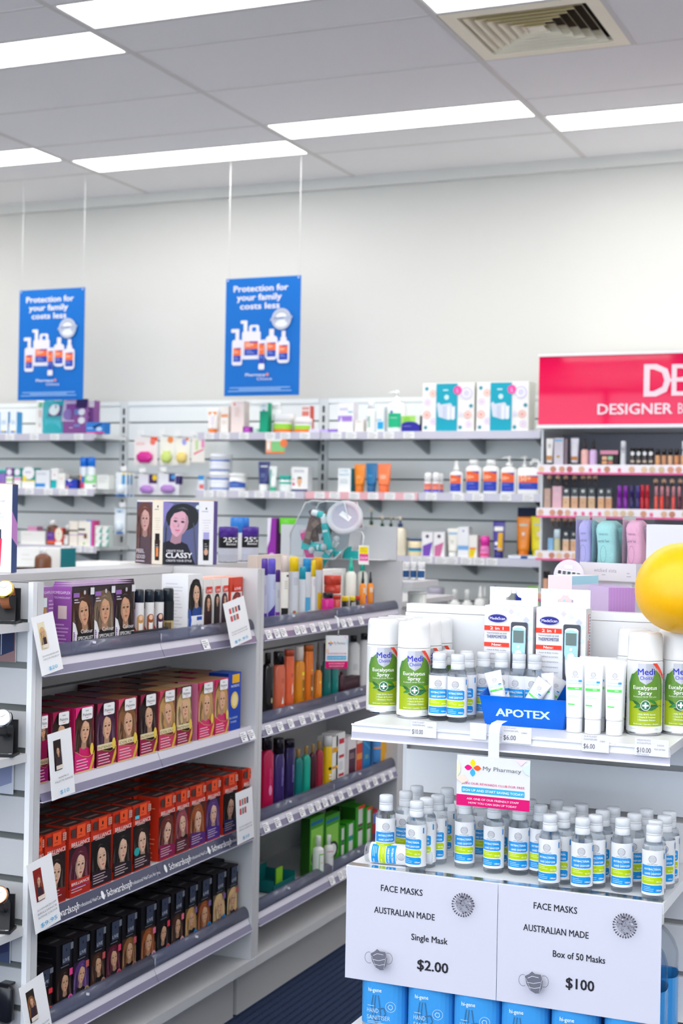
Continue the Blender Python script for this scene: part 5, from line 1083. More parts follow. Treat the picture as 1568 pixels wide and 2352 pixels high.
pcard(96, 145, 1412, 1545, '$20', ['SCHWARZKOPF', 'COLOUR SPECIALIST'], 'tall white $20 price card on the top shelf of the near gondola', ('e8dcc0', 'pale'), tiltx=.16, roll=-.12)
pcard(531, 578, 1378, 1478, '$9.95', ['SCHWARZKOPF', 'LIVE COLOUR'], 'white price card with small carton pictures at the right of the top shelf', ('e8e0e0', None), tiltx=.16, roll=-.14)
pcard(119, 172, 1685, 1830, '$10', ['NAPRO', 'PALETTE RANGE'], 'tall white $10 price card with a dark carton picture', ('241614', 'dark'), tiltx=.06, roll=-.06)
pcard(82, 139, 1982, 2130, '$9.95', ['SCHWARZKOPF', 'BRILLIANCE', 'INTENSE COLOUR'], 'tall white $9.95 price card with a red carton picture', ('8c1c14', 'red'), tiltx=.12, roll=-.1)
pcard(545, 583, 1822, 1932, '$10', ['SCHWARZKOPF', 'BRILLIANCE'], 'white price card at the right end of the third shelf', ('5a2018', None), tiltx=.05, roll=-.03)
pcard(70, 124, 2262, 2405, '$10', ['SCHWARZKOPF', 'LIVE COLOUR'], 'white price card cut by the bottom edge, leftmost', ('2a241e', 'caramel'), tiltx=.14, roll=-.12)

# ---------------------------------------------------------------- far gondola bottles
def far_items(rows, z, group, pyb):
    for q in rows:
        kind, p0, p1, yt, c1, c2, B, lab = q[:8]; kw = dict(q[8]) if len(q) > 8 else {}
        back = kw.pop('back', 0); X = -1.80-back; up = kw.pop('up', 0)
        cat = kw.pop('cat', CATS[kind]); nm = kw.pop('name', NAMES[kind])
        a, b = at_x(p0, pyb, X).y, at_x(p1, pyb, X).y; w = b-a; h = at_x((p0+p1)/2, yt, X).z-z-up
        if kind == 'box':
            kw.setdefault('d', min(.05, w*1.2)); dep = kw['d']/2; yc, Xc, rz = (a+b)/2, X-dep, QX
        else:
            dr = kw.get('dr', .62) if kind == 'bot' else (.7 if kind in ('tube', 'pump') else 1)
            w, yc, Xc = round_size(p0, p1, pyb, X, dr); h = at_x((p0+p1)/2, yt, Xc).z-z-up; rz = (.95 if dr > .75 else QX-.15)
        put(make(kind, w-.001, h, c1, c2, B, kw), nm, lab, cat, (Xc, yc, z+up), rz, group=group)
GR = 'c8ccd8'
can_txt = lambda c: [('b', .2, .8, .88, 6, 'a8acc0'), (0, .5, 0, .18, c)]
far_items([
 ('can', 597, 613, 1283, 'b8b8d4', '5a3aa0', [(0, 1, 0, .2, '5c2a9c'), ('b', .2, .6, .8, 7, '8a80b8')], 'lilac-grey spray can with dark violet cap, leftmost', dict(capf=.22)),
 ('can', 612, 631, 1283, 'c0c8e4', '6a5ad0', [('p', [(0, .02), (1, .02), (1, .4), (.6, .34), (0, .18)], '4a2a9c'), ('b', .5, .9, .9, 6, '98a0c8')], 'pale blue spray can with violet cap and purple sweep', dict(capf=.21)),
 ('can', 630, 642, 1309, 'c8ccd8', '4a2480', [(0, 1, 0, .2, '7a3aa8'), ('b', .3, .7, .8, 6, '9a9ab0')], 'short grey spray can with dark purple cap', dict(capf=.2, back=.035)),
 ('can', 642, 661, 1276, 'efeae0', 'e0cfc4', [(0, 1, 0, .27, '1d1d1d'), (.5, .9, .88, .92, '2a2a2a'), ('b', .3, .7, .8, 5, 'b8b0a0')], 'cream spray can with black foot and beige cap', dict(capf=.22, bz=(.0, .77))),
 ('can', 661, 684, 1279, 'cdd1d9', 'f5d10c', [(.3, 1, 0, .14, 'f0dc28'), ('e', .4, .14, .14, .14, 'b0603a'), ('b', .3, .8, .9, 5, 'a0a4b4')], 'tall grey spray can with bright yellow cap', dict(capf=.2)),
 ('can', 684, 700, 1302, 'd8dce2', '1aa6c0', [('t', 'STRONG', .5, .2, .1, '2ab0b8')], 'slim silver spray can with turquoise cap', dict(capf=.2)),
 ('can', 692, 712, 1283, 'd4d8e0', '1f8fd0', [(.2, 1, .08, .42, '5ab0e0'), (.5, .9, 0, .1, 'e4e8ee')], 'silver spray can with blue cap behind the turquoise one', dict(capf=.2, back=.045)),
 ('can', 712, 723, 1287, 'e2e0e2', 'f4cf20', [(.2, .9, .02, .14, 'f0dc28'), ('b', .3, .8, .9, 5, 'c0a8b8')], 'slim white spray can with yellow cap', dict(capf=.25)),
 ('can', 716, 739, 1280, 'cdd1d8', 'e0a010', [(.3, 1, .1, .5, 'e8c020'), ('e', .6, .08, .15, .15, 'd8a840')], 'silver spray can with golden cap', dict(capf=.19, back=.05)),
 ('bot', 738, 765, 1361, 'd81a8c', '17141a', [('e', .5, .2, .2, .2, 'f080c8')], 'magenta bottle with black cap at the front of the top shelf', dict(capf=.24, capw=.85, neck=.7, dr=.9)),
 ('tub', 741, 782, 1366, 'c43a28', 'c43a28', [('b', .2, .7, .5, 2, 'e08a70')], 'lower red jar in the stack of two', dict(capf=.2)),
 ('box', 738, 792, 1308, 'f0efee', 'e6e6e6', [('b', .4, .9, .9, 2, 'b8c0c8')], 'white carton behind the red jars', dict(back=.09, d=.04)),
 ('mist', 791, 816, 1281, 'eff0e6', '16b8a0', [('p', [(.8, .1), (.9, .5), (.95, .1)], '3a9a88')], 'left white spray bottle with teal nozzle', dict(bodyf=.74, back=.05)),
 ('mist', 818, 842, 1281, 'eff0e6', '16b8a0', [('b', .2, .8, .6, 3, 'c0d8d0')], 'middle white spray bottle with teal nozzle', dict(bodyf=.74, back=.05)),
 ('mist', 845, 874, 1281, 'eff0e6', '16b8a0', [('p', [(.6, .0), (.9, .3), (.7, .6), (.95, .1)], '2a8a78')], 'right white spray bottle with teal nozzle', dict(bodyf=.74, back=.04)),
 ('mist', 823, 839, 1313, 'f08c1c', '2a2a30', [(.3, .8, .72, .98, 'f4d8b8')], 'left orange mist bottle with black nozzle', dict(bodyf=.70)),
 ('mist', 840, 857, 1313, 'f08c1c', '2a2a30', [(.75, 1, 0, .9, '6a3a8c'), (.1, .7, .72, .98, 'f4d8b8')], 'right orange mist bottle with black nozzle', dict(bodyf=.70)),
 ('tub', 782, 800, 1370, '1f1f22', 'f6d80e', [(.1, .8, .4, .5, 'e8e8e8'), ('e', .4, .2, .1, .1, 'f0e040')], 'black jar with yellow lid, left of two', dict(capf=.28)),
 ('tub', 801, 815, 1370, '2a2a2c', 'f6d80e', [(.2, .95, .1, .9, 'dcdcd8'), ('b', .3, .9, .85, 6, '4a4a4a')], 'black jar with yellow lid and barcode label', dict(capf=.26)),
 ('tub', 815, 826, 1369, '2a2428', 'e03a2a', [(.2, .6, .1, .4, '6a6a70')], 'small black jar with red lid', dict(capf=.25)),
 ('tub', 826, 841, 1367, '1a4ae0', '2a3ab0', [(0, 1, .3, .7, 'b890c8'), (0, 1, .4, .48, 'f0a0b0')], 'small bright blue jar at the front', dict(capf=.2)),
], NZ[0], 'styling products on the far top shelf', 1440)
# upper red jar
a, b = at_x(741, 1440, -1.80).y, at_x(782, 1440, -1.80).y; h1 = at_x(761, 1366, -1.80).z-NZ[0]; h2 = at_x(761, 1324, -1.8).z-NZ[0]-h1
w_, yc_, Xc_ = round_size(741, 782, 1440, -1.80); put(tub(w_-.001, h2, 'c43a28', 'cc4230', capf=.5), 'tub', 'upper red jar in the stack of two', 'tub', (Xc_, yc_, NZ[0]+h1+.0003), QX)
# cream carton and two purple cans on it
X = -1.905; a, b = at_x(590, 1300, X).y, at_x(660, 1300, X).y
zc = at_x(630, 1276, -1.88).z
put(carton(b-a, zc-NZ[0], .03, 'e3d3c8', side='dccabd'), 'carton', 'tall beige carton behind the spray cans on the far top shelf', 'carton', (-1.905-.015, (a+b)/2, NZ[0]), QX)
for i, (p0, p1, tx) in enumerate([(500, 545, '2'), (547, 596, '25%')]):
    w = .055; c = at_y((p0+p1)/2, 1290, 3.60+.0*i)
    B = [(0, 1, .0, .34, 'c8cad8'), (0, 1, .34, 1, '17151c'), ('t', '25%', .62, .66, .36, 'f4f4f6', .8), ('t', 'Better', .66, .50, .17, 'f0f0f2', .5)]
    sp = spray_can(w, .135, 'c4c6d4', '4a2492', B, capf=.26, captaper=1.0, bz=(.22, .74))
    put(sp, 'spray_can', '%s of two purple-capped cans with 25%% print on the gondola top' % ['left', 'right'][i], 'spray can', ((-2.125, -2.055)[i], 3.58, 1.2105), .45, group='purple-capped 25% cans')
far_items([
 ('bot', 601, 625, 1500, '1d1b1c', '1a1819', [('e', .8, .3, .12, .3, 'b8a878'), ('b', .7, .95, .8, 5, '4a4648')], 'black shampoo bottle, leftmost on the second far shelf', dict(capf=.16, dr=.8)),
 ('bot', 625, 652, 1497, 'd8694a', '1f1b1c', [('p', [(.35, .1), (.7, .1), (.55, .35)], 'f4e8e0'), (.3, .75, .0, .12, 'f05a30'), ('b', .3, .8, .9, 4, 'a84a38')], 'coral bottle with black cap', dict(capf=.2, capw=.75, neck=.6, kind='gloss')),
 ('bot', 651, 673, 1492, 'e8653c', 'b84a30', [('p', [(.4, .3), (.7, .4), (.6, .7), (.45, .6)], 'f8c0a8'), ('b', .3, .7, .98, 3, '8a3020')], 'tall orange-red shampoo bottle', dict(capf=.1, capw=.95, neck=.9)),
 ('bot', 673, 697, 1485, 'e08a18', 'e8dcd0', [('e', .62, .88, .22, .16, 'e8e020'), (.5, .85, .1, .7, '8a6a20'), ('e', .65, .4, .1, .12, 'f0d060')], 'amber bottle with a round yellow sticker and pale cap', dict(capf=.22, capw=.6)),
 ('bot', 696, 717, 1481, 'e8761a', 'b85a18', [(.35, .8, .1, .8, '9a5a18'), ('e', .6, .35, .12, .2, 'f8e0a0'), ('e', .6, .93, .12, .08, 'e8e020')], 'tall orange shampoo bottle right of the yellow sticker', dict(capf=.1, capw=.95, neck=.9)),
 ('mist', 719, 738, 1476, 'ef8a1c', '5a4a40', [('e', .6, .5, .2, .2, 'f8c840')], 'amber spray bottle with dark nozzle', dict(bodyf=.55)),
 ('bot', 739, 757, 1478, '0f6a68', '2c2226', [('b', .3, .7, .4, 4, '2a9a94')], 'dark teal bottle with dark cap, left one', dict(capf=.28, capw=.6)),
 ('bot', 757, 775, 1481, '12817a', '2c2226', [('b', .3, .7, .4, 4, '2a9a94')], 'dark teal bottle with dark cap, right one', dict(capf=.28, capw=.6)),
 ('box', 765, 776, 1530, 'd8b070', '8a6a40', [(.1, .9, .3, .8, 'b08a50')], 'small gold carton behind the pharmacy shelf card', dict(back=.03)),
 ('bot', 776, 790, 1543, '4a1f2c', '3a1820', [], 'dark maroon bottle beside the teal bottles', dict(capf=.1)),
 ('box', 788, 826, 1556, '3a1f28', '2c161e', [('b', .1, .9, .8, 3, '6a4a50')], 'low dark maroon carton in front of the white bottles', dict(d=.03)),
 ('bot', 796, 822, 1460, 'e8e8e8', '131214', [('b', .2, .8, .7, 6, 'b8b8bc')], 'left large white bottle with square black cap', dict(capf=.12, capw=.55, neck=.5, back=.05, dr=.8)),
 ('bot', 821, 846, 1455, 'ecebec', '131214', [(.6, .9, .55, .75, '5a5a60'), (.55, .85, .05, .3, '2a80c8')], 'right large white bottle with square black cap', dict(capf=.12, capw=.55, neck=.5, back=.05, dr=.8)),
], NZ[1], 'shampoos on the second far shelf', 1620)
far_items([
 ('bot', 598, 623, 1692, 'c2124e', '1d1418', [('e', .6, .35, .2, .4, 'e890b8'), ('b', .45, .75, .9, 12, 'e05a90')], 'crimson bottle with black cap at the left of the third far shelf', dict(capf=.17, dr=.5, p=5, capw=.8)),
 ('bot', 624, 650, 1696, '3d2a6c', '1b1620', [('b', .45, .75, .9, 14, '9a8ad0')], 'dark violet bottle with black cap, left one', dict(capf=.22, capw=.7, neck=.6)),
 ('bot', 651, 674, 1699, '2e2258', '1b1626', [('b', .45, .75, .95, 14, '9a8ad0')], 'dark violet bottle with black cap, right one', dict(capf=.12, capw=.95, neck=.9)),
 ('bot', 674, 692, 1721, '0b7a78', 'b08a4a', [], 'deep teal bottle with gold cap', dict(capf=.17, capw=.45, dr=.8)),
 ('bot', 692, 710, 1714, '16a890', 'b08a4a', [], 'light teal bottle with gold cap', dict(capf=.17, capw=.45, dr=.8)),
 ('bot', 709, 724, 1710, '4c1726', 'b08a4a', [], 'dark wine bottle with gold cap', dict(capf=.17, capw=.45, dr=.8)),
 ('bot', 723, 739, 1703, 'a8283e', 'b08a4a', [], 'rose red bottle with gold cap', dict(capf=.17, capw=.45, dr=.8)),
 ('bot', 739, 760, 1690, 'f2c40c', 'e8e6e4', [('e', .65, .5, .28, .22, '1e1c18'), (.5, .9, .1, .3, 'f0f0e8'), (.5, .9, .18, .22, 'e0a020')], 'yellow bottle with white cap and black round emblem', dict(capf=.2, capw=.9, neck=.8, dr=.9)),
 ('box', 761, 774, 1693, 'eceae6', 'e0ddd6', [(0, 1, .68, .78, 'e0a020'), (0, 1, .34, .4, 'e0a020'), ('b', .2, .8, .3, 6, 'c0bcb4')], 'slim white carton with yellow bands'),
 ('box', 770, 790, 1684, 'efeeee', 'e2e0e0', [(.3, .9, .78, .88, 'c8283a'), (.3, .9, .5, .56, 'c8283a'), (.3, .9, .14, .19, 'c8283a'), ('b', .3, .8, .42, 5, 'b8b8bc')], 'tall white carton with red bars', dict(back=.0)),
 ('box', 790, 797, 1698, 'd0c8cc', 'c4bcc0', [('b', .3, .8, .8, 8, 'a8a0a4')], 'narrow grey-white carton right of the red-barred one'),
 ('box', 797, 816, 1692, 'e4dedd', 'd8d2d2', [(.1, .95, 0, .7, '4c2436'), ('b', .2, .8, .6, 4, 'b8a0a8')], 'carton with white top and dark wine front'),
 ('box', 817, 830, 1700, 'c8402a', 'b8361f', [(0, 1, .45, .62, 'e8903a'), (0, 1, .9, 1, 'e8dcd4')], 'narrow brick red carton'),
 ('box', 831, 848, 1686, '1476b8', '0f5f9c', [('b', .3, .8, .45, 3, 'a8c860'), ('p', [(0, .9), (1, .6), (1, .55), (0, .8)], '3a98d0')], 'bright blue carton on the third far shelf'),
 ('bot', 849, 871, 1680, '4f8fd0', 'e4e0dc', [(0, 1, .8, .9, 'f0a060'), (0, 1, 0, .08, '1a1c24')], 'blue bottle with white top and orange ring', dict(capf=.2, capw=1, neck=.95, dr=.8)),
 ('box', 872, 894, 1681, 'f2b020', 'e89c14', [('b', .1, .9, .85, 1, '8a5a10'), ('e', .6, .15, .25, .3, 'f4c890')], 'golden yellow carton at the right end of the third far shelf'),
], NZ[2], 'hair care on the third far shelf', 1830)
GB = lambda: [(.05, .9, .86, .92, '1f6aa0'), (.08, .9, .2, .8, '8ccc50'), ('e', .5, .3, .4, .25, '26322a'), ('e', .5, .3, .28, .18, 'e8ece8')]
SM = lambda c: [(.3, .75, .6, .95, 'd8dcd8'), (.3, .75, .55, .6, c), (.3, .75, .1, .45, 'd8dcd8'), (.3, .75, .45, .5, c)]
far_items([
 ('box', 709, 742, 1876, '3f9a1f', '1d4a10', GB(), 'green carton with a dark round motif, left of the pair', dict(d=.03)),
 ('box', 744, 777, 1872, '3f9a1f', '1d4a10', GB(), 'green carton with a dark round motif, right of the pair', dict(d=.03)),
 ('box', 778, 790, 1900, '2f9418', '1f6a10', SM('4a2a60'), 'small green carton with tooth picture, first', dict(d=.04)),
 ('box', 792, 812, 1890, '2f9a18', '1f6a10', SM('2a8ab0'), 'small green carton with two pale pictures, second', dict(d=.04)),
 ('box', 813, 834, 1853, '2f9a18', '1c5c0e', SM('6a2a50')+[(.3, 1, .93, 1, 'd8402a')], 'taller green carton with red corner, third', dict(d=.05)),
 ('box', 835, 851, 1856, '2f9a18', '1c5c0e', SM('6a2a50')+[(.3, 1, .93, 1, 'd8402a')], 'taller green carton with red corner, fourth', dict(d=.05)),
 ('box', 852, 864, 1862, 'b82a3a', '8a1c28', [(.1, .9, .6, .9, '6a80c8'), (.1, .9, 0, .3, '4a4a90')], 'narrow red carton beside the green ones', dict(d=.04)),
 ('box', 776, 812, 1846, '2a7a18', '1c5c0e', [(0, 1, .7, .9, '3a1c34')], 'dark-topped green carton at the back', dict(back=.09, d=.05)),
 ('bot', 716, 741, 1921, 'e6e6e2', 'eaeae6', [(.3, .95, .0, .9, '7ac84a'), (.4, .95, .08, .84, 'e8e8e4'), ('b', .5, .9, .5, 2, 'c0a8a0')], 'white bottle with green outlined label', dict(capf=.26, capw=.45, neck=.4, dr=.9, back=-.03)),
 ('bot', 742, 763, 1919, 'e6e4e2', 'eaeae6', [(0, 1, 0, .12, 'e0408a'), (0, 1, .86, .9, 'e0408a'), ('b', .5, .9, .6, 2, 'c0a8a0')], 'white bottle with pink outlined label', dict(capf=.26, capw=.45, neck=.4, dr=.9, back=-.03)),
], NZ[3], 'goods on the bottom far shelf', 2060)
X0, X1 = -1.80, -1.90; a, b = at_z(628, 2034, NZ[3]).y, at_z(690, 2038, NZ[3]).y
tr = M(); tw, td = .145, .095; tc = mat('0f6a6c', 'print')
tr.box(-tw/2, -td/2, 0, tw/2, td/2, .002, tc)
for (q0, q1, q2, q3, hh) in ((-tw/2, -td/2, tw/2, -td/2+.002, .022), (-tw/2, td/2-.002, tw/2, td/2, .05), (-tw/2, -td/2, -tw/2+.002, td/2, .035), (tw/2-.002, -td/2, tw/2, td/2, .035)): tr.box(q0, q1, 0, q2, q3, hh, tc)
tr.box(.01, -td/2+.03, .004, .05, -td/2+.034, .05, mat('8ac832', 'print'))
put(tr.mesh('display_tray'), 'display_tray', 'nearly empty teal cardboard tray on the bottom far shelf', 'tray', (-1.86, at_x(655, 2030, -1.80).y+.02, NZ[3]), QX)
# hanging pharmacy card on the far gondola
def mypharm(w, h):
    A = Art(w, h); k = w/.13
    A.rect(0, 0, w, h*.22, 'd6006c'); A.rr(w*.07, h*.26, w*.93, h*.38, w*.01, '3aabd6')
    cx, cy, r = w*.22, h*.76, w*.105
    for a, c in ((90, 'eed50e'), (0, 'ec5a1e'), (180, 'e4007c'), (270, '3aabd6')):
        q, s_ = math.cos(math.radians(a)), math.sin(math.radians(a))
        P = [(0, 0), (.32, .28), (.62, .36), (.86, .22), (1.05, 0), (.86, -.22), (.62, -.36), (.32, -.28)]
        A.poly([(cx+r*((x+.05)*q-y*s_), cy+r*((x+.05)*s_+y*q)) for x, y in P], c)
    A.text('My Pharmacy', w*.62, h*.73, h*.115, '6e6e70', -.12, fit=w*.52)
    A.text('JOIN OUR REWARDS CLUB FOR FREE', w*.5, h*.43, h*.062, 'd6206c', .3, fit=w*.86)
    A.text('SIGN UP AND START SAVING TODAY!', w*.5, h*.295, h*.066, 'f4fafc', .5, fit=w*.83)
    A.text('ASK ONE OF OUR FRIENDLY STAFF', w*.5, h*.13, h*.055, 'fbe6f0', .3, fit=w*.71); A.text('HOW YOU CAN SIGN UP TODAY', w*.5, h*.05, h*.055, 'fbe6f0', .3, fit=w*.66)
    A.poly([(0, h*.55), (w*.05, h*.66), (w*.05, h*.8), (0, h*.9)], 'eeecc0'); A.poly([(0, h*.52), (w*.08, h*.44), (w*.16, h*.5), (w*.1, h*.62), (0, h*.56)], 'f0d4c4')
    A.poly([(w*.8, h*.99), (w*.88, h*.88), (w*.96, h*.99)], 'f2d4e4'); A.poly([(w, h*.94), (w*.9, h*.84), (w*.94, h*.72), (w, h*.7)], 'cfe2ee')
    return A
w, h = .068, .098
y = at_x(775, 1500, -1.735).y; zt = at_x(775, 1460, -1.735).z
A = mypharm(w, h)
m_ = M().box(-w/2, -.0006, 0, w/2, 0, h, mat('ececee', 'print')).art(A, front(w, -.0006))
st_ = M().tube([(.004, 0, h), (.004, -.002, h+.03), (.002, .006, h+.05), (-.002, .02, h+.054)], .003, mat('f0f0f2', 'print'), 6)
put([node('card', m_.mesh('card')), node('strap', st_.mesh('strap'))], 'shelf_wobbler', 'small pharmacy rewards card hanging from the far gondola shelf', 'shelf card', (-1.738, y, zt-h), .62)
# tall end of the far bay, jar and sale tag
Yb = 4.58
xa = at_y(648, 1244, Yb).x
put(M().box(xa, Yb-.012, 1.21, -1.7735, Yb, at_y(780, 1207, Yb).z, LAM).mesh('back_board'), 'white_board', 'white board standing on the end of the far gondola behind the plastic jar', 'board', (0, 0, 0))
put(M().box(-1.99, Yb-.10, 1.2105, -1.80, Yb-.015, 1.2125, mat('e8e8e8', 'plain')).mesh('jar_mat'), 'jar_mat', 'thin white mat under the plastic jar', 'mat', (0, 0, 0))
ja = at_y(683, 1217, 4.47); jb = at_y(835, 1217, 4.47); jw = jb.x-ja.x; jx = (ja.x+jb.x)/2; jt = at_y(760, 1151, 4.47).z
jh = jt-1.2125
jar = M(); pf = [(-.5, .04), (-.36, .0), (.16, .0), (.36, .22), (.40, .55), (.30, .98), (-.18, 1.0), (-.28, .96), (-.50, .42)]
P = [(x*jw, zz*jh) for x, zz in pf]
film = mat('f2f6f8', 'film')
for i in range(len(P)):
    a, b = P[i-1], P[i]; jar.face([(a[0], -.055, a[1]), (b[0], -.055, b[1]), (b[0], .055, b[1]), (a[0], .055, a[1])], film)
jar.face([(a, -.055, b) for a, b in P], film); jar.face([(a, .055, b) for a, b in reversed(P)], film)
for yy in (-.055, .055): jar.tube([(a, yy, b) for a, b in P+[P[0]]], .0022, mat('e6eaec', 'haze'), 6)
lid = M(); lr = jw*.235
lid.lathe([(lr, 0), (lr*1.06, .004), (lr*1.06, .012), (lr*.98, .016), (lr*.8, .016), (lr*.76, .012)], mat('dcdde4', 'haze'), 28, caps=(False, False)); lid.lathe([(lr*.76, .011), (lr*.76, .012)], mat('c6c4d4', 'haze'), 28)
lid.box(-lr*.35, -lr*.1, .0125, lr*.35, lr*.22, .0135, mat('f6f6f6', 'print'))
ldm = Matrix.Translation((jw*.30, -.045, jh*.70)) @ Matrix.Rotation(.55, 4, 'Y') @ Matrix.Rotation(1.05, 4, 'X')
put([node('body', jar.mesh('jar_body')), node('lid', lid.mesh('jar_lid'), mx=ldm)], 'plastic_jar', 'large clear faceted plastic jar with round lid, full of small tubes', 'jar', (jx, 4.47, 1.2126), 0)
tl = squeeze(.03, .11, '12b5b5', 'e6e8ea', [(.1, .9, .3, .4, 'e0f4f4')], capf=.2)
tp = squeeze(.032, .13, 'd8388c', 'd8b8cc', [], capf=.1)
br = carton(.022, .085, .012, '6a5248', bands(.022, .085, [(.1, .9, .2, .5, '8a7468')]))
def injar(sp, u, v, rot, lab, nm, cat, yy=0, grp='tubes in the plastic jar'):
    put(sp, nm, lab, cat, (jx+u*jw, 4.47+yy, 1.2126+v*jh), group=grp, rot=(0, rot, 0))
injar(tp, -.40, .5, 2.85, 'pink tube leaning against the left side of the plastic jar', 'squeeze_tube', 'tube', -.01)
injar(tl, -.22, .80, 1.85, 'short teal tube lying near the top of the plastic jar', 'squeeze_tube', 'tube', -.03)
injar(tl, -.04, .72, 2.95, 'long teal tube standing upside down in the middle of the jar', 'squeeze_tube', 'tube', -.035)
injar(tl, .06, .16, -1.45, 'teal tube lying at the bottom left of the jar', 'squeeze_tube', 'tube', -.02)
injar(tl, -.06, .08, 1.6, 'teal tube lying at the bottom right of the jar', 'squeeze_tube', 'tube', .02)
injar(tl, .10, .30, -2.5, 'teal tube slanting at the right in the jar', 'squeeze_tube', 'tube', .0)
for k, (u, v, r) in enumerate([(-.30, .25, .25), (-.22, .28, -.15), (-.14, .3, .35), (-.26, .5, .9), (-.12, .45, -.5), (-.02, .48, .6)]):
    injar(br, u, v, r, '%s of the brown sachet boxes piled at the left of the jar' % ORD[k], 'sachet_box', 'sachet box', (-.03, .0, .03)[k % 3], 'brown sachet boxes in the jar')
ball = M().lathe([(.001, -.012), (.008, -.009), (.012, 0), (.008, .009), (.001, .012)], mat('c8ccd0', 'gloss'), 14).mesh('cap_ball')
for k, (u, v) in enumerate([(-.2, .14), (-.02, .2), (.17, .34)]): injar(ball, u, v, 0, '%s small round grey cap in the jar, counted from the left' % ORD[k], 'round_cap', 'pot', -.04, 'small round grey caps in the jar')  # loose grey caps shaped as small balls among the tubes, not pots
A = Art(.036, .062).rect(.003, .034, .033, .058, 'f4dc0c').rect(.003, .012, .034, .034, 'ea4a9c').text('25%OFF', .0185, .017, .012, 'fbe8f4', .5, fit=.028).bars(.006, .03, .052, 2, .007, .002, 'd0b020')
m_ = M().box(-.018, -.0006, 0, .018, 0, .062, mat('f4f2ee', 'print')).art(A, front(.036, -.0006))
s_ = M().tube([(-.004, .0, .062), (-.006, .012, .09), (-.02, .03, .105), (-.04, .035, .108)], .0018, mat('f0f0f2', 'gloss'), 6)
c = at_y(835, 1285, 4.40); ct_ = at_y(835, 1253, 4.40)
put([node('card', m_.mesh('card')), node('stem', s_.mesh('stem'))], 'sale_tag', 'small yellow and pink 25% off tag below the jar lid', 'sale tag', (c.x, 4.40, ct_.z-.062), 0)
for i, (p0, p1, yt, kind, c1, c2, lab) in enumerate([(619, 641, 1190, 'box', '8e2a9c', '7a2088', 'purple and white upright carton behind the purple cans'), (643, 678, 1190, 'tub', '141a18', '62c820', 'black tub with lime lid behind the gondola'), (523, 562, 1188, 'tub', '1f62c0', '2a80d8', 'blue tub above the purple-capped cans')]):
    Y_ = 5.35 if i < 2 else 4.62
    a, b = at_y(p0, 1230, Y_).x, at_y(p1, 1230, Y_).x
    if i == 2:
        c = at_x(543, 1230, -2.09); c1_ = at_y(p0, 1230, c.y).x; c2_ = at_y(p1, 1230, c.y).x
        put(tub(c2_-c1_, at_y(543, yt, c.y).z-1.2105, 'e8e8ea', c2, [], capf=.35), 'tub', lab, 'tub', (c.x, c.y+.02, 1.2105)); continue
    if i == 0: sp = carton(b-a-.004, at_y(630, yt, Y_).z-ctop, .05, c1, bands(b-a, at_y(630, yt, Y_).z-ctop, [('p', [(.0, 1), (.4, 1), (.25, .7), (0, .6)], 'e8e0ee'), (.3, .9, .28, .36, 'f0a050'), ('e', .5, .5, .3, .3, 'd8b0e0')]), side=c2)
    else: sp = tub(b-a, at_y(660, yt, Y_).z-ctop, c1, c2, [], capf=.2)
    put(sp, NAMES[kind], lab, CATS[kind], ((a+b)/2, Y_, ctop))
# small white cabinet under those two so that they stand on something
put(M().box(-3.05, 5.15, 0, -2.0, 5.75, ctop-.02, LAM).box(-3.07, 5.13, ctop-.02, -1.98, 5.77, ctop, LAM).mesh('counter'), 'display_counter', 'white counter behind the far gondola, hidden by the white board', 'counter', (0, 0, 0))
# little shelf on the far end of the gondola with white pots and a lotion tub
e0, e1 = at_y(905, 1330, 4.75).x, at_y(982, 1335, 4.75).x; ez = at_y(950, 1333, 4.75).z
def endshelf(z, lab):
    put(M().box(-2.0, 4.602, z-.02, e1, 4.86, z, LAM).mesh('end_shelf'), 'end_shelf', lab, 'shelf', (0, 0, 0), group='end shelves of the far gondola')
endshelf(ez, 'small white end shelf with three white pots'); endshelf(ez-.19, 'small white end shelf below the three pots')
put(M().box(-2.02, 4.601, 0, -1.80, 4.615, 1.2, LAM).mesh('end_panel'), 'gondola_end_board', 'white end panel behind the far gondola', 'board', (0, 0, 0))
for k, (a, b) in enumerate([(924, 941), (942, 957), (958, 976)]):
    x0, x1 = at_y(a, 1325, 4.78).x, at_y(b, 1325, 4.78).x; h = at_y(a, 1291, 4.78).z-ez
    put(tub(x1-x0-.002, h, 'f0f1f2', 'f4f4f4', [(0, 1, .1, .75, '2c568c')], capf=.4), 'pot', '%s white pot with blue band on the small end shelf' % ['left', 'middle', 'right'][k], 'pot', ((x0+x1)/2, 4.78, ez), group='white pots with blue bands')
x0, x1 = at_y(932, 1370, 4.76).x, at_y(974, 1370, 4.76).x
put(tub(x1-x0, .15, 'eef0ea', 'f3f3f1', [(.1, .7, .84, .96, '2a78b8'), ('e', .45, .4, .1, .1, '7acb30')], capf=.05), 'tub', 'large white lotion tub with blue badge under the small end shelf', 'tub', ((x0+x1)/2, 4.78, ez-.19))
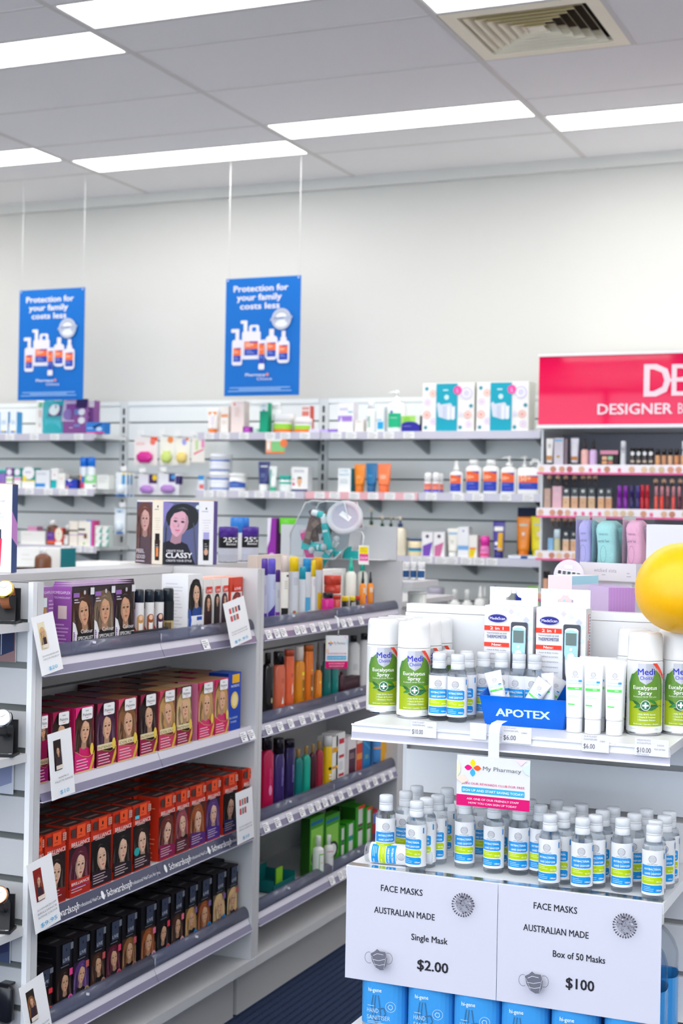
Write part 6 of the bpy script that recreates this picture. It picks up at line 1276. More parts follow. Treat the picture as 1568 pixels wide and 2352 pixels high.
# display drum CLASSY and the left drum
def drum(cx, cy, pts, h, faces, lab, rz=0, z=1.2105):
    m_ = M().prism(pts, 0, h, mat('ecebea', 'print'), top=mat('b88a5c', 'matte'))
    n = len(pts)
    for i, fn in faces.items():
        (x0, y0), (x1, y1) = pts[i], pts[(i+1) % n]; L = math.hypot(x1-x0, y1-y0); ux, uy = (x1-x0)/L, (y1-y0)/L
        A = Art(L, h); fn(A, L, h)
        m_.art(A, lambda u, v, o: (x0+ux*u+uy*o, y0+uy*u-ux*o, v))
    lidp = [(x*.94, y*.94) for x, y in pts]
    put([node('body', m_.mesh('drum')), node('rim', M().prism(lidp, h, h+.002, mat('d8b48c', 'matte')).mesh('drum_rim'))], 'display_box', lab, 'display box', (cx, cy, z), rz)
k_ = 1.07
dp = [(-.105*k_, .075*k_), (-.063*k_, .012*k_), (-.035*k_, 0), (.058*k_, 0), (.097*k_, .008*k_), (.108*k_, .04*k_), (.03*k_, .12*k_), (-.05*k_, .13*k_)]
def mini_bottle(A, cx, y0, w, h, c, cap):
    A.poly([(cx-w*.4, y0), (cx+w*.4, y0), (cx+w*.5, y0+h*.75), (cx-w*.5, y0+h*.75)], c); A.rect(cx-w*.42, y0+h*.75, cx+w*.42, y0+h, cap); A.ell(cx, y0+h*.25, w*.22, w*.22, rgbmix(c, 'ffffff', .6)); A.bars(cx-w*.25, cx+w*.25, y0+h*.6, 3, h*.08, h*.03, rgbmix(c, 'ffffff', .6))
def fA(A, L, h):
    portrait(A, 0, 0, L, h*.97, '5c4a66', '6b3f3a', 'd8a8a0', lip='a8506a', cloth='5a4650', big=1.15)
    A.text('FEEL', L*.34, h*.17, h*.085, 'e8e0ea', .6, fit=L*.5); A.text('GOOD', L*.36, h*.08, h*.085, 'e8e0ea', .6, fit=L*.56); A.bars(L*.05, L*.9, h*.05, 1, 1, h*.02, 'd8ccd8')
def fB(A, L, h):
    A.rect(0, 0, L, h, 'e8ddcb'); A.ell(L*.5, h*.9, L*.06, h*.02, '26262a'); A.bars(L*.2, L*.8, h*.86, 1, 1, .002, '8a8480'); A.bars(L*.25, L*.75, h*.72, 6, h*.035, .001, 'b8b0a4', 2, 'c'); mini_bottle(A, L*.5, h*.06, L*.5, h*.42, '2a1712', '1c1210'); A.rect(L*.4, h*.12, L*.6, h*.26, 'e88a50')
def fC(A, L, h):
    portrait(A, 0, 0, L, h*.98, '5a5f88', '23272c', 'd9a6b8', lip='d0648a', cloth='1f1d2a', long=0, big=1.12, flip=-1, tilt=.12)
    A.poly([(0, h*.98), (0, h*.55), (L*.1, h*.8), (L*.3, h*.95)], '8a80c0'); A.ell(L*.97, h*.9, L*.06, L*.06, 'd8e4e2')
    A.text('CREATE YOUR', L*.35, h*.195, h*.05, 'f2eef4', .4, fit=L*.48); A.text('CLASSY', L*.46, h*.105, h*.115, 'f6f4f8', .9, fit=L*.74); A.text('CREATE YOUR STYLE', L*.46, h*.045, h*.045, 'f2eef4', .4, fit=L*.72)
def fD(A, L, h):
    A.rect(0, 0, L, h, 'eeedf0'); A.ell(L*.5, h*.88, L*.05, h*.02, '2a4a44'); A.bars(L*.2, L*.85, h*.84, 1, 1, .002, 'a8a8b0'); A.bars(L*.25, L*.8, h*.7, 7, h*.04, .001, 'b8b8c0', 2, 'c'); mini_bottle(A, L*.52, h*.07, L*.46, h*.44, '17181c', 'a8a4d8'); A.ell(L*.52, h*.2, L*.14, h*.05, 'd8a890')
def fE(A, L, h): A.rect(0, 0, L, h, '5a4a90')
p = at_z(400, 1301, 1.21)
drum(-2.06, 3.60, dp, .180, {0: fA, 1: fB, 2: fC, 3: fD, 4: fE}, 'many-sided white display box with two printed portraits of women on the gondola top', .524)
def gL(A, L, h):
    A.rect(0, 0, L, h, 'eff0f3'); A.ell(L*.72, h*.87, L*.025, h*.02, '1c1c20'); A.text('Schwarzkopf', L*.72, h*.80, .007, '9a9aa4', 0, fit=L*.3); A.bars(L*.6, L*.84, h*.785, 1, 1, .0012, '8a8a92')
    for i, s in enumerate(['COLOUR', 'PROTECTION', 'FOR UP TO 12', 'WEEKS']): A.text(s, L*.72, h*(.66-.04*i), .0055, 'b4b4bc', 0)
    mini_bottle(A, L*.72, h*.07, L*.21, h*.42, 'e0325a', '242c48'); A.ell(L*.72, h*.42, L*.05, L*.05, 'dfe3f0'); A.bars(L*.66, L*.78, h*.3, 5, .008, .003, 'f6b8c8')
def gR(A, L, h): A.rect(0, 0, L, h, '2f4a80'); A.poly([(0, h*.4), (L, h*.3), (L, h*.55), (0, h*.7)], 'c88ad0')
pl = [(-.16, .04), (-.075, 0), (.048, 0), (.060, .03), (.03, .11), (-.12, .12)]
bb = at_x(24, 1318, -2.03)
drum(-2.088, 2.79, pl, .205, {1: gL, 2: gR, 0: lambda A, L, h: A.rect(0, 0, L, h, 'eff0f3')}, 'tall white display box with a pink bottle picture at the left edge', .60)
# purple-capped cans: put them on the deck line
for o in [o for o in COL.objects if o.name.startswith('spray_can') and o.get('group') == 'purple-capped 25% cans']:
    i = 0 if o['label'].startswith('left') else 1
    c = at_x((523, 571)[i], 1295, -2.06); o.location = (c.x, c.y, 1.2105)
    sc = at_x((523, 571)[i], 1209, -2.06).z-1.2105; o.scale = (1.08, 1.08, sc/.135)

# ================================================================ posters on strings
def sunbottle(A, kind, x, y, w, h):
    W2 = 'e6e3ee'; r = w*.2
    if kind == 'pump': A.rr(x, y, x+w, y+h*.7, r, W2); A.rect(x+w*.32, y+h*.68, x+w*.68, y+h*.95, W2); A.rr(x-w*.1, y+h*.9, x+w*.68, y+h, w*.08, W2)
    elif kind == 'jug': A.rr(x, y, x+w, y+h*.72, w*.1, W2); A.rect(x+w*.08, y+h*.7, x+w*.28, y+h*.95, W2); A.rr(x-w*.08, y+h*.92, x+w*.28, y+h, w*.04, W2); A.rr(x+w*.38, y+h*.6, x+w*.92, y+h*.88, w*.12, W2); A.rr(x+w*.54, y+h*.71, x+w*.76, y+h*.82, w*.05, '0b6fd0')
    elif kind == 'tube': A.poly([(x, y+h), (x+w, y+h), (x+w*.85, y+h*.15), (x+w*.15, y+h*.15)], W2); A.rr(x+w*.1, y, x+w*.9, y+h*.18, w*.15, W2)
    elif kind == 'bot': A.rr(x, y, x+w, y+h*.78, w*.3, W2); A.rect(x+w*.3, y+h*.75, x+w*.7, y+h, W2)
    else: A.rr(x, y, x+w, y+h*.7, w*.25, W2); A.rect(x+w*.25, y+h*.66, x+w*.75, y+h*.8, W2); A.rect(x+w*.34, y+h*.78, x+w*.66, y+h, W2)
    a, b = (.14, .86); t = {'pump': .48, 'jug': .46, 'tube': .88, 'bot': .56, 'mist': .56}[kind]; lo = .10 if kind != 'tube' else .2
    m_ = lo+(t-lo)*.45
    A.rect(x+w*a, y+h*lo, x+w*b, y+h*m_, '2448b0'); A.rect(x+w*a, y+h*m_, x+w*b, y+h*t, 'f0703c'); A.rect(x+w*.4, y+h*(t-.04), x+w*b, y+h*t, '7a3a9a')
    A.text('50+', x+w*.42, y+h*(m_+t)/2-h*.04, w*.28, 'f8d8c8', .5); A.bars(x+w*.25, x+w*.7, y+h*(m_-.04), 2, h*.05, h*.02, '8a9ae0')
def poster_art(w, h):
    A = Art(w, h); A.rect(0, 0, w, h, '046bc2')
    for i, (s, f, x) in enumerate([('Protection for', .73, .47), ('your family', .60, .45), ('costs less', .53, .46)]): A.text(s, w*x, h*(.885-.075*i), h*.075, 'e9e6f0', 1.1, fit=w*f)
    sunbottle(A, 'jug', w*.23, h*.31, w*.25, h*.33); sunbottle(A, 'pump', w*.10, h*.26, w*.14, h*.31); sunbottle(A, 'bot', w*.55, h*.30, w*.16, h*.26); sunbottle(A, 'mist', w*.71, h*.27, w*.16, h*.27); sunbottle(A, 'tube', w*.455, h*.22, w*.1, h*.25)
    A.ell(w*.76, h*.64, w*.128, w*.128, 'c4c9d8', n=24); A.ell(w*.76, h*.64, w*.115, w*.115, 'b4bacb', n=24); A.ell(w*.76, h*.655, w*.07, w*.05, 'eef0f4'); A.ell(w*.76, h*.60, w*.08, w*.04, 'e4e8f0')
    A.poly([(w*.61, h*.625), (w*.9, h*.64), (w*.91, h*.665), (w*.62, h*.65)], 'a9b4cc'); A.bars(w*.66, w*.86, h*.655, 1, 1, h*.012, '7f8db0')
    A.text('Pharmacy', w*.43, h*.165, h*.035, 'e6e6f2', .6, fit=w*.27); A.ell(w*.59, h*.177, w*.018, w*.018, 'f08a6a'); A.text('Choice', w*.55, h*.13, h*.035, 'e6e6f2', .1, fit=w*.2)
    for i in range(3): A.text('lorem', w*.5, h*.2, .0001, '046bc2') if 0 else A.bars(w*.06, w*.92, h*(.072-.014*i), 1, 1, h*.008, '8fb8e8', i, 'c')
    return A
PY = 6.45
for (x0, x1, yt, yb, lab, s0, s1) in [(43, 193, 664, 919, 'smaller blue hanging poster with sunscreen bottles at the left', (36, 415), (200, 402)), (517, 689, 637, 909, 'larger blue hanging poster with sunscreen bottles near the middle', (519, 372), (692, 352))]:
    a, b = at_y(x0, (yt+yb)/2, PY).x, at_y(x1, (yt+yb)/2, PY).x; w = b-a; zt, zb = at_y((x0+x1)/2, yt, PY).z, at_y((x0+x1)/2, yb, PY).z; h = zt-zb
    m_ = M(); n = 8                      # sheet with a slight curl
    A = poster_art(w, h)
    m_.box(-w/2, 0, 0, w/2, .0012, h, mat('046bc2', 'print')).art(A, front(w, 0), 'print', off=2e-4)
    for q in (-.47, .47): m_.art(Art(.01, .01).ell(.005, .005, .004, .004, 'dfe6f4'), lambda u, v, o, q=q: (q*w+u-.005, -.0042-o, h*.975+v))
    st_ = M().tube([(0, 0, 0), (0, 0, CZ-zt+.012)], .0011, mat('f2f2f2', 'gloss'), 5).mesh('string')
    put([node('sheet', m_.mesh('poster')), node('string', st_, mx=Matrix.Translation((-w*.47, .002, h*.975))), node('string', st_, mx=Matrix.Translation((w*.47, .002, h*.975)))], 'hanging_poster', lab, 'poster', ((a+b)/2, PY, zb), 0, 'blue hanging posters')

# ================================================================ make-up unit with the pink sign
MY = 6.45
ux = at_y(1237, 900, MY).x; uw = 1.55
t = link('makeup_unit', None); t.location = (ux, MY, 0); t['label'] = 'make-up display unit with bright pink header sign reading DESIGNER'; t['category'] = 'display unit'
zt, zb = at_y(1237, 820, MY).z, at_y(1237, 976, MY).z; sh_ = zt-zb
A = Art(uw, sh_).rect(0, 0, uw, sh_, 'ee004e')
def ux_(px, py=930): return at_y(px, py, MY).x-ux
def uz_(py): return at_y(1450, py, MY).z-zb
A.text('D', ux_(1477), uz_(910), (uz_(838)-uz_(910))/.69, 'f4dce4', 1.2, 'l', fit=ux_(1539)-ux_(1477))
A.text('B', ux_(1541), uz_(910), (uz_(838)-uz_(910))/.69, 'f4dce4', .1, 'l', fit=ux_(1596)-ux_(1541)); A.rect(ux_(1536), uz_(878), ux_(1545), uz_(872), 'f4dce4')
A.text('DESIGNER', ux_(1372), uz_(951), (uz_(927)-uz_(951))/.69, 'f4dce4', .9, 'l', fit=ux_(1544)-ux_(1372)); A.text('BRANDS', ux_(1557), uz_(951), (uz_(927)-uz_(951))/.69, 'f4dce4', 0, 'l', fit=.18)
sg = M().box(0, 0, zb, uw, .44, zt, mat('f2f2f2', 'gloss'), front=mat('ee004e', 'polish')).art(A, lambda u, v, o: (u, -o, zb+v), 'polish', off=3e-4)
so = link('header_sign', sg.mesh('header_sign'), t); so['label'] = 'bright pink sign box with white lettering'
link('header_trim', M().box(-.004, -.012, zb-.016, uw, .44, zb-.0005, mat('efeff2', 'gloss')).box(-.004, -.006, zt+.0005, uw, .44, zt+.012, mat('efeff2', 'gloss')).mesh('header_trim'), t)
link('back_panel', M().box(0, .38, .05, uw, .44, zb-.02, mat('8b8c96', 'matte')).mesh('back_panel'), t)
link('side_panel', M().box(.002, .05, .05, .012, .38, zb-.02, mat('d8dade', 'gloss')).mesh('side_panel'), t)
link('base', M().box(0, .02, 0, uw, .38, .6, mat('dcdcdf', 'laminate')).mesh('unit_base'), t)
MZ = [at_y(1240, q, MY).z for q in (1069, 1168, 1266)]; MZ.append(MZ[2]-.185)
rr_ = random.Random(9)
for i, z in enumerate(MZ):
    s_ = M().box(.0, .0, z-.014, uw, .375, z-.0, mat('dfe0e4', 'gloss')).box(0, -.006, z-.040, uw, .0, z+.004, mat('f2e9ee', 'gloss')).box(0, -.007, z-.040, uw, 0, z-.031, mat('ea4f90', 'gloss'))
    A = Art(uw, .035); xx = .02
    while xx < uw-.03:
        c = rr_.choice(['e0b49a', 'd89c84', 'c98a74', 'e8c8a8', 'ee6a98', 'd8c0a0', 'c46a70']); A.ell(xx, .017, .014, .014, c) if c != 'ee6a98' else A.ell(xx, .014, .009, .011, c, n=5)
        xx += rr_.choice([.035, .04, .055])
    s_.art(A, lambda u, v, o: (u, -.007-o, z-.034+v))
    o = link('shelf', s_.mesh('makeup_shelf'), t)
peach, tan = 'e6b898', 'c9a07c'
SKN = lambda c: [(0, 1, 0, .62, c), (0, 1, .62, .66, 'f0ece8')]
wall_items([
 ('tube', 1251, 1269, 1007, 'ece8e6', '1c1a1c', [(0, 1, .0, .25, 'c98e58'), ('b', .2, .8, .9, 6, '8a8488')], 'white and tan foundation tube, leftmost on the top make-up shelf', dict(capf=.1)),
 ('box', 1271, 1293, 1006, 'cfc8d2', 'a49aa6', [(.0, .9, .88, .94, '6aa8d8'), (.3, .6, .28, .36, 'b08a30')], 'grey-lilac carton on the top make-up shelf', dict(d=.04)),
 ('box', 1290, 1302, 1009, 'b8a0ac', '8a7a88', [], 'narrow mauve carton on the top make-up shelf', dict(back=.03, d=.03)),
 ('tube', 1307, 1327, 1006, 'd8d4e0', '1c1a1c', [(0, 1, .0, .2, 'b9783e'), ('b', .2, .8, .85, 8, 'f4f2f4')], 'silver and tan foundation tube on the top make-up shelf', dict(capf=.1)),
 ('mist', 1331, 1349, 1008, 'eab4ae', '2a1c22', [('b', .3, .7, .8, 2, 'f4dcd8')], 'blush pink bottle with black pump', dict(bodyf=.62, dr=.8)),
 ('mist', 1350, 1369, 1009, 'd6b4e0', '1f181e', [('b', .3, .7, .8, 2, 'eedcf2')], 'lilac bottle with black pump', dict(bodyf=.62, dr=.8)),
 ('box', 1377, 1419, 1035, '2a2024', '1a1416', [(0, 1, .75, 1, 'd890a8'), (.1, .38, .38, .62, 'e0b090'), (.44, .7, .38, .62, '9ec8a0'), (.1, .38, .1, .32, 'd8a070'), (.44, .7, .1, .32, 'b86a60')], 'black corrector palette box with four colour squares', dict(d=.03)),
 ('can', 1422, 1436, 1013, 'dcdce2', 'e4e4ea', [('b', .3, .8, .9, 6, '7a7a84')], 'slim silver cylinder on the top make-up shelf', dict(capf=.3, name='cosmetic_tube', cat='cosmetic tube')),
 ('gloss', 1563, 1572, 1013, 'dcdce2', 'e4e4ea', [], 'slim silver tube cut by the right edge, top make-up shelf'),
], MZ[0], 'make-up on the top shelf of the pink unit', MY, pyb=1068)
def row(n, p0, step, wpx_, yt, z, spec, lab, cat, grp, nm, pyb, back=0):
    for k in range(n):
        a, b = at_y(p0+step*k, pyb, MY+.015).x, at_y(p0+step*k+wpx_, pyb, MY+.015).x; w = b-a; h = at_y(p0, yt, MY+.015).z-z
        put(spec(w-.001, h, k), nm, '%s from the left of %s' % (ORD[k], lab), cat, ((a+b)/2, MY+.012+w/2+back, z), group=grp)
row(4, 1445, 14, 13, 1029, MZ[0], lambda w, h, k: tub(w, h, '1a181a', '1a181a', [('e', .5, .78, .3, .3, 'e6e6e8'), (.2, .8, .1, .3, 'b8a898'), (.3, .7, .4, .5, '6a6468')], capf=.12, bz=(.1, .85)), 'four black pots with white dots on the top make-up shelf', 'pot', 'black pots with white dots', 'pot', 1068)
row(5, 1503, 14.5, 12, 1031, MZ[0], lambda w, h, k: gloss(w, h, ['d8a070', 'c89068', 'd4a884', 'cf8c5c', 'd8a070'][k], '17141a', .38), 'five peach concealers with black caps on the top make-up shelf', 'concealer', 'peach concealers', 'concealer', 1068)
wall_items([
 ('box', 1248, 1264, 1122, 'bfa294', 'b09488', [('b', .3, .7, .6, 3, 'd8c4b8')], 'beige carton leftmost on the second make-up shelf', dict(d=.03)),
 ('box', 1267, 1289, 1117, 'e0b4c0', 'd8a4b4', [('e', .55, .84, .12, .06, '8ac0e0'), ('b', .2, .8, .7, 4, 'e8ccd4')], 'pale pink carton on the second make-up shelf', dict(d=.04)),
], MZ[1], 'make-up on the second shelf of the pink unit', MY, pyb=1168)
def found(w, h, k, top='d9b491'):
    b = carton(w, h*.6, w*.7, top, bands(w, h*.6, [(0, 1, .92, 1, 'e8e4e4'), ('b', .3, .7, .6, 4, 'a88868')]))
    c = M().box(-w*.55, -w*.3, h*.6, w*.55, w*.35, h, mat('151317', 'gloss')).art(Art(w, h*.4).ell(w*.5, h*.26, w*.24, w*.24, ['e6e8e4', 'b8bcb8'][k % 2]), lambda u, v, o: (u-w/2, -w*.3-o, h*.6+v))
    return [node('body', b), node('cap', c.mesh('foundation_cap'))]
row(4, 1291, 19.5, 15, 1121, MZ[1], lambda w, h, k: found(w, h, k, ['dcb894', 'd4a888', 'cfa888', 'd0b08c'][k]), 'four beige foundations with black tops on the second make-up shelf', 'foundation', 'beige foundations', 'foundation', 1168)
row(2, 1372, 17.5, 14, 1122, MZ[1], lambda w, h, k: found(w, h, k, ['d8a880', 'cf9c78'][k]), 'the pair of beige foundations left of the purple mascaras', 'foundation', 'beige foundations', 'foundation', 1168)
row(4, 1415, 14, 12, 1115, MZ[1], lambda w, h, k: gloss(w, h, ['7a1a96', '7a1a96', '2a2458', '2f2a6a'][k], ['8a22a8', '8a22a8', '3a2c6c', '4a3c8a'][k], .5), 'four purple and navy mascaras on the second make-up shelf', 'mascara', 'purple mascaras', 'mascara', 1168)
row(2, 1468, 11.5, 11, 1114, MZ[1], lambda w, h, k: gloss(w, h, 'b8182a', 'c82034', .5), 'two red mascaras on the second make-up shelf', 'mascara', 'red mascaras', 'mascara', 1168)
row(6, 1501, 13.2, 9, 1117, MZ[1], lambda w, h, k: gloss(w, h, ['e0564a', 'e84438', '6a2a30', 'e0504a', '5a1e34', 'c84440'][k], 'd08a92', .42), 'the six pink-capped lip glosses on the second make-up shelf', 'lip gloss', 'lip glosses', 'lip_gloss', 1168)
tst = M().tube([(0, 0, 0), (.006, -.02, -.018), (.009, -.03, -.028)], .0035, mat('5a4436', 'gloss'), 8); tst.loft([(-.006, .004, .003, mat(peach)), (0, .011, .006, mat(peach)), (.010, .011, .006, mat(peach)), (.016, .004, .003, mat(peach))], 12)
tst = tst.mesh('tester_brush')
for k in range(7): c = at_y(1256+(0, 20, 38, 58, 78, 92, 106)[k], 1098, MY+.02); put(tst, 'tester_brush', '%s from the left of seven peach-tipped testers under the top make-up shelf' % ORD[k], 'tester', (c.x, MY+.06, c.z), group='peach-tipped testers')
for k in range(4): c = at_y(1500+19*k, 1107, MY+.02); put(tst, 'tester_brush', '%s from the left of four peach testers above the lip glosses' % ORD[k], 'tester', (c.x, MY+.07, c.z), group='peach testers above the lip glosses')
for k in range(5): c = at_y((1264, 1277, 1292, 1305, 1318)[k], 1196, MY+.02); put(tst, 'tester_brush', '%s from the left of five peach testers under the second make-up shelf' % ORD[k], 'tester', (c.x, MY+.06, c.z), group='peach testers under the second shelf')
wall_items([
 ('box', 1257, 1270, 1236, '86b4d8', '6a9cc4', [], 'pale blue carton on the third make-up shelf', dict(d=.03)),
 ('bot', 1269, 1285, 1216, 'c8c49c', 'd8ecf4', [('e', .5, .9, .2, .2, 'f0d84a')], 'small bottle with pale blue cap on the third make-up shelf', dict(capf=.42, capw=.95, neck=.8)),
], MZ[2], 'make-up on the third shelf of the pink unit', MY, pyb=1266)
row(3, 1291, 18, 14, 1220, MZ[2], lambda w, h, k: found(w, h, k, ['dcb894', 'd4a888', 'cfa888'][k]), 'three beige foundations on the third make-up shelf', 'foundation', 'beige foundations below', 'foundation', 1266)
wall_items([('box', 1246, 1258, 1312, 'd8a488', '1a181a', [(0, 1, .65, 1, '17151a')], 'tan and black carton on the lowest make-up shelf', dict(d=.03))], MZ[3], 'make-up on the lowest shelf', MY, pyb=1362)

# ================================================================ goods on the stand
SU, SL, SB = .961, .692, .378
def away(p, r):     # shift a point away from the camera along the floor
    d = Vector((p.x, p.y)).normalized(); return Vector((p.x+d.x*r, p.y+d.y*r, p.z))
PL = {}
def relax(P, r, it=60, xr=None, yr=None, fix=()):
    for _ in range(it):
        for i in range(len(P)):
            for j in range(i):
                dx, dy = P[i][0]-P[j][0], P[i][1]-P[j][1]; d = math.hypot(dx, dy) or 1e-6
                if d < 2*r:
                    s = (2*r-d)/2/d
                    fi, fj = (0 if i in fix else 1), (0 if j in fix else 1)
                    P[i][0] += dx*s*fi; P[i][1] += dy*s*fi; P[j][0] -= dx*s*fj; P[j][1] -= dy*s*fj
        for p in P:
            if xr: p[0] = min(max(p[0], xr[0]), xr[1])
            if yr: p[1] = min(max(p[1], yr[0]), yr[1])
    return P
# eucalyptus spray cans
CR, CH = .0330, .190
def euc_art():
    w, h = CR*PI*1.12, .128; A = Art(w, h); c = w/2
    A.rect(0, 0, w, h, 'e6e7e6')
    P = [(c-.036, .0107), (c+.036, .0107), (c+.036, .078)]
    P += [(c+.036*math.cos(math.radians(a)), .080+.039*math.sin(math.radians(a))) for a in range(10, 171, 16)] + [(c-.036, .078)]
    G = [(c+.0395*math.cos(math.radians(a)), .080+.043*math.sin(math.radians(a))) for a in range(0, 181, 15)]
    A.poly([(c-.0395, .06)]+[(c+.0395, .06)]+G, 'd4d8d0')
    A.poly(P, '5d8a26')
    A.poly([(c-.036, .0107), (c+.036, .0107), (c+.036, .060), (c+.01, .057), (c-.01, .054), (c-.036, .056)], '9cb010')
    A.poly([(c-.036, .066), (c-.036, .090), (c-.030, .106), (c-.022, .108), (c-.03, .088)], '4a8238')
    A.poly([(c-.0165, .1265), (c+.0130, .1265), (c+.0140, .108), (c+.009, .094), (c-.002, .0875), (c-.013, .094), (c-.0175, .108)], 'c2c3cc')
    A.poly([(c-.002, .1265), (c+.0130, .1265), (c+.0140, .108), (c+.009, .094), (c-.002, .0875)], 'b2b4c0')
    A.text('Medi', c-.001, .1060, .0165, '2428b4', .9, fit=.0315, rot=.04); A.text('Choice', c-.001, .0970, .0098, '3540c4', .5, fit=.023, rot=.06)
    A.text('Eucalyptus', c-.003, .0788, .0100, 'f6f8f2', .7, fit=.045); A.text('Spray', c-.003, .0692, .0100, 'f6f8f2', .7, fit=.025); A.text('Eucalyptus Oil BP 25% w/w', c-.003, .0640, .0040, 'e2ecc8', .1, fit=.043)
    for (x, y, L, a, col) in [(-.018, .053, .017, 2.6, '1c5c2c'), (-.015, .048, .018, 3.5, '2a7a34'), (.012, .056, .017, -.5, '2f7f2c'), (.014, .048, .018, -.1, '1d5c30'), (.012, .044, .019, .35, '2a7040'), (-.008, .041, .014, -.3, '1c5030')]:
        q, s = math.cos(a), math.sin(a); A.poly([(c+x+(u*L*q-v*L*s), y+(u*L*s+v*L*q)) for u, v in ((-.55, 0), (-.2, .17), (.2, .17), (.6, 0), (.2, -.13), (-.2, -.15))], col)
    A.path([(c+.0, .050), (c+.018, .051), (c+.034, .047)], .0007, '3a5c20')
    A.ell(c-.002, .0495, .0092, .0100, '3a3c3c', n=20); A.ell(c-.002, .0495, .0087, .0095, 'eef2ee', n=20); A.ell(c-.002, .0495, .0076, .0084, '0d6a44', n=20)
    A.rect(c-.0036, .0440, c-.0004, .0550, 'f4f6f4'); A.rect(c-.0075, .0479, c+.0035, .0511, 'f4f6f4')
    for i, s in enumerate(['Kills 99.9% Germs', 'Cleans & Freshens', 'Eliminates Odours']): A.text('/ '+s, c+.0005, .0317-.0052*i, .0042, 'eef4d8', .5, fit=.032)
    A.text('Bathroom • Laundry • Kitchen', c, .0140, .0036, 'eef4d8', .4, fit=.046)
    A.text('200g', c+.019, .0045, .0044, '9cc8b8', .1); A.bars(c-.03, c-.012, .0065, 1, 1, .0008, '9cc8b8')
    A.poly([(c+.010, .1275), (c+.018, .1275), (c+.034, .1065), (c+.034, .0965)], 'e5402c'); A.text('Value Pack', c+.0225, .1085, .0045, 'fbd8d0', .3, rot=-.92, fit=.021)
    A.rect(w-.014, .004, w-.0135, .118, '3a3ab0')
    for i in range(9): A.rect(w-.0125, .012+.0115*i, w-.004+.002*(i % 2), .0145+.0115*i, '4a44b8' if i % 3 == 0 else 'b4aee0')
    return A
b = M().lathe([(CR*.90, 0), (CR*.97, .0012), (CR*.985, .004), (CR*.97, .005), (CR, .007), (CR, .134), (CR*.97, .138)], mat('e6e7e6', 'gloss'), 36, caps=(True, True))
b.lathe([(CR*.905, 0.0002), (CR*.985, .0014), (CR*.997, .0042), (CR*.98, .0056)], mat('b4b6ba', 'chrome'), 36, caps=(False, False))
ea = euc_art(); b.art(ea, cyl(ea.w, CR, .0068, th=.22), 'gloss', step=.004, off=7e-5)
c = M().lathe([(CR*1.0, .1385), (CR*1.0, .1395), (CR*.975, .140), (CR*.962, .178), (CR*.93, .186), (CR*.84, .1895), (CR*.45, .1898), (CR*.4, .190)], mat('e3e4e6', 'gloss'), 36)
EUC = [node('body', b.mesh('spray_body')), node('cap', c.mesh('spray_cap'))]
cans = []
p1, p2 = away(at_z(877, 1641, SU), CR), away(at_z(948, 1652, SU), CR)
for r in range(3): cans.append([p1.x+.0*r, p1.y+.0675*r, 'left column', ['front', 'middle', 'back'][r]])
for r in range(3): cans.append([p2.x+.0*r, p2.y+.0675*r, 'right column', ['front', 'middle', 'back'][r]])
pr_ = away(at_z(1478, 1691, SU), CR)
P = relax([[a[0], a[1]] for a in cans], CR+.0004, 80, yr=(2.60, SLY-CR-.002), fix=(0,))
for a, q in zip(cans, P): put(EUC, 'spray_can', '%s eucalyptus spray can of the %s at the left end of the upper shelf' % (a[3], a[2]), 'spray can', (q[0], q[1], SU), math.atan2(-q[0], q[1])*.75, 'eucalyptus spray cans')
rc = [[pr_.x, pr_.y], [pr_.x-.0+.058, pr_.y+.040], [pr_.x-.035, pr_.y+.07], [pr_.x+.035, pr_.y+.108]]
rc = relax(rc, CR+.0004, 40, xr=(-.7, -.488-CR+.02), yr=(2.6, SLY-CR-.002), fix=(0,))
for k, q in enumerate(rc): put(EUC, 'spray_can', ['front eucalyptus spray can at the right end of the upper shelf', 'eucalyptus spray can at the right frame edge under the balloon', 'eucalyptus spray can behind the sanitiser tubes, only its cap showing', 'back eucalyptus spray can under the yellow balloon'][k], 'spray can', (q[0], q[1], SU), math.atan2(-q[0], q[1])*.75-.05, 'eucalyptus spray cans')
# small sanitiser bottles
SR, SH = .0193, .131
def san_art():
    w, h = .104, .078; A = Art(w, h); c = .052
    A.rect(0, 0, w, h, 'e4e5e8')
    def band(y0, y1, col): r = .004; A.poly([(c-.023, y0), (c+.0155, y0), (c+.0185, y0+.0012), (c+.0195, y0+.003), (c+.0195, y1-.003), (c+.0185, y1-.0012), (c+.0155, y1), (c-.023, y1)], col)
    band(.033, .052, '1492dc'); band(.0195, .0315, 'b4cf0e'); band(.0045, .0178, '1492dc')
    A.text('ANTIBACTERIAL', c, .0440, .0050, 'eef8fe', .7, fit=.0315); A.text('HAND SANITIZER', c+.001, .0362, .0047, 'eef8fe', .6, fit=.030)
    A.text('99.9%', c+.0125, .0222, .0046, 'f2f6c8', .6, fit=.011); A.bars(c-.017, c+.004, .0288, 2, .0028, .0008, 'e2eea0')
    A.text('100mL', c+.0125, .0075, .0042, 'f0f8fe', .6, fit=.011); A.bars(c-.017, c+.004, .0142, 3, .003, .0007, 'bfe2f8')
    A.ring(c, .063, .0065, .0007, '8a8690', 20)
    for y in (-.0042, -.0022, -.0002, .0018, .0038): L = math.sqrt(.0065**2-y*y); A.rect(c-L, .063+y, c+L, .063+y+.0007, '9a96a0')
    A.text('OUR PURE PLANET', c, .0535, .0022, '4a4650', .4, fit=.018)
    A.rect(c+.0225, .0625, c+.0255, .073, '1d86d0')
    for i in range(24): A.rect(c+.033, .008+.0027*i, c+.044+.004*math.sin(i*2.3), .0087+.0027*i, 'b0b0b8')
    A.ring(c+.0385, .0045+.0, .0028, .0005, '6a6670', 10)
    for i in range(16): A.rect(c-.044+.0009*i, .006, c-.0437+.0009*i+(.0003 if i % 3 else 0), .016, '5a5660')
    return A
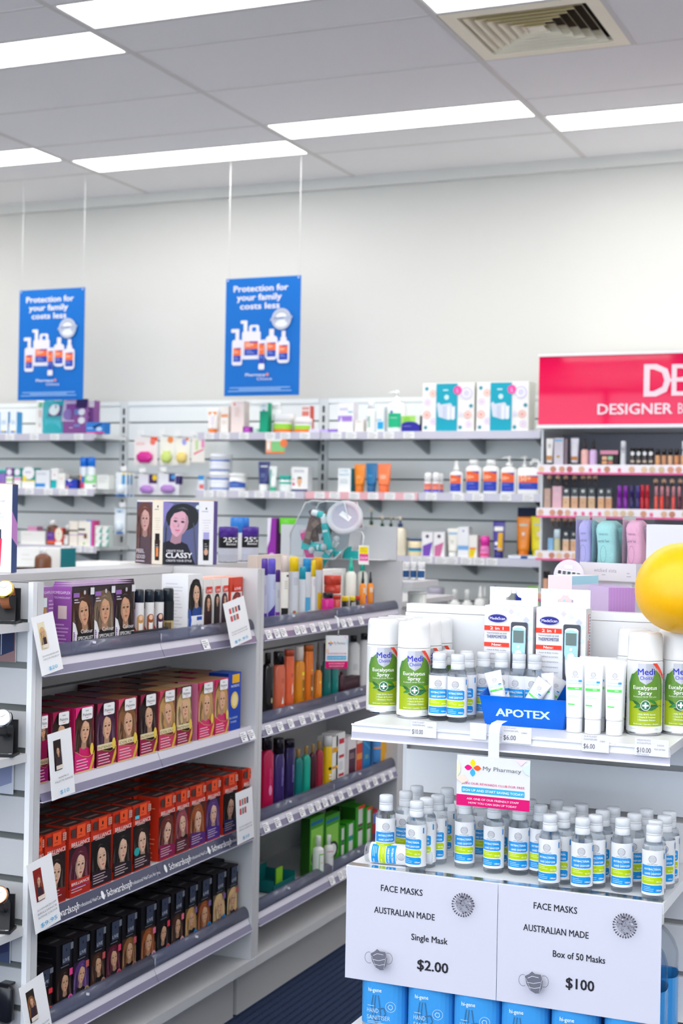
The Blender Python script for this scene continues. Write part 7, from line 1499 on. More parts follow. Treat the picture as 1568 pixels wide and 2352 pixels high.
b = M().lathe([(SR*.86, 0), (SR*.97, .0015), (SR, .004), (SR, .088), (SR*.97, .094), (SR*.84, .100), (SR*.66, .1035), (SR*.62, .106)], mat('f4f9fc', 'liquid'), 28)
lb = M(); n = 30
for i in range(n):
    a0, a1 = [(-2.7+5.4*k/n) for k in (i, i+1)]; R_ = SR+.00025
    lb.face([(R_*math.sin(a0), -R_*math.cos(a0), .0105), (R_*math.sin(a1), -R_*math.cos(a1), .0105), (R_*math.sin(a1), -R_*math.cos(a1), .0885), (R_*math.sin(a0), -R_*math.cos(a0), .0885)], mat('e2e3e7', 'print'), True)
sa = san_art(); lb.art(sa, cyl(sa.w, SR+.0003, .0105, th=0), 'print', step=.003, off=4e-5)
c = M().lathe([(SR*.69, .1015), (SR*.70, .103), (SR*.69, .1125), (SR*.665, .1128), (SR*.665, .1135), (SR*.69, .114), (SR*.69, .116), (SR*.67, .1163), (SR*.67, .117), (SR*.69, .1174), (SR*.685, .1285), (SR*.62, .1305), (SR*.3, .131)], mat('eef1f6', 'frost'), 28)
SAN = [node('bottle', b.mesh('sanitiser_bottle'), [node('label', lb.mesh('sanitiser_label'))]), node('cap', c.mesh('sanitiser_cap'))]
def tops(L, z): return [list(away(at_z(x, y+3, z+SH), 0).to_2d()) for x, y in L]
def bases(L, z): return [list(away(at_z(x, y, z), SR).to_2d()) for x, y in L]
up = bases([(1002, 1649), (1041, 1660), (1088, 1652)], SU) + tops([(1122, 1489), (1150, 1485), (1044, 1487.5), (1076, 1486), (1098, 1480), (1065, 1475), (1014, 1490)], SU)
# keep clear of the cans
P = relax(up+[[q[0], q[1]] for q in P[3:]], .0205, 1)
obst = [list(q) for q in relax([[a[0], a[1]] for a in [(o.location.x, o.location.y) for o in COL.objects if o.get('group') == 'eucalyptus spray cans']], .001, 1)]
def push(P, r, obst, ro, it=80, xr=None, yr=None):
    for _ in range(it):
        for i, p in enumerate(P):
            for q, R_ in [(o, ro) for o in obst]+[(P[j], r) for j in range(len(P)) if j != i]:
                dx, dy = p[0]-q[0], p[1]-q[1]; d = math.hypot(dx, dy) or 1e-6; m_ = r+R_+.0005
                if d < m_: k = (m_-d)/d*(1 if R_ == ro and q in obst else .5); p[0] += dx*k; p[1] += dy*k
            if xr: p[0] = min(max(p[0], xr[0]), xr[1])
            if yr: p[1] = min(max(p[1], yr[0]), yr[1])
    return P
up = push(up, SR, obst, CR, yr=(2.62, 2.797), xr=(-.98, -.79))
up.sort(key=lambda q: q[1]); 
nf = 3; rowsU = [sorted(up[:3]), sorted(up[3:6]), sorted(up[6:])]
for ri, (rw, nm_) in enumerate(zip(rowsU, ('front', 'middle', 'back'))):
    for k, q in enumerate(rw): put(SAN, 'sanitiser_bottle', '%s sanitiser bottle from the left in the %s row of the upper shelf' % (ORD[k], nm_), 'bottle', (q[0], q[1], SU), math.atan2(-q[0], q[1])*.9+random.Random(int(q[0]*1e4)).uniform(-.35, .1), 'small sanitiser bottles, upper shelf')
low = tops([(887, 1822.5), (944, 1843), (932, 1814), (957, 1802), (980, 1829), (1005, 1822.5), (1027, 1807)], SL) + bases([(1066, 1997), (1103, 1981), (1133, 2008), (1172, 1988), (1204, 2013)], SL)
low += tops([(1255, 1875), (1284, 1863), (1328, 1884), (1361, 1870), (1385, 1857), (1430, 1876), (1457, 1865), (1492, 1900), (1505, 1881), (1535, 1871), (1550, 1862), (1234, 1845), (1279, 1835), (1307, 1850), (1335, 1843.5), (1408, 1850.5), (1484, 1855.5), (1216, 1833), (1150, 1832)], SL)
low = push(low, SR, [], SR, 120, xr=(-1.088+SR, -.492-SR), yr=(2.58+SR, SLY-SR-.004))
lows = sorted(low, key=lambda q: q[1]); third = len(lows)//3
R3 = [sorted(lows[:third]), sorted(lows[third:2*third]), sorted(lows[2*third:])]
for rw, nm_ in zip(R3, ('front', 'middle', 'back')):
    for k, q in enumerate(rw):
        put(SAN, 'sanitiser_bottle', '%s small sanitiser bottle from the left in the %s row of the lower shelf' % (ORD[k], nm_), 'bottle', (q[0], q[1], SL), math.atan2(-q[0], q[1])*.9+random.Random(int(q[0]*1e4)).choice([-.1, -.05, -.45, .05, -.25]), 'small sanitiser bottles, lower shelf')
lp = at_z(880, 1985, SL)
fl = sorted(low, key=lambda q: q[0])
put(SAN, 'sanitiser_bottle', 'small sanitiser bottle lying on its side at the left front corner of the lower shelf', 'bottle', (-1.066, 2.617, SL+SR+.0005), group='small sanitiser bottles, lower shelf', rot=(0, PI/2, .12))
# blue tray with tubes
tb_ = mat('0f74ea', 'tint')
fw_, bk = .152, .098
ap = at_z(1202, 1671, SU); cx0 = (at_z(1115, 1664, SU).x+at_z(1291, 1677, SU).x)/2; cy0 = 2.712
tr = M()
def quadbox(P, t, mt):   # thin walled panel from 4 corners
    P = [Vector(p) for p in P]; nrm = (P[1]-P[0]).cross(P[3]-P[0]).normalized()*t
    Q = [p+nrm for p in P]
    tr.face(P[::-1], mt); tr.face(Q, mt)
    for i in range(4): k = (i+1) % 4; tr.face([P[i], P[k], Q[k], Q[i]], mt)
hx, tx, hf, hb = fw_/2, fw_/2+.010, .056, .082
quadbox([(-hx, 0, 0), (hx, 0, 0), (tx, -.008, hf), (-tx, -.008, hf)], .002, tb_)
quadbox([(hx, bk, 0), (-hx, bk, 0), (-tx, bk+.008, hb), (tx, bk+.008, hb)], .002, tb_)
quadbox([(hx, 0, 0), (hx, bk, 0), (tx, bk+.008, hb), (tx, -.008, hf)], .002, tb_)
quadbox([(-hx, bk, 0), (-hx, 0, 0), (-tx, -.008, hf), (-tx, bk+.008, hb)], .002, tb_)
tr.box(-hx, 0, 0, hx, bk, .002, tb_)
tr.art(Art(.12, .02).text('APOTEX', .06, .002, .021, 'c4e0f6', 1.3, fit=.107), lambda u, v, o: (u-.062, -.0022-.008*(v+.016)/hf-o, v+.016), 'print')
put(tr.mesh('apotex_tray'), 'plastic_tray', 'translucent blue plastic tray with white lettering on the upper shelf', 'tray', (cx0, cy0, SU))
def tube_art():
    w, h = .028, .09; A = Art(w, h)
    A.ring(w*.5, h*.86, .0042, .0007, 'a09ca4', 14)
    for y in (-.002, 0, .002): A.rect(w*.5-.0036, h*.86+y, w*.5+.0036, h*.86+y+.0006, 'b0acb4')
    A.text('OUR PURE PLANET', w*.5, h*.78, .002, '6a6670', .3, fit=.014)
    A.text('ANTIBACTERIAL', w*.36, h*.70, .0027, '8cc8ee', .2, fit=.018); A.rect(w*.72, h*.69, w*.94, h*.73, '3a9ad8'); A.text('HAND SANITIZER', w*.45, h*.645, .0036, '8cc8ee', .2, fit=.025)
    A.rect(0, h*.53, w*.96, h*.58, '58d858'); A.bars(w*.5, w*.9, h*.565, 1, 1, .0014, 'c8f4c8'); A.bars(w*.05, w*.8, h*.42, 2, .003, .0008, 'a8e4a8'); A.rect(w*.05, h*.22, w*.5, h*.245, '4ed05a')
    return A
r = .0172; zc = .027
b = M().loft([(zc, r*.9, r*.9, mat('e4e5e9', 'gloss')), (zc+.003, r*.92, r*.9, mat('e4e5e9', 'gloss')), (.06, r*.95, r*.72, mat('e4e5e9', 'gloss')), (.10, r*1.0, r*.36, mat('e4e5e9', 'gloss')), (.124, r*1.05, .0016, mat('e4e5e9', 'gloss')), (.133, r*1.07, .0010, mat('e4e5e9', 'gloss'))], 26)
ta = tube_art()
def tmap(u, v, o):
    z = .032+v; t = max(0, min(1, (z-zc)/(.124-zc))); ry = r*(.9-.9*t**1.15)+.0016; x = u-.014; return (x, -ry*math.sqrt(max(0, 1-(x/(r*.98))**2))-o-.0006, z)
b.art(ta, tmap, 'print', step=.004)
c = M().lathe([(r*.84, 0), (r*.88, .001), (r*.88, .006), (r*.875, .0065), (r*.875, .026), (r*.8, .0272)], mat('e0e1e5', 'gloss'), 26)
TUB = [node('body', b.mesh('tube_body')), node('cap', c.mesh('tube_cap'))]
tp_ = [list(away(at_z(x, y, SU), r).to_2d()) for x, y in ((1322, 1680), (1363, 1685), (1412, 1688))]
tp_ += [[tp_[0][0]+.001, tp_[0][1]+.037], [tp_[1][0]+.003, tp_[1][1]+.037], [tp_[2][0]-.012, tp_[2][1]+.036], [tp_[1][0]-.016, tp_[1][1]+.074], [tp_[2][0]-.018, tp_[2][1]+.073], [tp_[0][0]+.0, tp_[0][1]+.075], [tp_[1][0]+.012, tp_[1][1]+.11], [tp_[2][0]-.03, tp_[2][1]+.11]]
tp_ = push(tp_, r+.0006, obst, CR, 60, xr=(-.70, -.56), yr=(2.62, 2.80))
tpo = sorted(tp_, key=lambda q: q[1]); 
for rw, nm_ in zip([sorted(tpo[:3]), sorted(tpo[3:7]), sorted(tpo[7:])], ('front', 'middle', 'back')):
    for k, q in enumerate(rw): put(TUB, 'squeeze_tube', '%s white sanitiser tube from the left in the %s row, right of the blue tray' % (ORD[k], nm_), 'tube', (q[0], q[1], SU), math.atan2(-q[0], q[1])*.9-.1*(k % 2), 'white sanitiser tubes')
for k, (u, v, rx, ry, rz) in enumerate([(-.050, .030, .35, -.25, .3), (-.018, .026, .45, .55, -.2), (.012, .045, .3, .5, .4), (.040, .030, .45, -.15, -.5), (.058, .055, .3, .55, .2), (-.045, .066, -.1, .2, .8), (.0, .075, -.15, -.3, .1)]):
    o = put(TUB, 'squeeze_tube', '%s of seven white tubes tumbled in the blue tray' % ORD[k], 'tube', (cx0+u, cy0+v, SU+.006), group='tubes in the blue tray', rot=(rx*.6-.35, ry, rz)); o.scale = (.9, .9, .72)
# thermometer boxes
def thermo_box(w, h):
    A = Art(w, h); A.rect(0, 0, w, h, 'e2e3e7')
    for (x, y, s, c_) in [(.30, .93, .06, 'dcdcf0'), (.42, .97, .05, 'd8e4f4'), (.55, .95, .06, 'd4cce8'), (.86, .88, .07, 'c8ccee'), (.78, .84, .06, 'dce8f6'), (.94, .84, .06, 'd4e4f2'), (.86, .80, .06, 'cfe0f2'), (.93, .72, .05, 'cfe4f4'), (.70, .93, .05, 'd8eaf4'), (.05, .42, .05, 'dfe6f4')]:
        A.poly([(x*w-s*w, y*h), (x*w, y*h-s*w), (x*w+s*w, y*h), (x*w, y*h+s*w)], c_)
    A.ell(w*.27, h*.885, w*.205, h*.042, 'c7c8d6', n=22); A.ell(w*.27, h*.885, w*.19, h*.036, '2c2c8c', n=22); A.text('MedeScan', w*.27, h*.873, h*.036, 'f2f2fa', .4, fit=w*.32)
    A.rect(w*.0, h*.775, w*.52, h*.818, 'ee3f2c'); A.text('2 in 1', w*.26, h*.783, h*.038, 'fff2ee', .9, fit=w*.28)
    A.text('TOUCHLESS & EAR', w*.26, h*.745, h*.020, '4a4a6a', .3, fit=w*.42); A.text('THERMOMETER', w*.26, h*.705, h*.042, '3c3a78', .5, fit=w*.42)
    A.rect(w*.0, h*.63, w*.52, h*.668, 'ee3f2c'); A.text('New:', w*.26, h*.637, h*.034, 'fff2ee', .8, fit=w*.2)
    for i, s in enumerate(['• Adult & Baby modes', '  for added accuracy', '• Surface temperature', '• Room temperature', '• Coloured screen', '• Advanced technology']):
        A.text(s, w*.04, h*(.595-.034*i-.012*(i > 1)*(i-1)), h*.020, '77778a', .1, 'l', fit=w*.42)
    A.rr(w*.555, h*.33, w*.90, h*.86, w*.04, '4c4e58')
    return A
bw, bh = .100, .222
s_ = M().box(-bw/2, -.022, 0, bw/2, .022, bh, mat('e2e3e7', 'print')).art(thermo_box(bw, bh), front(bw, -.022))
sd = Art(.044, bh).rect(.018, bh*.78, .022, bh*.95, 'ee3f2c').rect(.018, bh*.55, .022, bh*.72, 'ee3f2c').rect(.016, bh*.4, .024, bh*.5, '8cc878').bars(.026, .036, bh*.95, 16, .006, .002, '5a6a9a')
s_.art(sd, sideR(.044, bw/2))
tabm = M(); tabm.face([(-bw/2, 0, 0), (-bw*.13, 0, 0), (-bw*.13, 0, .036), (-bw/2, 0, .036)], mat('e2e3e7', 'print'))
def ext(m_, y0, y1, P, mt):
    a = [(x, y0, z) for x, z in P]; b = [(x, y1, z) for x, z in P]; m_.face(a, mt); m_.face(b[::-1], mt)
    for i in range(len(P)): k = (i+1) % len(P); m_.face([a[k], a[i], b[i], b[k]], mt)
tabm = M(); tm_ = mat('e2e3e7', 'print'); hw = bw/2
ext(tabm, -.0006, .0006, [(-hw, 0), (hw, 0), (hw, .010), (-hw, .010)], tm_)
ext(tabm, -.0006, .0006, [(-hw, .010), (-.016, .010), (-.016, .015), (-.010, .017), (-.006, .022), (-.004, .036), (-hw, .036)], tm_)
ext(tabm, -.0006, .0006, [(.016, .010), (hw, .010), (hw, .036), (.004, .036), (.006, .022), (.010, .017), (.016, .015)], tm_)
ext(tabm, -.0006, .0006, [(-.0045, .024), (.0045, .024), (.004, .036), (-.004, .036)], tm_)
A = Art(bw, .036)
for (x, y, s, c_) in [(.1, .028, .008, 'd8def2'), (.22, .020, .009, 'dcdcf0'), (.08, .010, .008, 'd2e0f2'), (.27, .006, .005, 'd4d0ee'), (.19, .033, .003, 'cfdcf2')]: A.poly([(x*bw-s, y), (x*bw, max(0.0005, y-s)), (x*bw+s, y), (x*bw, min(.0355, y+s))], c_)
tabm.art(A, front(bw, -.0006))
tb2 = M().loft([(0, .012, .008, mat('e6e7ec', 'gloss'), 4), (.02, .0145, .010, mat('e6e7ec', 'gloss'), 4), (.075, .0155, .011, mat('e6e7ec', 'gloss'), 4), (.105, .0155, .011, mat('e6e7ec', 'gloss'), 4), (.110, .013, .008, mat('e6e7ec', 'gloss'), 4)], 24)
A = Art(.03, .11); A.ell(.015, .060, .0135, .017, 'a4d4ea', n=20); A.rect(.0015, .060, .0285, .098, 'a4d4ea'); A.ell(.015, .098, .0135, .008, 'a4d4ea', n=16); A.ring(.015, .010, .0085, .0005, 'a8aab4', 16, ry=.0035)
tb2.art(A, lambda u, v, o: (u-.015, -.0112-o, v), 'gloss')
scr = M().box(-.0105, -.0125, .076, .0105, -.0114, .100, mat('5f706c', 'gloss')).mesh('screen')
bt = M().lathe([(.0068, 0), (.0065, .0012)], mat('eef0f2', 'gloss'), 18).lathe([(.003, 0), (.003, .0012)], mat('eef0f2', 'gloss'), 12)
b1 = M().lathe([(.0075, 0), (.007, .0013)], mat('eef0f2', 'gloss'), 20).xf(Matrix.Translation((0, -.0114, .054)) @ Matrix.Rotation(PI/2, 4, 'X')).mesh('button')
b2_ = M().lathe([(.0032, 0), (.003, .0013)], mat('eef0f2', 'gloss'), 14).xf(Matrix.Translation((0, -.0114, .068)) @ Matrix.Rotation(PI/2, 4, 'X')).mesh('button')
TH = [node('carton', s_.mesh('thermometer_carton')), node('hang_tab', tabm.mesh('hang_tab'), mx=Matrix.Translation((0, .010, bh))), node('thermometer', tb2.mesh('thermometer'), [node('screen', scr), node('button', b1), node('button', b2_)], mx=Matrix.Translation((bw*.225, -.0165, bh*.335)))]
TY = 2.845
for i, (px, lab) in enumerate([(1167, 'left thermometer box with blue thermometer in a window'), (1287, 'right thermometer box with blue thermometer in a window')]):
    q = at_y(px, 1480, TY-.022); put(TH, 'thermometer_box', lab, 'box', (q.x, TY, SU), 0, 'thermometer boxes')
# price tickets on the upper rail
def ticket(px0, px1, pyt, price, lines, code, lab, y=2.5955):
    a, b = at_y(px0, pyt+20, y).x, at_y(px1, pyt+20, y).x; w = b-a; h = .0345*w/.052 if False else .030
    A = Art(w, h)
    if price:
        A.text(price, w*.06, h*.18, h*.42, '55525c', .3, 'l', fit=w*.42)
        for i, s in enumerate(lines): A.text(s, w*.07, h*(.86-.17*i), h*.14, '9a98a2', 0, 'l', fit=min(w*.5, .0024*len(s)))
        A.text(code, w*.66, h*.62, h*.13, '9a98a2', 0, 'l', fit=w*.2)
        if code == '54203': A.text('PDE 097980', w*.58, h*.38, h*.13, '9a98a2', 0, 'l', fit=w*.32); A.text('GST inclusive', w*.07, h*.04, h*.13, '9a98a2', 0, 'l', fit=w*.36)
    zt = at_y((px0+px1)/2, pyt, y).z
    put(M().box(0, -.0005, 0, w, 0, h, mat('e2e1e8', 'print')).art(A, lambda u, v, o: (u, -.0005-o, v)).mesh('price_ticket'), 'price_ticket', lab, 'price ticket', (a, y-.0025, zt-h), group='price tickets on the upper rail')
ticket(944, 1003, 1657, '$10.00', ['OUR PLANET', 'H/SANITISER100ML'], '33836', '$10.00 price ticket under the left spray cans')
ticket(1080, 1118, 1661, '', [], '', 'blank white ticket left of the wobbler strap')
ticket(1153, 1221, 1670, '$6.00', ['OUR PLANET', 'H/SANITISER 50ML'], '33807', '$6.00 price ticket under the blue tray')
ticket(1337, 1399, 1689, '$6.00', ['OUR PLANET', 'H/SANITISER 50ML'], '33807', '$6.00 price ticket under the white tubes')
ticket(1458, 1536, 1698, '$10.00', ['MEDICHOICE', 'EUCALYPTUS'], '54203', '$10.00 price ticket at the right end of the rail')
# my pharmacy card
yw = 2.575
a, b = at_y(1049, 1790, yw), at_y(1217, 1800, yw); w = b.x-a.x; zt = at_y(1133, 1740, yw).z; zb = at_y(1133, 1857, yw).z; h = zt-zb
m_ = M().box(-w/2, -.0008, 0, w/2, 0, h, mat('dcdce0', 'print')).art(mypharm(w, h), front(w, -.0008))
st_ = M(); sw = (at_y(1147, 1700, yw).x-at_y(1122, 1700, yw).x)
for (y0, z0), (y1, z1) in zip([(0, h-.01), (0, h+.045), (.004, h+.055), (.016, h+.060)], [(0, h+.045), (.004, h+.055), (.016, h+.060), (.05, h+.061)]):
    st_.face([(-sw/2, y0, z0), (sw/2, y0, z0), (sw/2, y1, z1), (-sw/2, y1, z1)], mat('dedee3', 'print'), True)
    st_.face([(sw/2, y0+.0008, z0), (-sw/2, y0+.0008, z0), (-sw/2, y1+.0008, z1), (sw/2, y1+.0008, z1)], mat('dedee3', 'print'), True)
q = at_y(1134, 1690, yw)
put([node('card', m_.mesh('card'), mx=Matrix.Translation(((a.x+b.x)/2-q.x, 0, 0))), node('strap', st_.mesh('strap'))], 'shelf_wobbler', 'pharmacy rewards card with coloured petals hanging below the upper shelf', 'shelf card', (q.x, yw, zb), 0)
# face mask sheets
def mask(A, cx, cy, s):
    g, l = '6c6c7a', 'e8e8ee'
    A.ring(cx-s*.62, cy+s*.02, s*.26, s*.03, g, 14, 70, 300, ry=s*.33); A.ring(cx+s*.62, cy+s*.12, s*.26, s*.03, g, 14, -110, 120, ry=s*.33)
    A.poly([(cx-s*.52, cy+s*.28), (cx-s*.28, cy+s*.42), (cx-s*.1, cy+s*.60), (cx+s*.08, cy+s*.48), (cx+s*.42, cy+s*.48), (cx+s*.55, cy+s*.1), (cx+s*.5, cy-s*.3), (cx+s*.34, cy-s*.6), (cx+s*.12, cy-s*.64), (cx-s*.2, cy-s*.5), (cx-s*.42, cy-s*.15)], g)
    A.path([(cx-s*.35, cy+s*.18), (cx-s*.1, cy+s*.32), (cx+s*.3, cy+s*.3)], s*.025, l); A.path([(cx-s*.38, cy-s*.06), (cx, cy-s*.08), (cx+s*.42, cy+.05*s)], s*.025, l); A.path([(cx-s*.28, cy-s*.32), (cx+s*.05, cy-s*.36), (cx+s*.4, cy-s*.25)], s*.025, l)
    for i in range(12): t = i/12; A.line(cx-s*.44+s*.3*t, cy+s*.15-s*.62*t, cx-s*.43+s*.3*t, cy+s*.10-s*.6*t, s*.02, l)
    for i in range(8): A.line(cx+s*.36+s*.02*i, cy-s*.52+s*.1*i, cx+s*.375+s*.02*i, cy-s*.46+s*.1*i, s*.02, l)
def virus(A, cx, cy, s):
    rr = random.Random(4); A.ell(cx, cy, s*.74, s*.74, 'a4a4b0', n=26)
    for i in range(70):
        r_2, a = s*.72*math.sqrt(rr.random()), rr.uniform(0, 2*PI); x, y, q = cx+r_2*math.cos(a), cy+r_2*math.sin(a), s*rr.uniform(.03, .09)
        A.poly([(x+q*math.cos(a+b_), y+q*rr.uniform(.6, 1.2)*math.sin(a+b_)) for b_ in (0, 1.2, 2.4, 3.8, 5)], rr.choice(['5c5866', '7a7784', 'c2c0cc', '8c8a98', '48444f']))
    for i in range(26):
        a = 2*PI*i/26; x, y = cx+s*.86*math.cos(a), cy+s*.86*math.sin(a)
        A.line(cx+s*.68*math.cos(a), cy+s*.68*math.sin(a), x, y, s*.05, '6a6674'); A.ell(x, y, s*.09, s*.07, ['4a4652', '5c5666'][i % 2], n=7, rot=a)
def sheet(x0, x1, L, lab, rz=0, lean=0.0):
    w, h = x1-x0, .212; A = Art(w, h)
    for (s, x, y, sz, f, b_) in L: A.text(s, x*w, y*h, sz*h, '2a2830', b_, fit=f*w)
    virus(A, w*.79, h*.795, w*.078); mask(A, w*.245, h*.225, w*.105)
    m_ = M(); n = 10
    def y_(v): return -.0012-.010*max(0, (1-v/h))**2*lean
    for i in range(n):
        v0, v1 = h*i/n, h*(i+1)/n
        m_.face([(0, y_(v0), v0), (w, y_(v0), v0), (w, y_(v1), v1), (0, y_(v1), v1)], mat('cbcbd9', 'print'), True); m_.face([(w, y_(v0)+.0004, v0), (0, y_(v0)+.0004, v0), (0, y_(v1)+.0004, v1), (w, y_(v1)+.0004, v1)], mat('cbcbd9', 'print'), True)
    m_.art(A, lambda u, v, o: (u, y_(v)-o-.0001, v))
    tape = M().slab([(0, .002, h+.0015), (w, .002, h+.0015), (w, .022, h+.0015), (w*.6, .027, h+.0015), (w*.25, .02, h+.0015), (0, .024, h+.0015)], (0, 0, .0004), mat('ffffff', 'film'))
    put([node('sheet', m_.mesh('paper_sheet')), node('tape', tape.mesh('tape'))], 'paper_sign', lab, 'sign', (x0, 2.5765, SL-.213), rz, 'face mask signs')
sx0, sx1, sx2 = -1.0885, at_y(1143, 2060, 2.575).x, -.4915
sheet(sx0, sx1-.0005, [('FACE MASKS', .375, .815, .08, .28, .7), ('AUSTRALIAN MADE', .395, .615, .08, .405, .7), ('Single Mask', .565, .42, .08, .24, .7), ('$2.00', .59, .17, .125, .205, 1.0)], 'left printed sheet reading FACE MASKS Single Mask $2.00')
sheet(sx1+.0005, sx2, [('FACE MASKS', .36, .83, .08, .27, .7), ('AUSTRALIAN MADE', .365, .635, .08, .405, .7), ('Box of 50 Masks', .51, .445, .08, .32, .7), ('$100', .52, .20, .125, .175, 1.0)], 'right printed sheet reading FACE MASKS Box of 50 Masks $100')
# large sanitiser bottles on the bottom shelf
bm = mat('f0f7fb', 'liquid'); r = .0445
b = M().loft([(0, r*.86, r*.80, bm, 3.5), (.004, r*.96, r*.9, bm, 3.5), (.010, r, r*.94, bm, 3.5), (.155, r, r*.94, bm, 3.5), (.165, r*.99, r*.93, bm, 3), (.185, r*.86, r*.82, bm, 2.4), (.205, r*.55, r*.55, bm), (.213, r*.34, r*.34, bm), (.222, r*.33, r*.33, bm)], 32)
lm = M(); n = 40; lb2 = mat('3f97dd', 'gloss')
def sup(a, R_, p=3.5): 
    ca, sa = math.cos(a), math.sin(a); k = (abs(ca)**p+abs(sa)**p)**(-1/p); return (R_*ca*k, R_*.94*sa*k)
for i in range(n):
    a0, a1 = 2*PI*i/n, 2*PI*(i+1)/n; p0, p1 = sup(a0, r+.0005), sup(a1, r+.0005); lm.face([(*p0, .020), (*p1, .020), (*p1, .125), (*p0, .125)], lb2, True)
A = Art(.075, .105)
A.text('hi-gene', .024, .062, .0105, 'e2f0fc', .5, fit=.026)
for (x0, x1) in ((.021, .018), (.026, .024), (.031, .034)): A.path([(x0, .056), (x1, .036), (x1+.002, .02), (.028, .0)], .0022, '3a6a94')
A.path([(.03, .03), (.042, .033), (.046, .022), (.036, .010)], .0022, '3a6a94')
A.ring(.055, .036, .0095, .0006, 'cfe6fa', 20); A.path([(.050, .036), (.053, .040), (.058, .039), (.059, .034), (.056, .031), (.052, .033), (.050, .036)], .0008, 'e2f0fc')
A.bars(.01, .03, .036, 1, 1, .0008, 'cfe6fa'); A.text('HAND', .0205, .023, .0115, 'b8d8f4', .2, fit=.023); A.text('SANITISER', .032, .010, .0115, 'b8d8f4', .2, fit=.046); A.bars(.01, .052, .007, 2, .003, .0008, 'cfe6fa')
lm.art(A, lambda u, v, o: (u-.0375, -(r*.94)*(1-abs((u-.0375)/r)**3.5)**(1/3.5)-.0008-o, .020+v), 'print', step=.006)
B_ = Art(.03, .09).bars(.003, .027, .088, 22, .004, .0009, 'bcdcf6'); lm.art(B_, lambda u, v, o: (r+.0008+o, u-.015, .027+v))
cp = M().lathe([(.0165, .215), (.017, .217), (.017, .232), (.013, .235), (.006, .236), (.006, .250), (.010, .251), (.011, .262), (.008, .265)], mat('f2f4f6', 'gloss'), 20)
cp.tube([(0, 0, .258), (-.02, -.008, .258), (-.032, -.012, .252)], .0045, mat('f2f4f6', 'gloss'), 8)
BIG = [node('bottle', b.mesh('large_bottle'), [node('label', lm.mesh('large_label'))]), node('pump', cp.mesh('large_pump'))]
xs = [at_y(px, 2310, 2.60).x for px in (880, 987, 1094, 1204, 1320, 1443)]
for rr2, nm_ in enumerate(('front', 'middle', 'back')):
    for k, x in enumerate(xs):
        xx = min(max(x+.002*rr2, -1.09+r), -.489-r)
        put(BIG, 'large_sanitiser_bottle', '%s large blue-labelled sanitiser bottle from the left in the %s row, bottom shelf' % (ORD[k], nm_), 'bottle', (xx, 2.62+.0925*rr2, SB), .12, 'large sanitiser bottles')
# ---- goods on the stand's top deck
DZ = 1.1052
# balloon
bl = M().lathe([(.001, -.084)]+[(.0865*math.cos(a)*(1-.04*math.sin(a)),     .084*math.sin(a)) for a in [(-84+7*i)*PI/180 for i in range(25)]]+[(.001, .084)], mat('ffbe00', 'latex'), 40)
kn = M().lathe([(.002, -.002), (.004, .002), (.0025, .005), (.006, .011)], mat('f0a000', 'latex'), 12).xf(Matrix.Rotation(-.9, 4, 'X') @ Matrix.Translation((0, 0, .087)))
q = at_y(1567, 1338, 2.74); bz_ = q.z
put([node('skin', bl.mesh('balloon')), node('knot', kn.mesh('balloon_knot'))], 'balloon', 'shiny yellow balloon at the right edge resting on the spray caps', 'balloon', (q.x, 2.74, SU+CH+.0842), 0)
# lavender box, pink box with palette, towel tray, big white box
c0 = at_z(1397, 1405, 1.175); c0 = Vector((c0.x, max(c0.y, 2.925), 0))
lv_h = at_y(1397, 1350, 2.95).z-DZ
lw = at_y(1460, 1380, 2.93).x-at_y(1397, 1380, 2.93).x
A = Art(lw, lv_h).rect(0, 0, lw, lv_h, 'b184c0')
for i in range(9): A.rect(lw*(i+.3)/9, 0, lw*(i+.5)/9, lv_h, 'b88ec6')
m_ = carton(lw, lv_h, .14, 'ad86c0', A, side='cdb8dc', top='b898cc', sart=Art(.14, lv_h).rect(0, 0, .14, lv_h*.45, 'b09ad0').bars(.08, .13, lv_h*.3, 4, .005, .001, '8a74b0'))
cn = at_y(1397, 1380, 2.945); rz = .53; ox, oy = lw/2, .07
put(m_, 'carton', 'lavender gift carton on the stand top left of the balloon', 'carton', (cn.x+ox*math.cos(rz)-oy*math.sin(rz), 2.945+ox*math.sin(rz)+oy*math.cos(rz), DZ), rz)
sx = at_y(1480, 1380, 2.98).x
put(carton(.05, .052, .06, 'e6e4f0', bands(.05, .052, [(.2, .9, .1, 1, '8a5aa8')]), side='d8d0e4'), 'carton', 'small white and purple carton between the lavender carton and the balloon', 'carton', (sx, 2.99, DZ), .1)
pw = .062; ph = at_y(1290, 1322, 3.10).z-DZ; px_ = at_y(1290, 1345, 3.08).x
A = Art(pw, ph); A.rect(0, 0, pw, ph, 'e6d2d5'); A.ring(pw*.52, ph*.28, .0085, .001, 'a898c4', 12); A.ring(pw*.52, ph*.28, .0105, .0008, 'b8a8d0', 12); A.ell(pw*.45, ph*.75, .002, .002, 'e06a80'); A.ell(pw*.7, ph*.6, .002, .002, '9ad8e0')
S2 = Art(.10, ph).rect(0, 0, .10, ph, 'e6e0f0').rect(0, ph*.86, .10, ph, 'a8d8e6').rect(.022, ph*.15, .035, ph*.5, '8a8a90').poly([(.05, 0), (.055, ph*.6), (.06, 0)], 'd08ab0').poly([(.07, 0), (.078, ph*.45), (.085, 0)], 'b0a060').bars(.02, .035, ph*.65, 1, 1, .001, '5a5a60')
m_ = M().box(-pw/2, -.05, 0, pw/2, .05, ph, mat('e6d2d5', 'print'), side=mat('e6e0f0', 'print'), top=mat('f2ecee', 'print')).art(A, front(pw, -.05)).art(S2, sideR(.10, pw/2)).mesh('carton')
put(m_, 'carton', 'pale pink patterned carton in front of the towel tray', 'carton', (px_+.012, 3.13, DZ), -.35)
pr2 = .036
pal = M(); n = 24
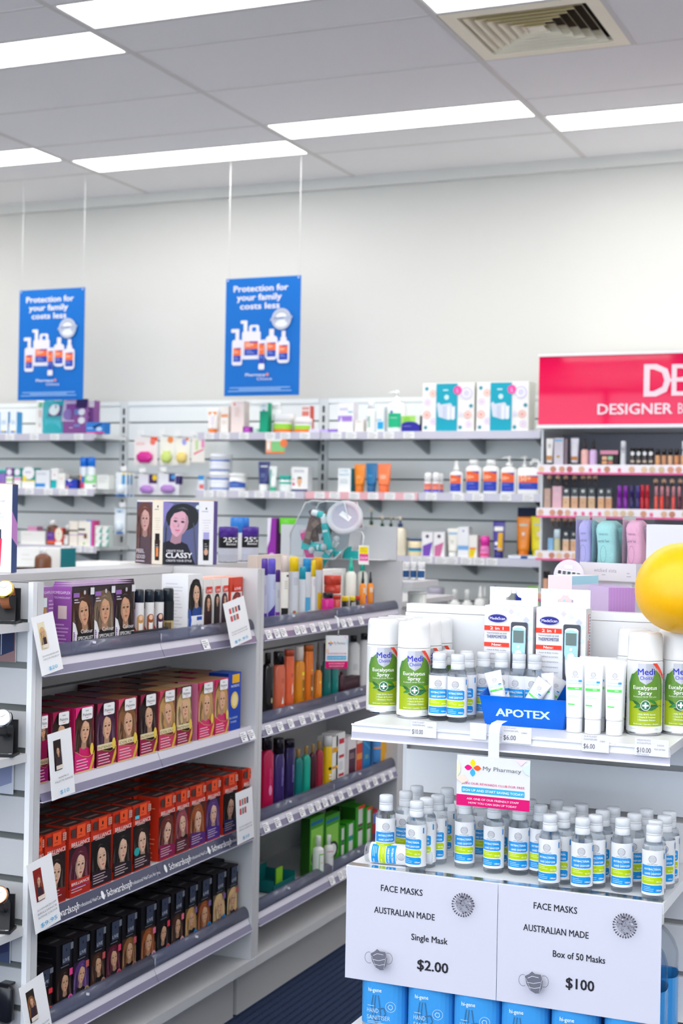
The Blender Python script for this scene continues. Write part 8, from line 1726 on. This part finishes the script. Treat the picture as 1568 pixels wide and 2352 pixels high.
pc = [(pr2*math.cos(2*PI*i/n), pr2*.95*math.sin(2*PI*i/n)) for i in range(n)]
ext(pal, -.003, .003, [(x, z+pr2) for x, z in pc], mat('e9dfee', 'haze'))
A = Art(2*pr2, 2*pr2)
for i in range(5): A.rect(pr2*(.28+.32*i), pr2*.98, pr2*(.48+.32*i), pr2*1.2, ['3a3c40', '5a5c60', '2c4a4a', '4a4c50', '6a6c74'][i])
A.rect(pr2*.2, pr2*1.2, pr2*1.85, pr2*1.25, 'eaeaee'); A.rect(pr2*.2, pr2*.92, pr2*1.85, pr2*.97, 'eaeaee'); A.poly([(pr2*.7, pr2*1.35), (pr2*1.2, pr2*1.4), (pr2*1.15, pr2*1.6), (pr2*.65, pr2*1.55)], 'f6f6f8'); A.poly([(pr2*.5, pr2*.2), (pr2*1.4, pr2*.2), (pr2*1.2, pr2*.6), (pr2*.6, pr2*.6)], 'b8a4b8')
pal.art(A, lambda u, v, o: (u-pr2, -.0032-o, v))
put(pal.mesh('round_palette'), 'round_palette', 'round clear eye-shadow palette standing behind the pink carton', 'palette', (at_y(1300, 1310, 3.22).x, 3.225, at_y(1300, 1345, 3.22).z-.012), -.1, tilt=None, rot=(-.12, .1, -.15))
put(carton(.10, max(.02, at_y(1300, 1345, 3.22).z-.0125-DZ), .04, 'e9e4ea', side='ddd6e0'), 'carton', 'low pale carton under the round palette', 'carton', (at_y(1300, 1310, 3.22).x, 3.235, DZ), -.05)
# towel tray
Ty = 3.30
ta_, tb3 = at_y(1328, 1300, Ty), at_y(1457, 1320, Ty-.045); L_ = math.hypot(tb3.x-ta_.x, .045); rz_ = math.atan2(-.045, tb3.x-ta_.x)
tz = at_y(1392, 1335, Ty).z; th_ = .042
tray = M()
D2 = .16
tray.box(0, 0, 0, L_, .002, th_, mat('dcd8dc', 'print')).box(0, D2, 0, L_, D2+.002, th_, mat('dcd8dc', 'print')).box(0, .002, 0, .002, D2, th_, mat('e4e0e4', 'print')).box(L_-.002, .002, 0, L_, D2, th_, mat('e4e0e4', 'print')).box(0, 0, 0, L_, D2, .002, mat('dcd8dc', 'print'))
tray.art(Art(L_, th_).text('wicked sista', L_*.46, th_*.5, .012, '9a96a0', .1, fit=L_*.4).bars(L_*.40, L_*.5, th_*.38, 1, 1, .002, 'b4b0b8').bars(L_*.84, L_*.92, th_*.5, 2, .007, .002, 'b4b0b8'), lambda u, v, o: (u, -o, v))
put(carton(L_+.03, max(.012, tz-DZ-.0005), .18, 'e8e6ea', side='dcd8de'), 'carton', 'flat carton under the towel tray on the stand top', 'carton', (ta_.x+L_/2, Ty+.085, DZ), rz_)
TZ = max(tz, DZ+.0125)
put(tray.mesh('towel_tray'), 'display_tray', 'grey-white cardboard tray holding rolled hair towels', 'tray', (ta_.x+.003, Ty, TZ), rz_)
def towel(w, h, c):
    rr = random.Random(c); m_ = M(); n = 28; mt = mat(c, 'towel')
    secs = []
    for i in range(15):
        t = i/14; k = 1-.5*max(0, (t-.86)/.14)**2-.2*max(0, (.06-t)/.06)
        secs.append((h*t, w/2*k*(1+.04*math.sin(7*t+rr.random())), .036*k*(1+.05*math.sin(9*t)), mt, 3.2, .002*math.sin(5*t), .0))
    m_.loft(secs, n)
    f = M(); dk = mat(rgbmix(c, '004040', .25), 'towel')
    P = [(w*.5+.002, .0+.012*math.sin(4.5*t), h*t) for t in [i/10 for i in range(1, 10)]]
    f.tube(P, [.006+.004*math.sin(i*1.3)**2 for i in range(9)], dk, 8)
    A = Art(w*.7, h*.9).text('WICKED SISTA', w*.3, h*.72, .006, rgbmix(c, '303050', .5), .1, fit=w*.42).text('Luxe Hair Towel', w*.3, h*.60, .009, rgbmix(c, '303050', .6), .1, fit=w*.52).ring(w*.3, h*.4, .007, .0006, rgbmix(c, '303050', .45), 12, ry=.02).bars(w*.16, w*.44, h*.2, 4, .006, .0014, rgbmix(c, '303050', .45), 2, 'c')
    lab_ = M().art(A, lambda u, v, o: (u-w*.33, -.0375-o, v+.004))
    bag = M().box(-w*.53, -.042, .001, w*.60, .040, h*1.06, mat('fbfbff', 'film'))
    return [node('towel', m_.mesh('towel'), [node('fold', f.mesh('towel_fold')), node('print', lab_.mesh('towel_print'))]), node('wrapper', bag.mesh('wrapper'))]
for i, (p0, p1, yt, c, lab) in enumerate([(1334, 1370, 1194, 'b9b4e4', 'lavender hair towel in a clear wrapper'), (1369, 1430, 1196, 'a9e2da', 'mint hair towel in a clear wrapper'), (1441, 1486, 1195, 'efb4cc', 'pink hair towel in a clear wrapper')]):
    yy = Ty+.045-.034*i*.5
    a, b = at_y(p0, 1250, yy).x, at_y(p1, 1250, yy).x
    h = at_y((p0+p1)/2, yt, yy).z-TZ-.0025; ww = (b-a)*(.85 if i == 1 else .9)
    put(towel(ww, h, c), 'hair_towel', lab, 'towel', ((a+b)/2-.003, yy+.02, TZ+.0025), rz_*.5, 'wrapped hair towels')
yy = Ty+.10
for i, (p0, p1, c, lab) in enumerate([(1385, 1420, 'b9b4e4', 'second lavender hair towel half hidden behind the mint one'), (1425, 1444, '7fcfc6', 'darker mint hair towel at the back of the tray')]):
    a, b = at_y(p0, 1250, yy+.05).x, at_y(p1, 1250, yy+.05).x
    put(towel((b-a), .115, c), 'hair_towel', lab, 'towel', ((a+b)/2, yy+.035, TZ+.0025), rz_*.5, 'wrapped hair towels')
yb_ = 3.12
a = at_y(1484, 1230, yb_).x; hh = at_y(1500, 1205, yb_).z-DZ
put(carton(.20, hh, .10, 'd2d2d8', side='d0d0d6', top='e0dee0'), 'carton', 'large plain white carton behind the yellow balloon', 'carton', (a+.10, yb_+.05, DZ), -.0)

q = at_y(2, 2318, 2.45)
cs = M().loft([(-.04, .012, .006, mat('16161c', 'gloss'), 3), (-.03, .02, .010, mat('16161c', 'gloss'), 3), (.03, .02, .010, mat('16161c', 'gloss'), 3), (.04, .012, .006, mat('16161c', 'gloss'), 3)], 20).box(-.012, -.002, .038, .012, .03, .042, mat('16161c', 'gloss')).mesh('case')
put(cs, 'spectacle_case', 'dark rounded case hanging at the left edge below the lowest watch shelf', 'case', (q.x-.012, 2.480, q.z))
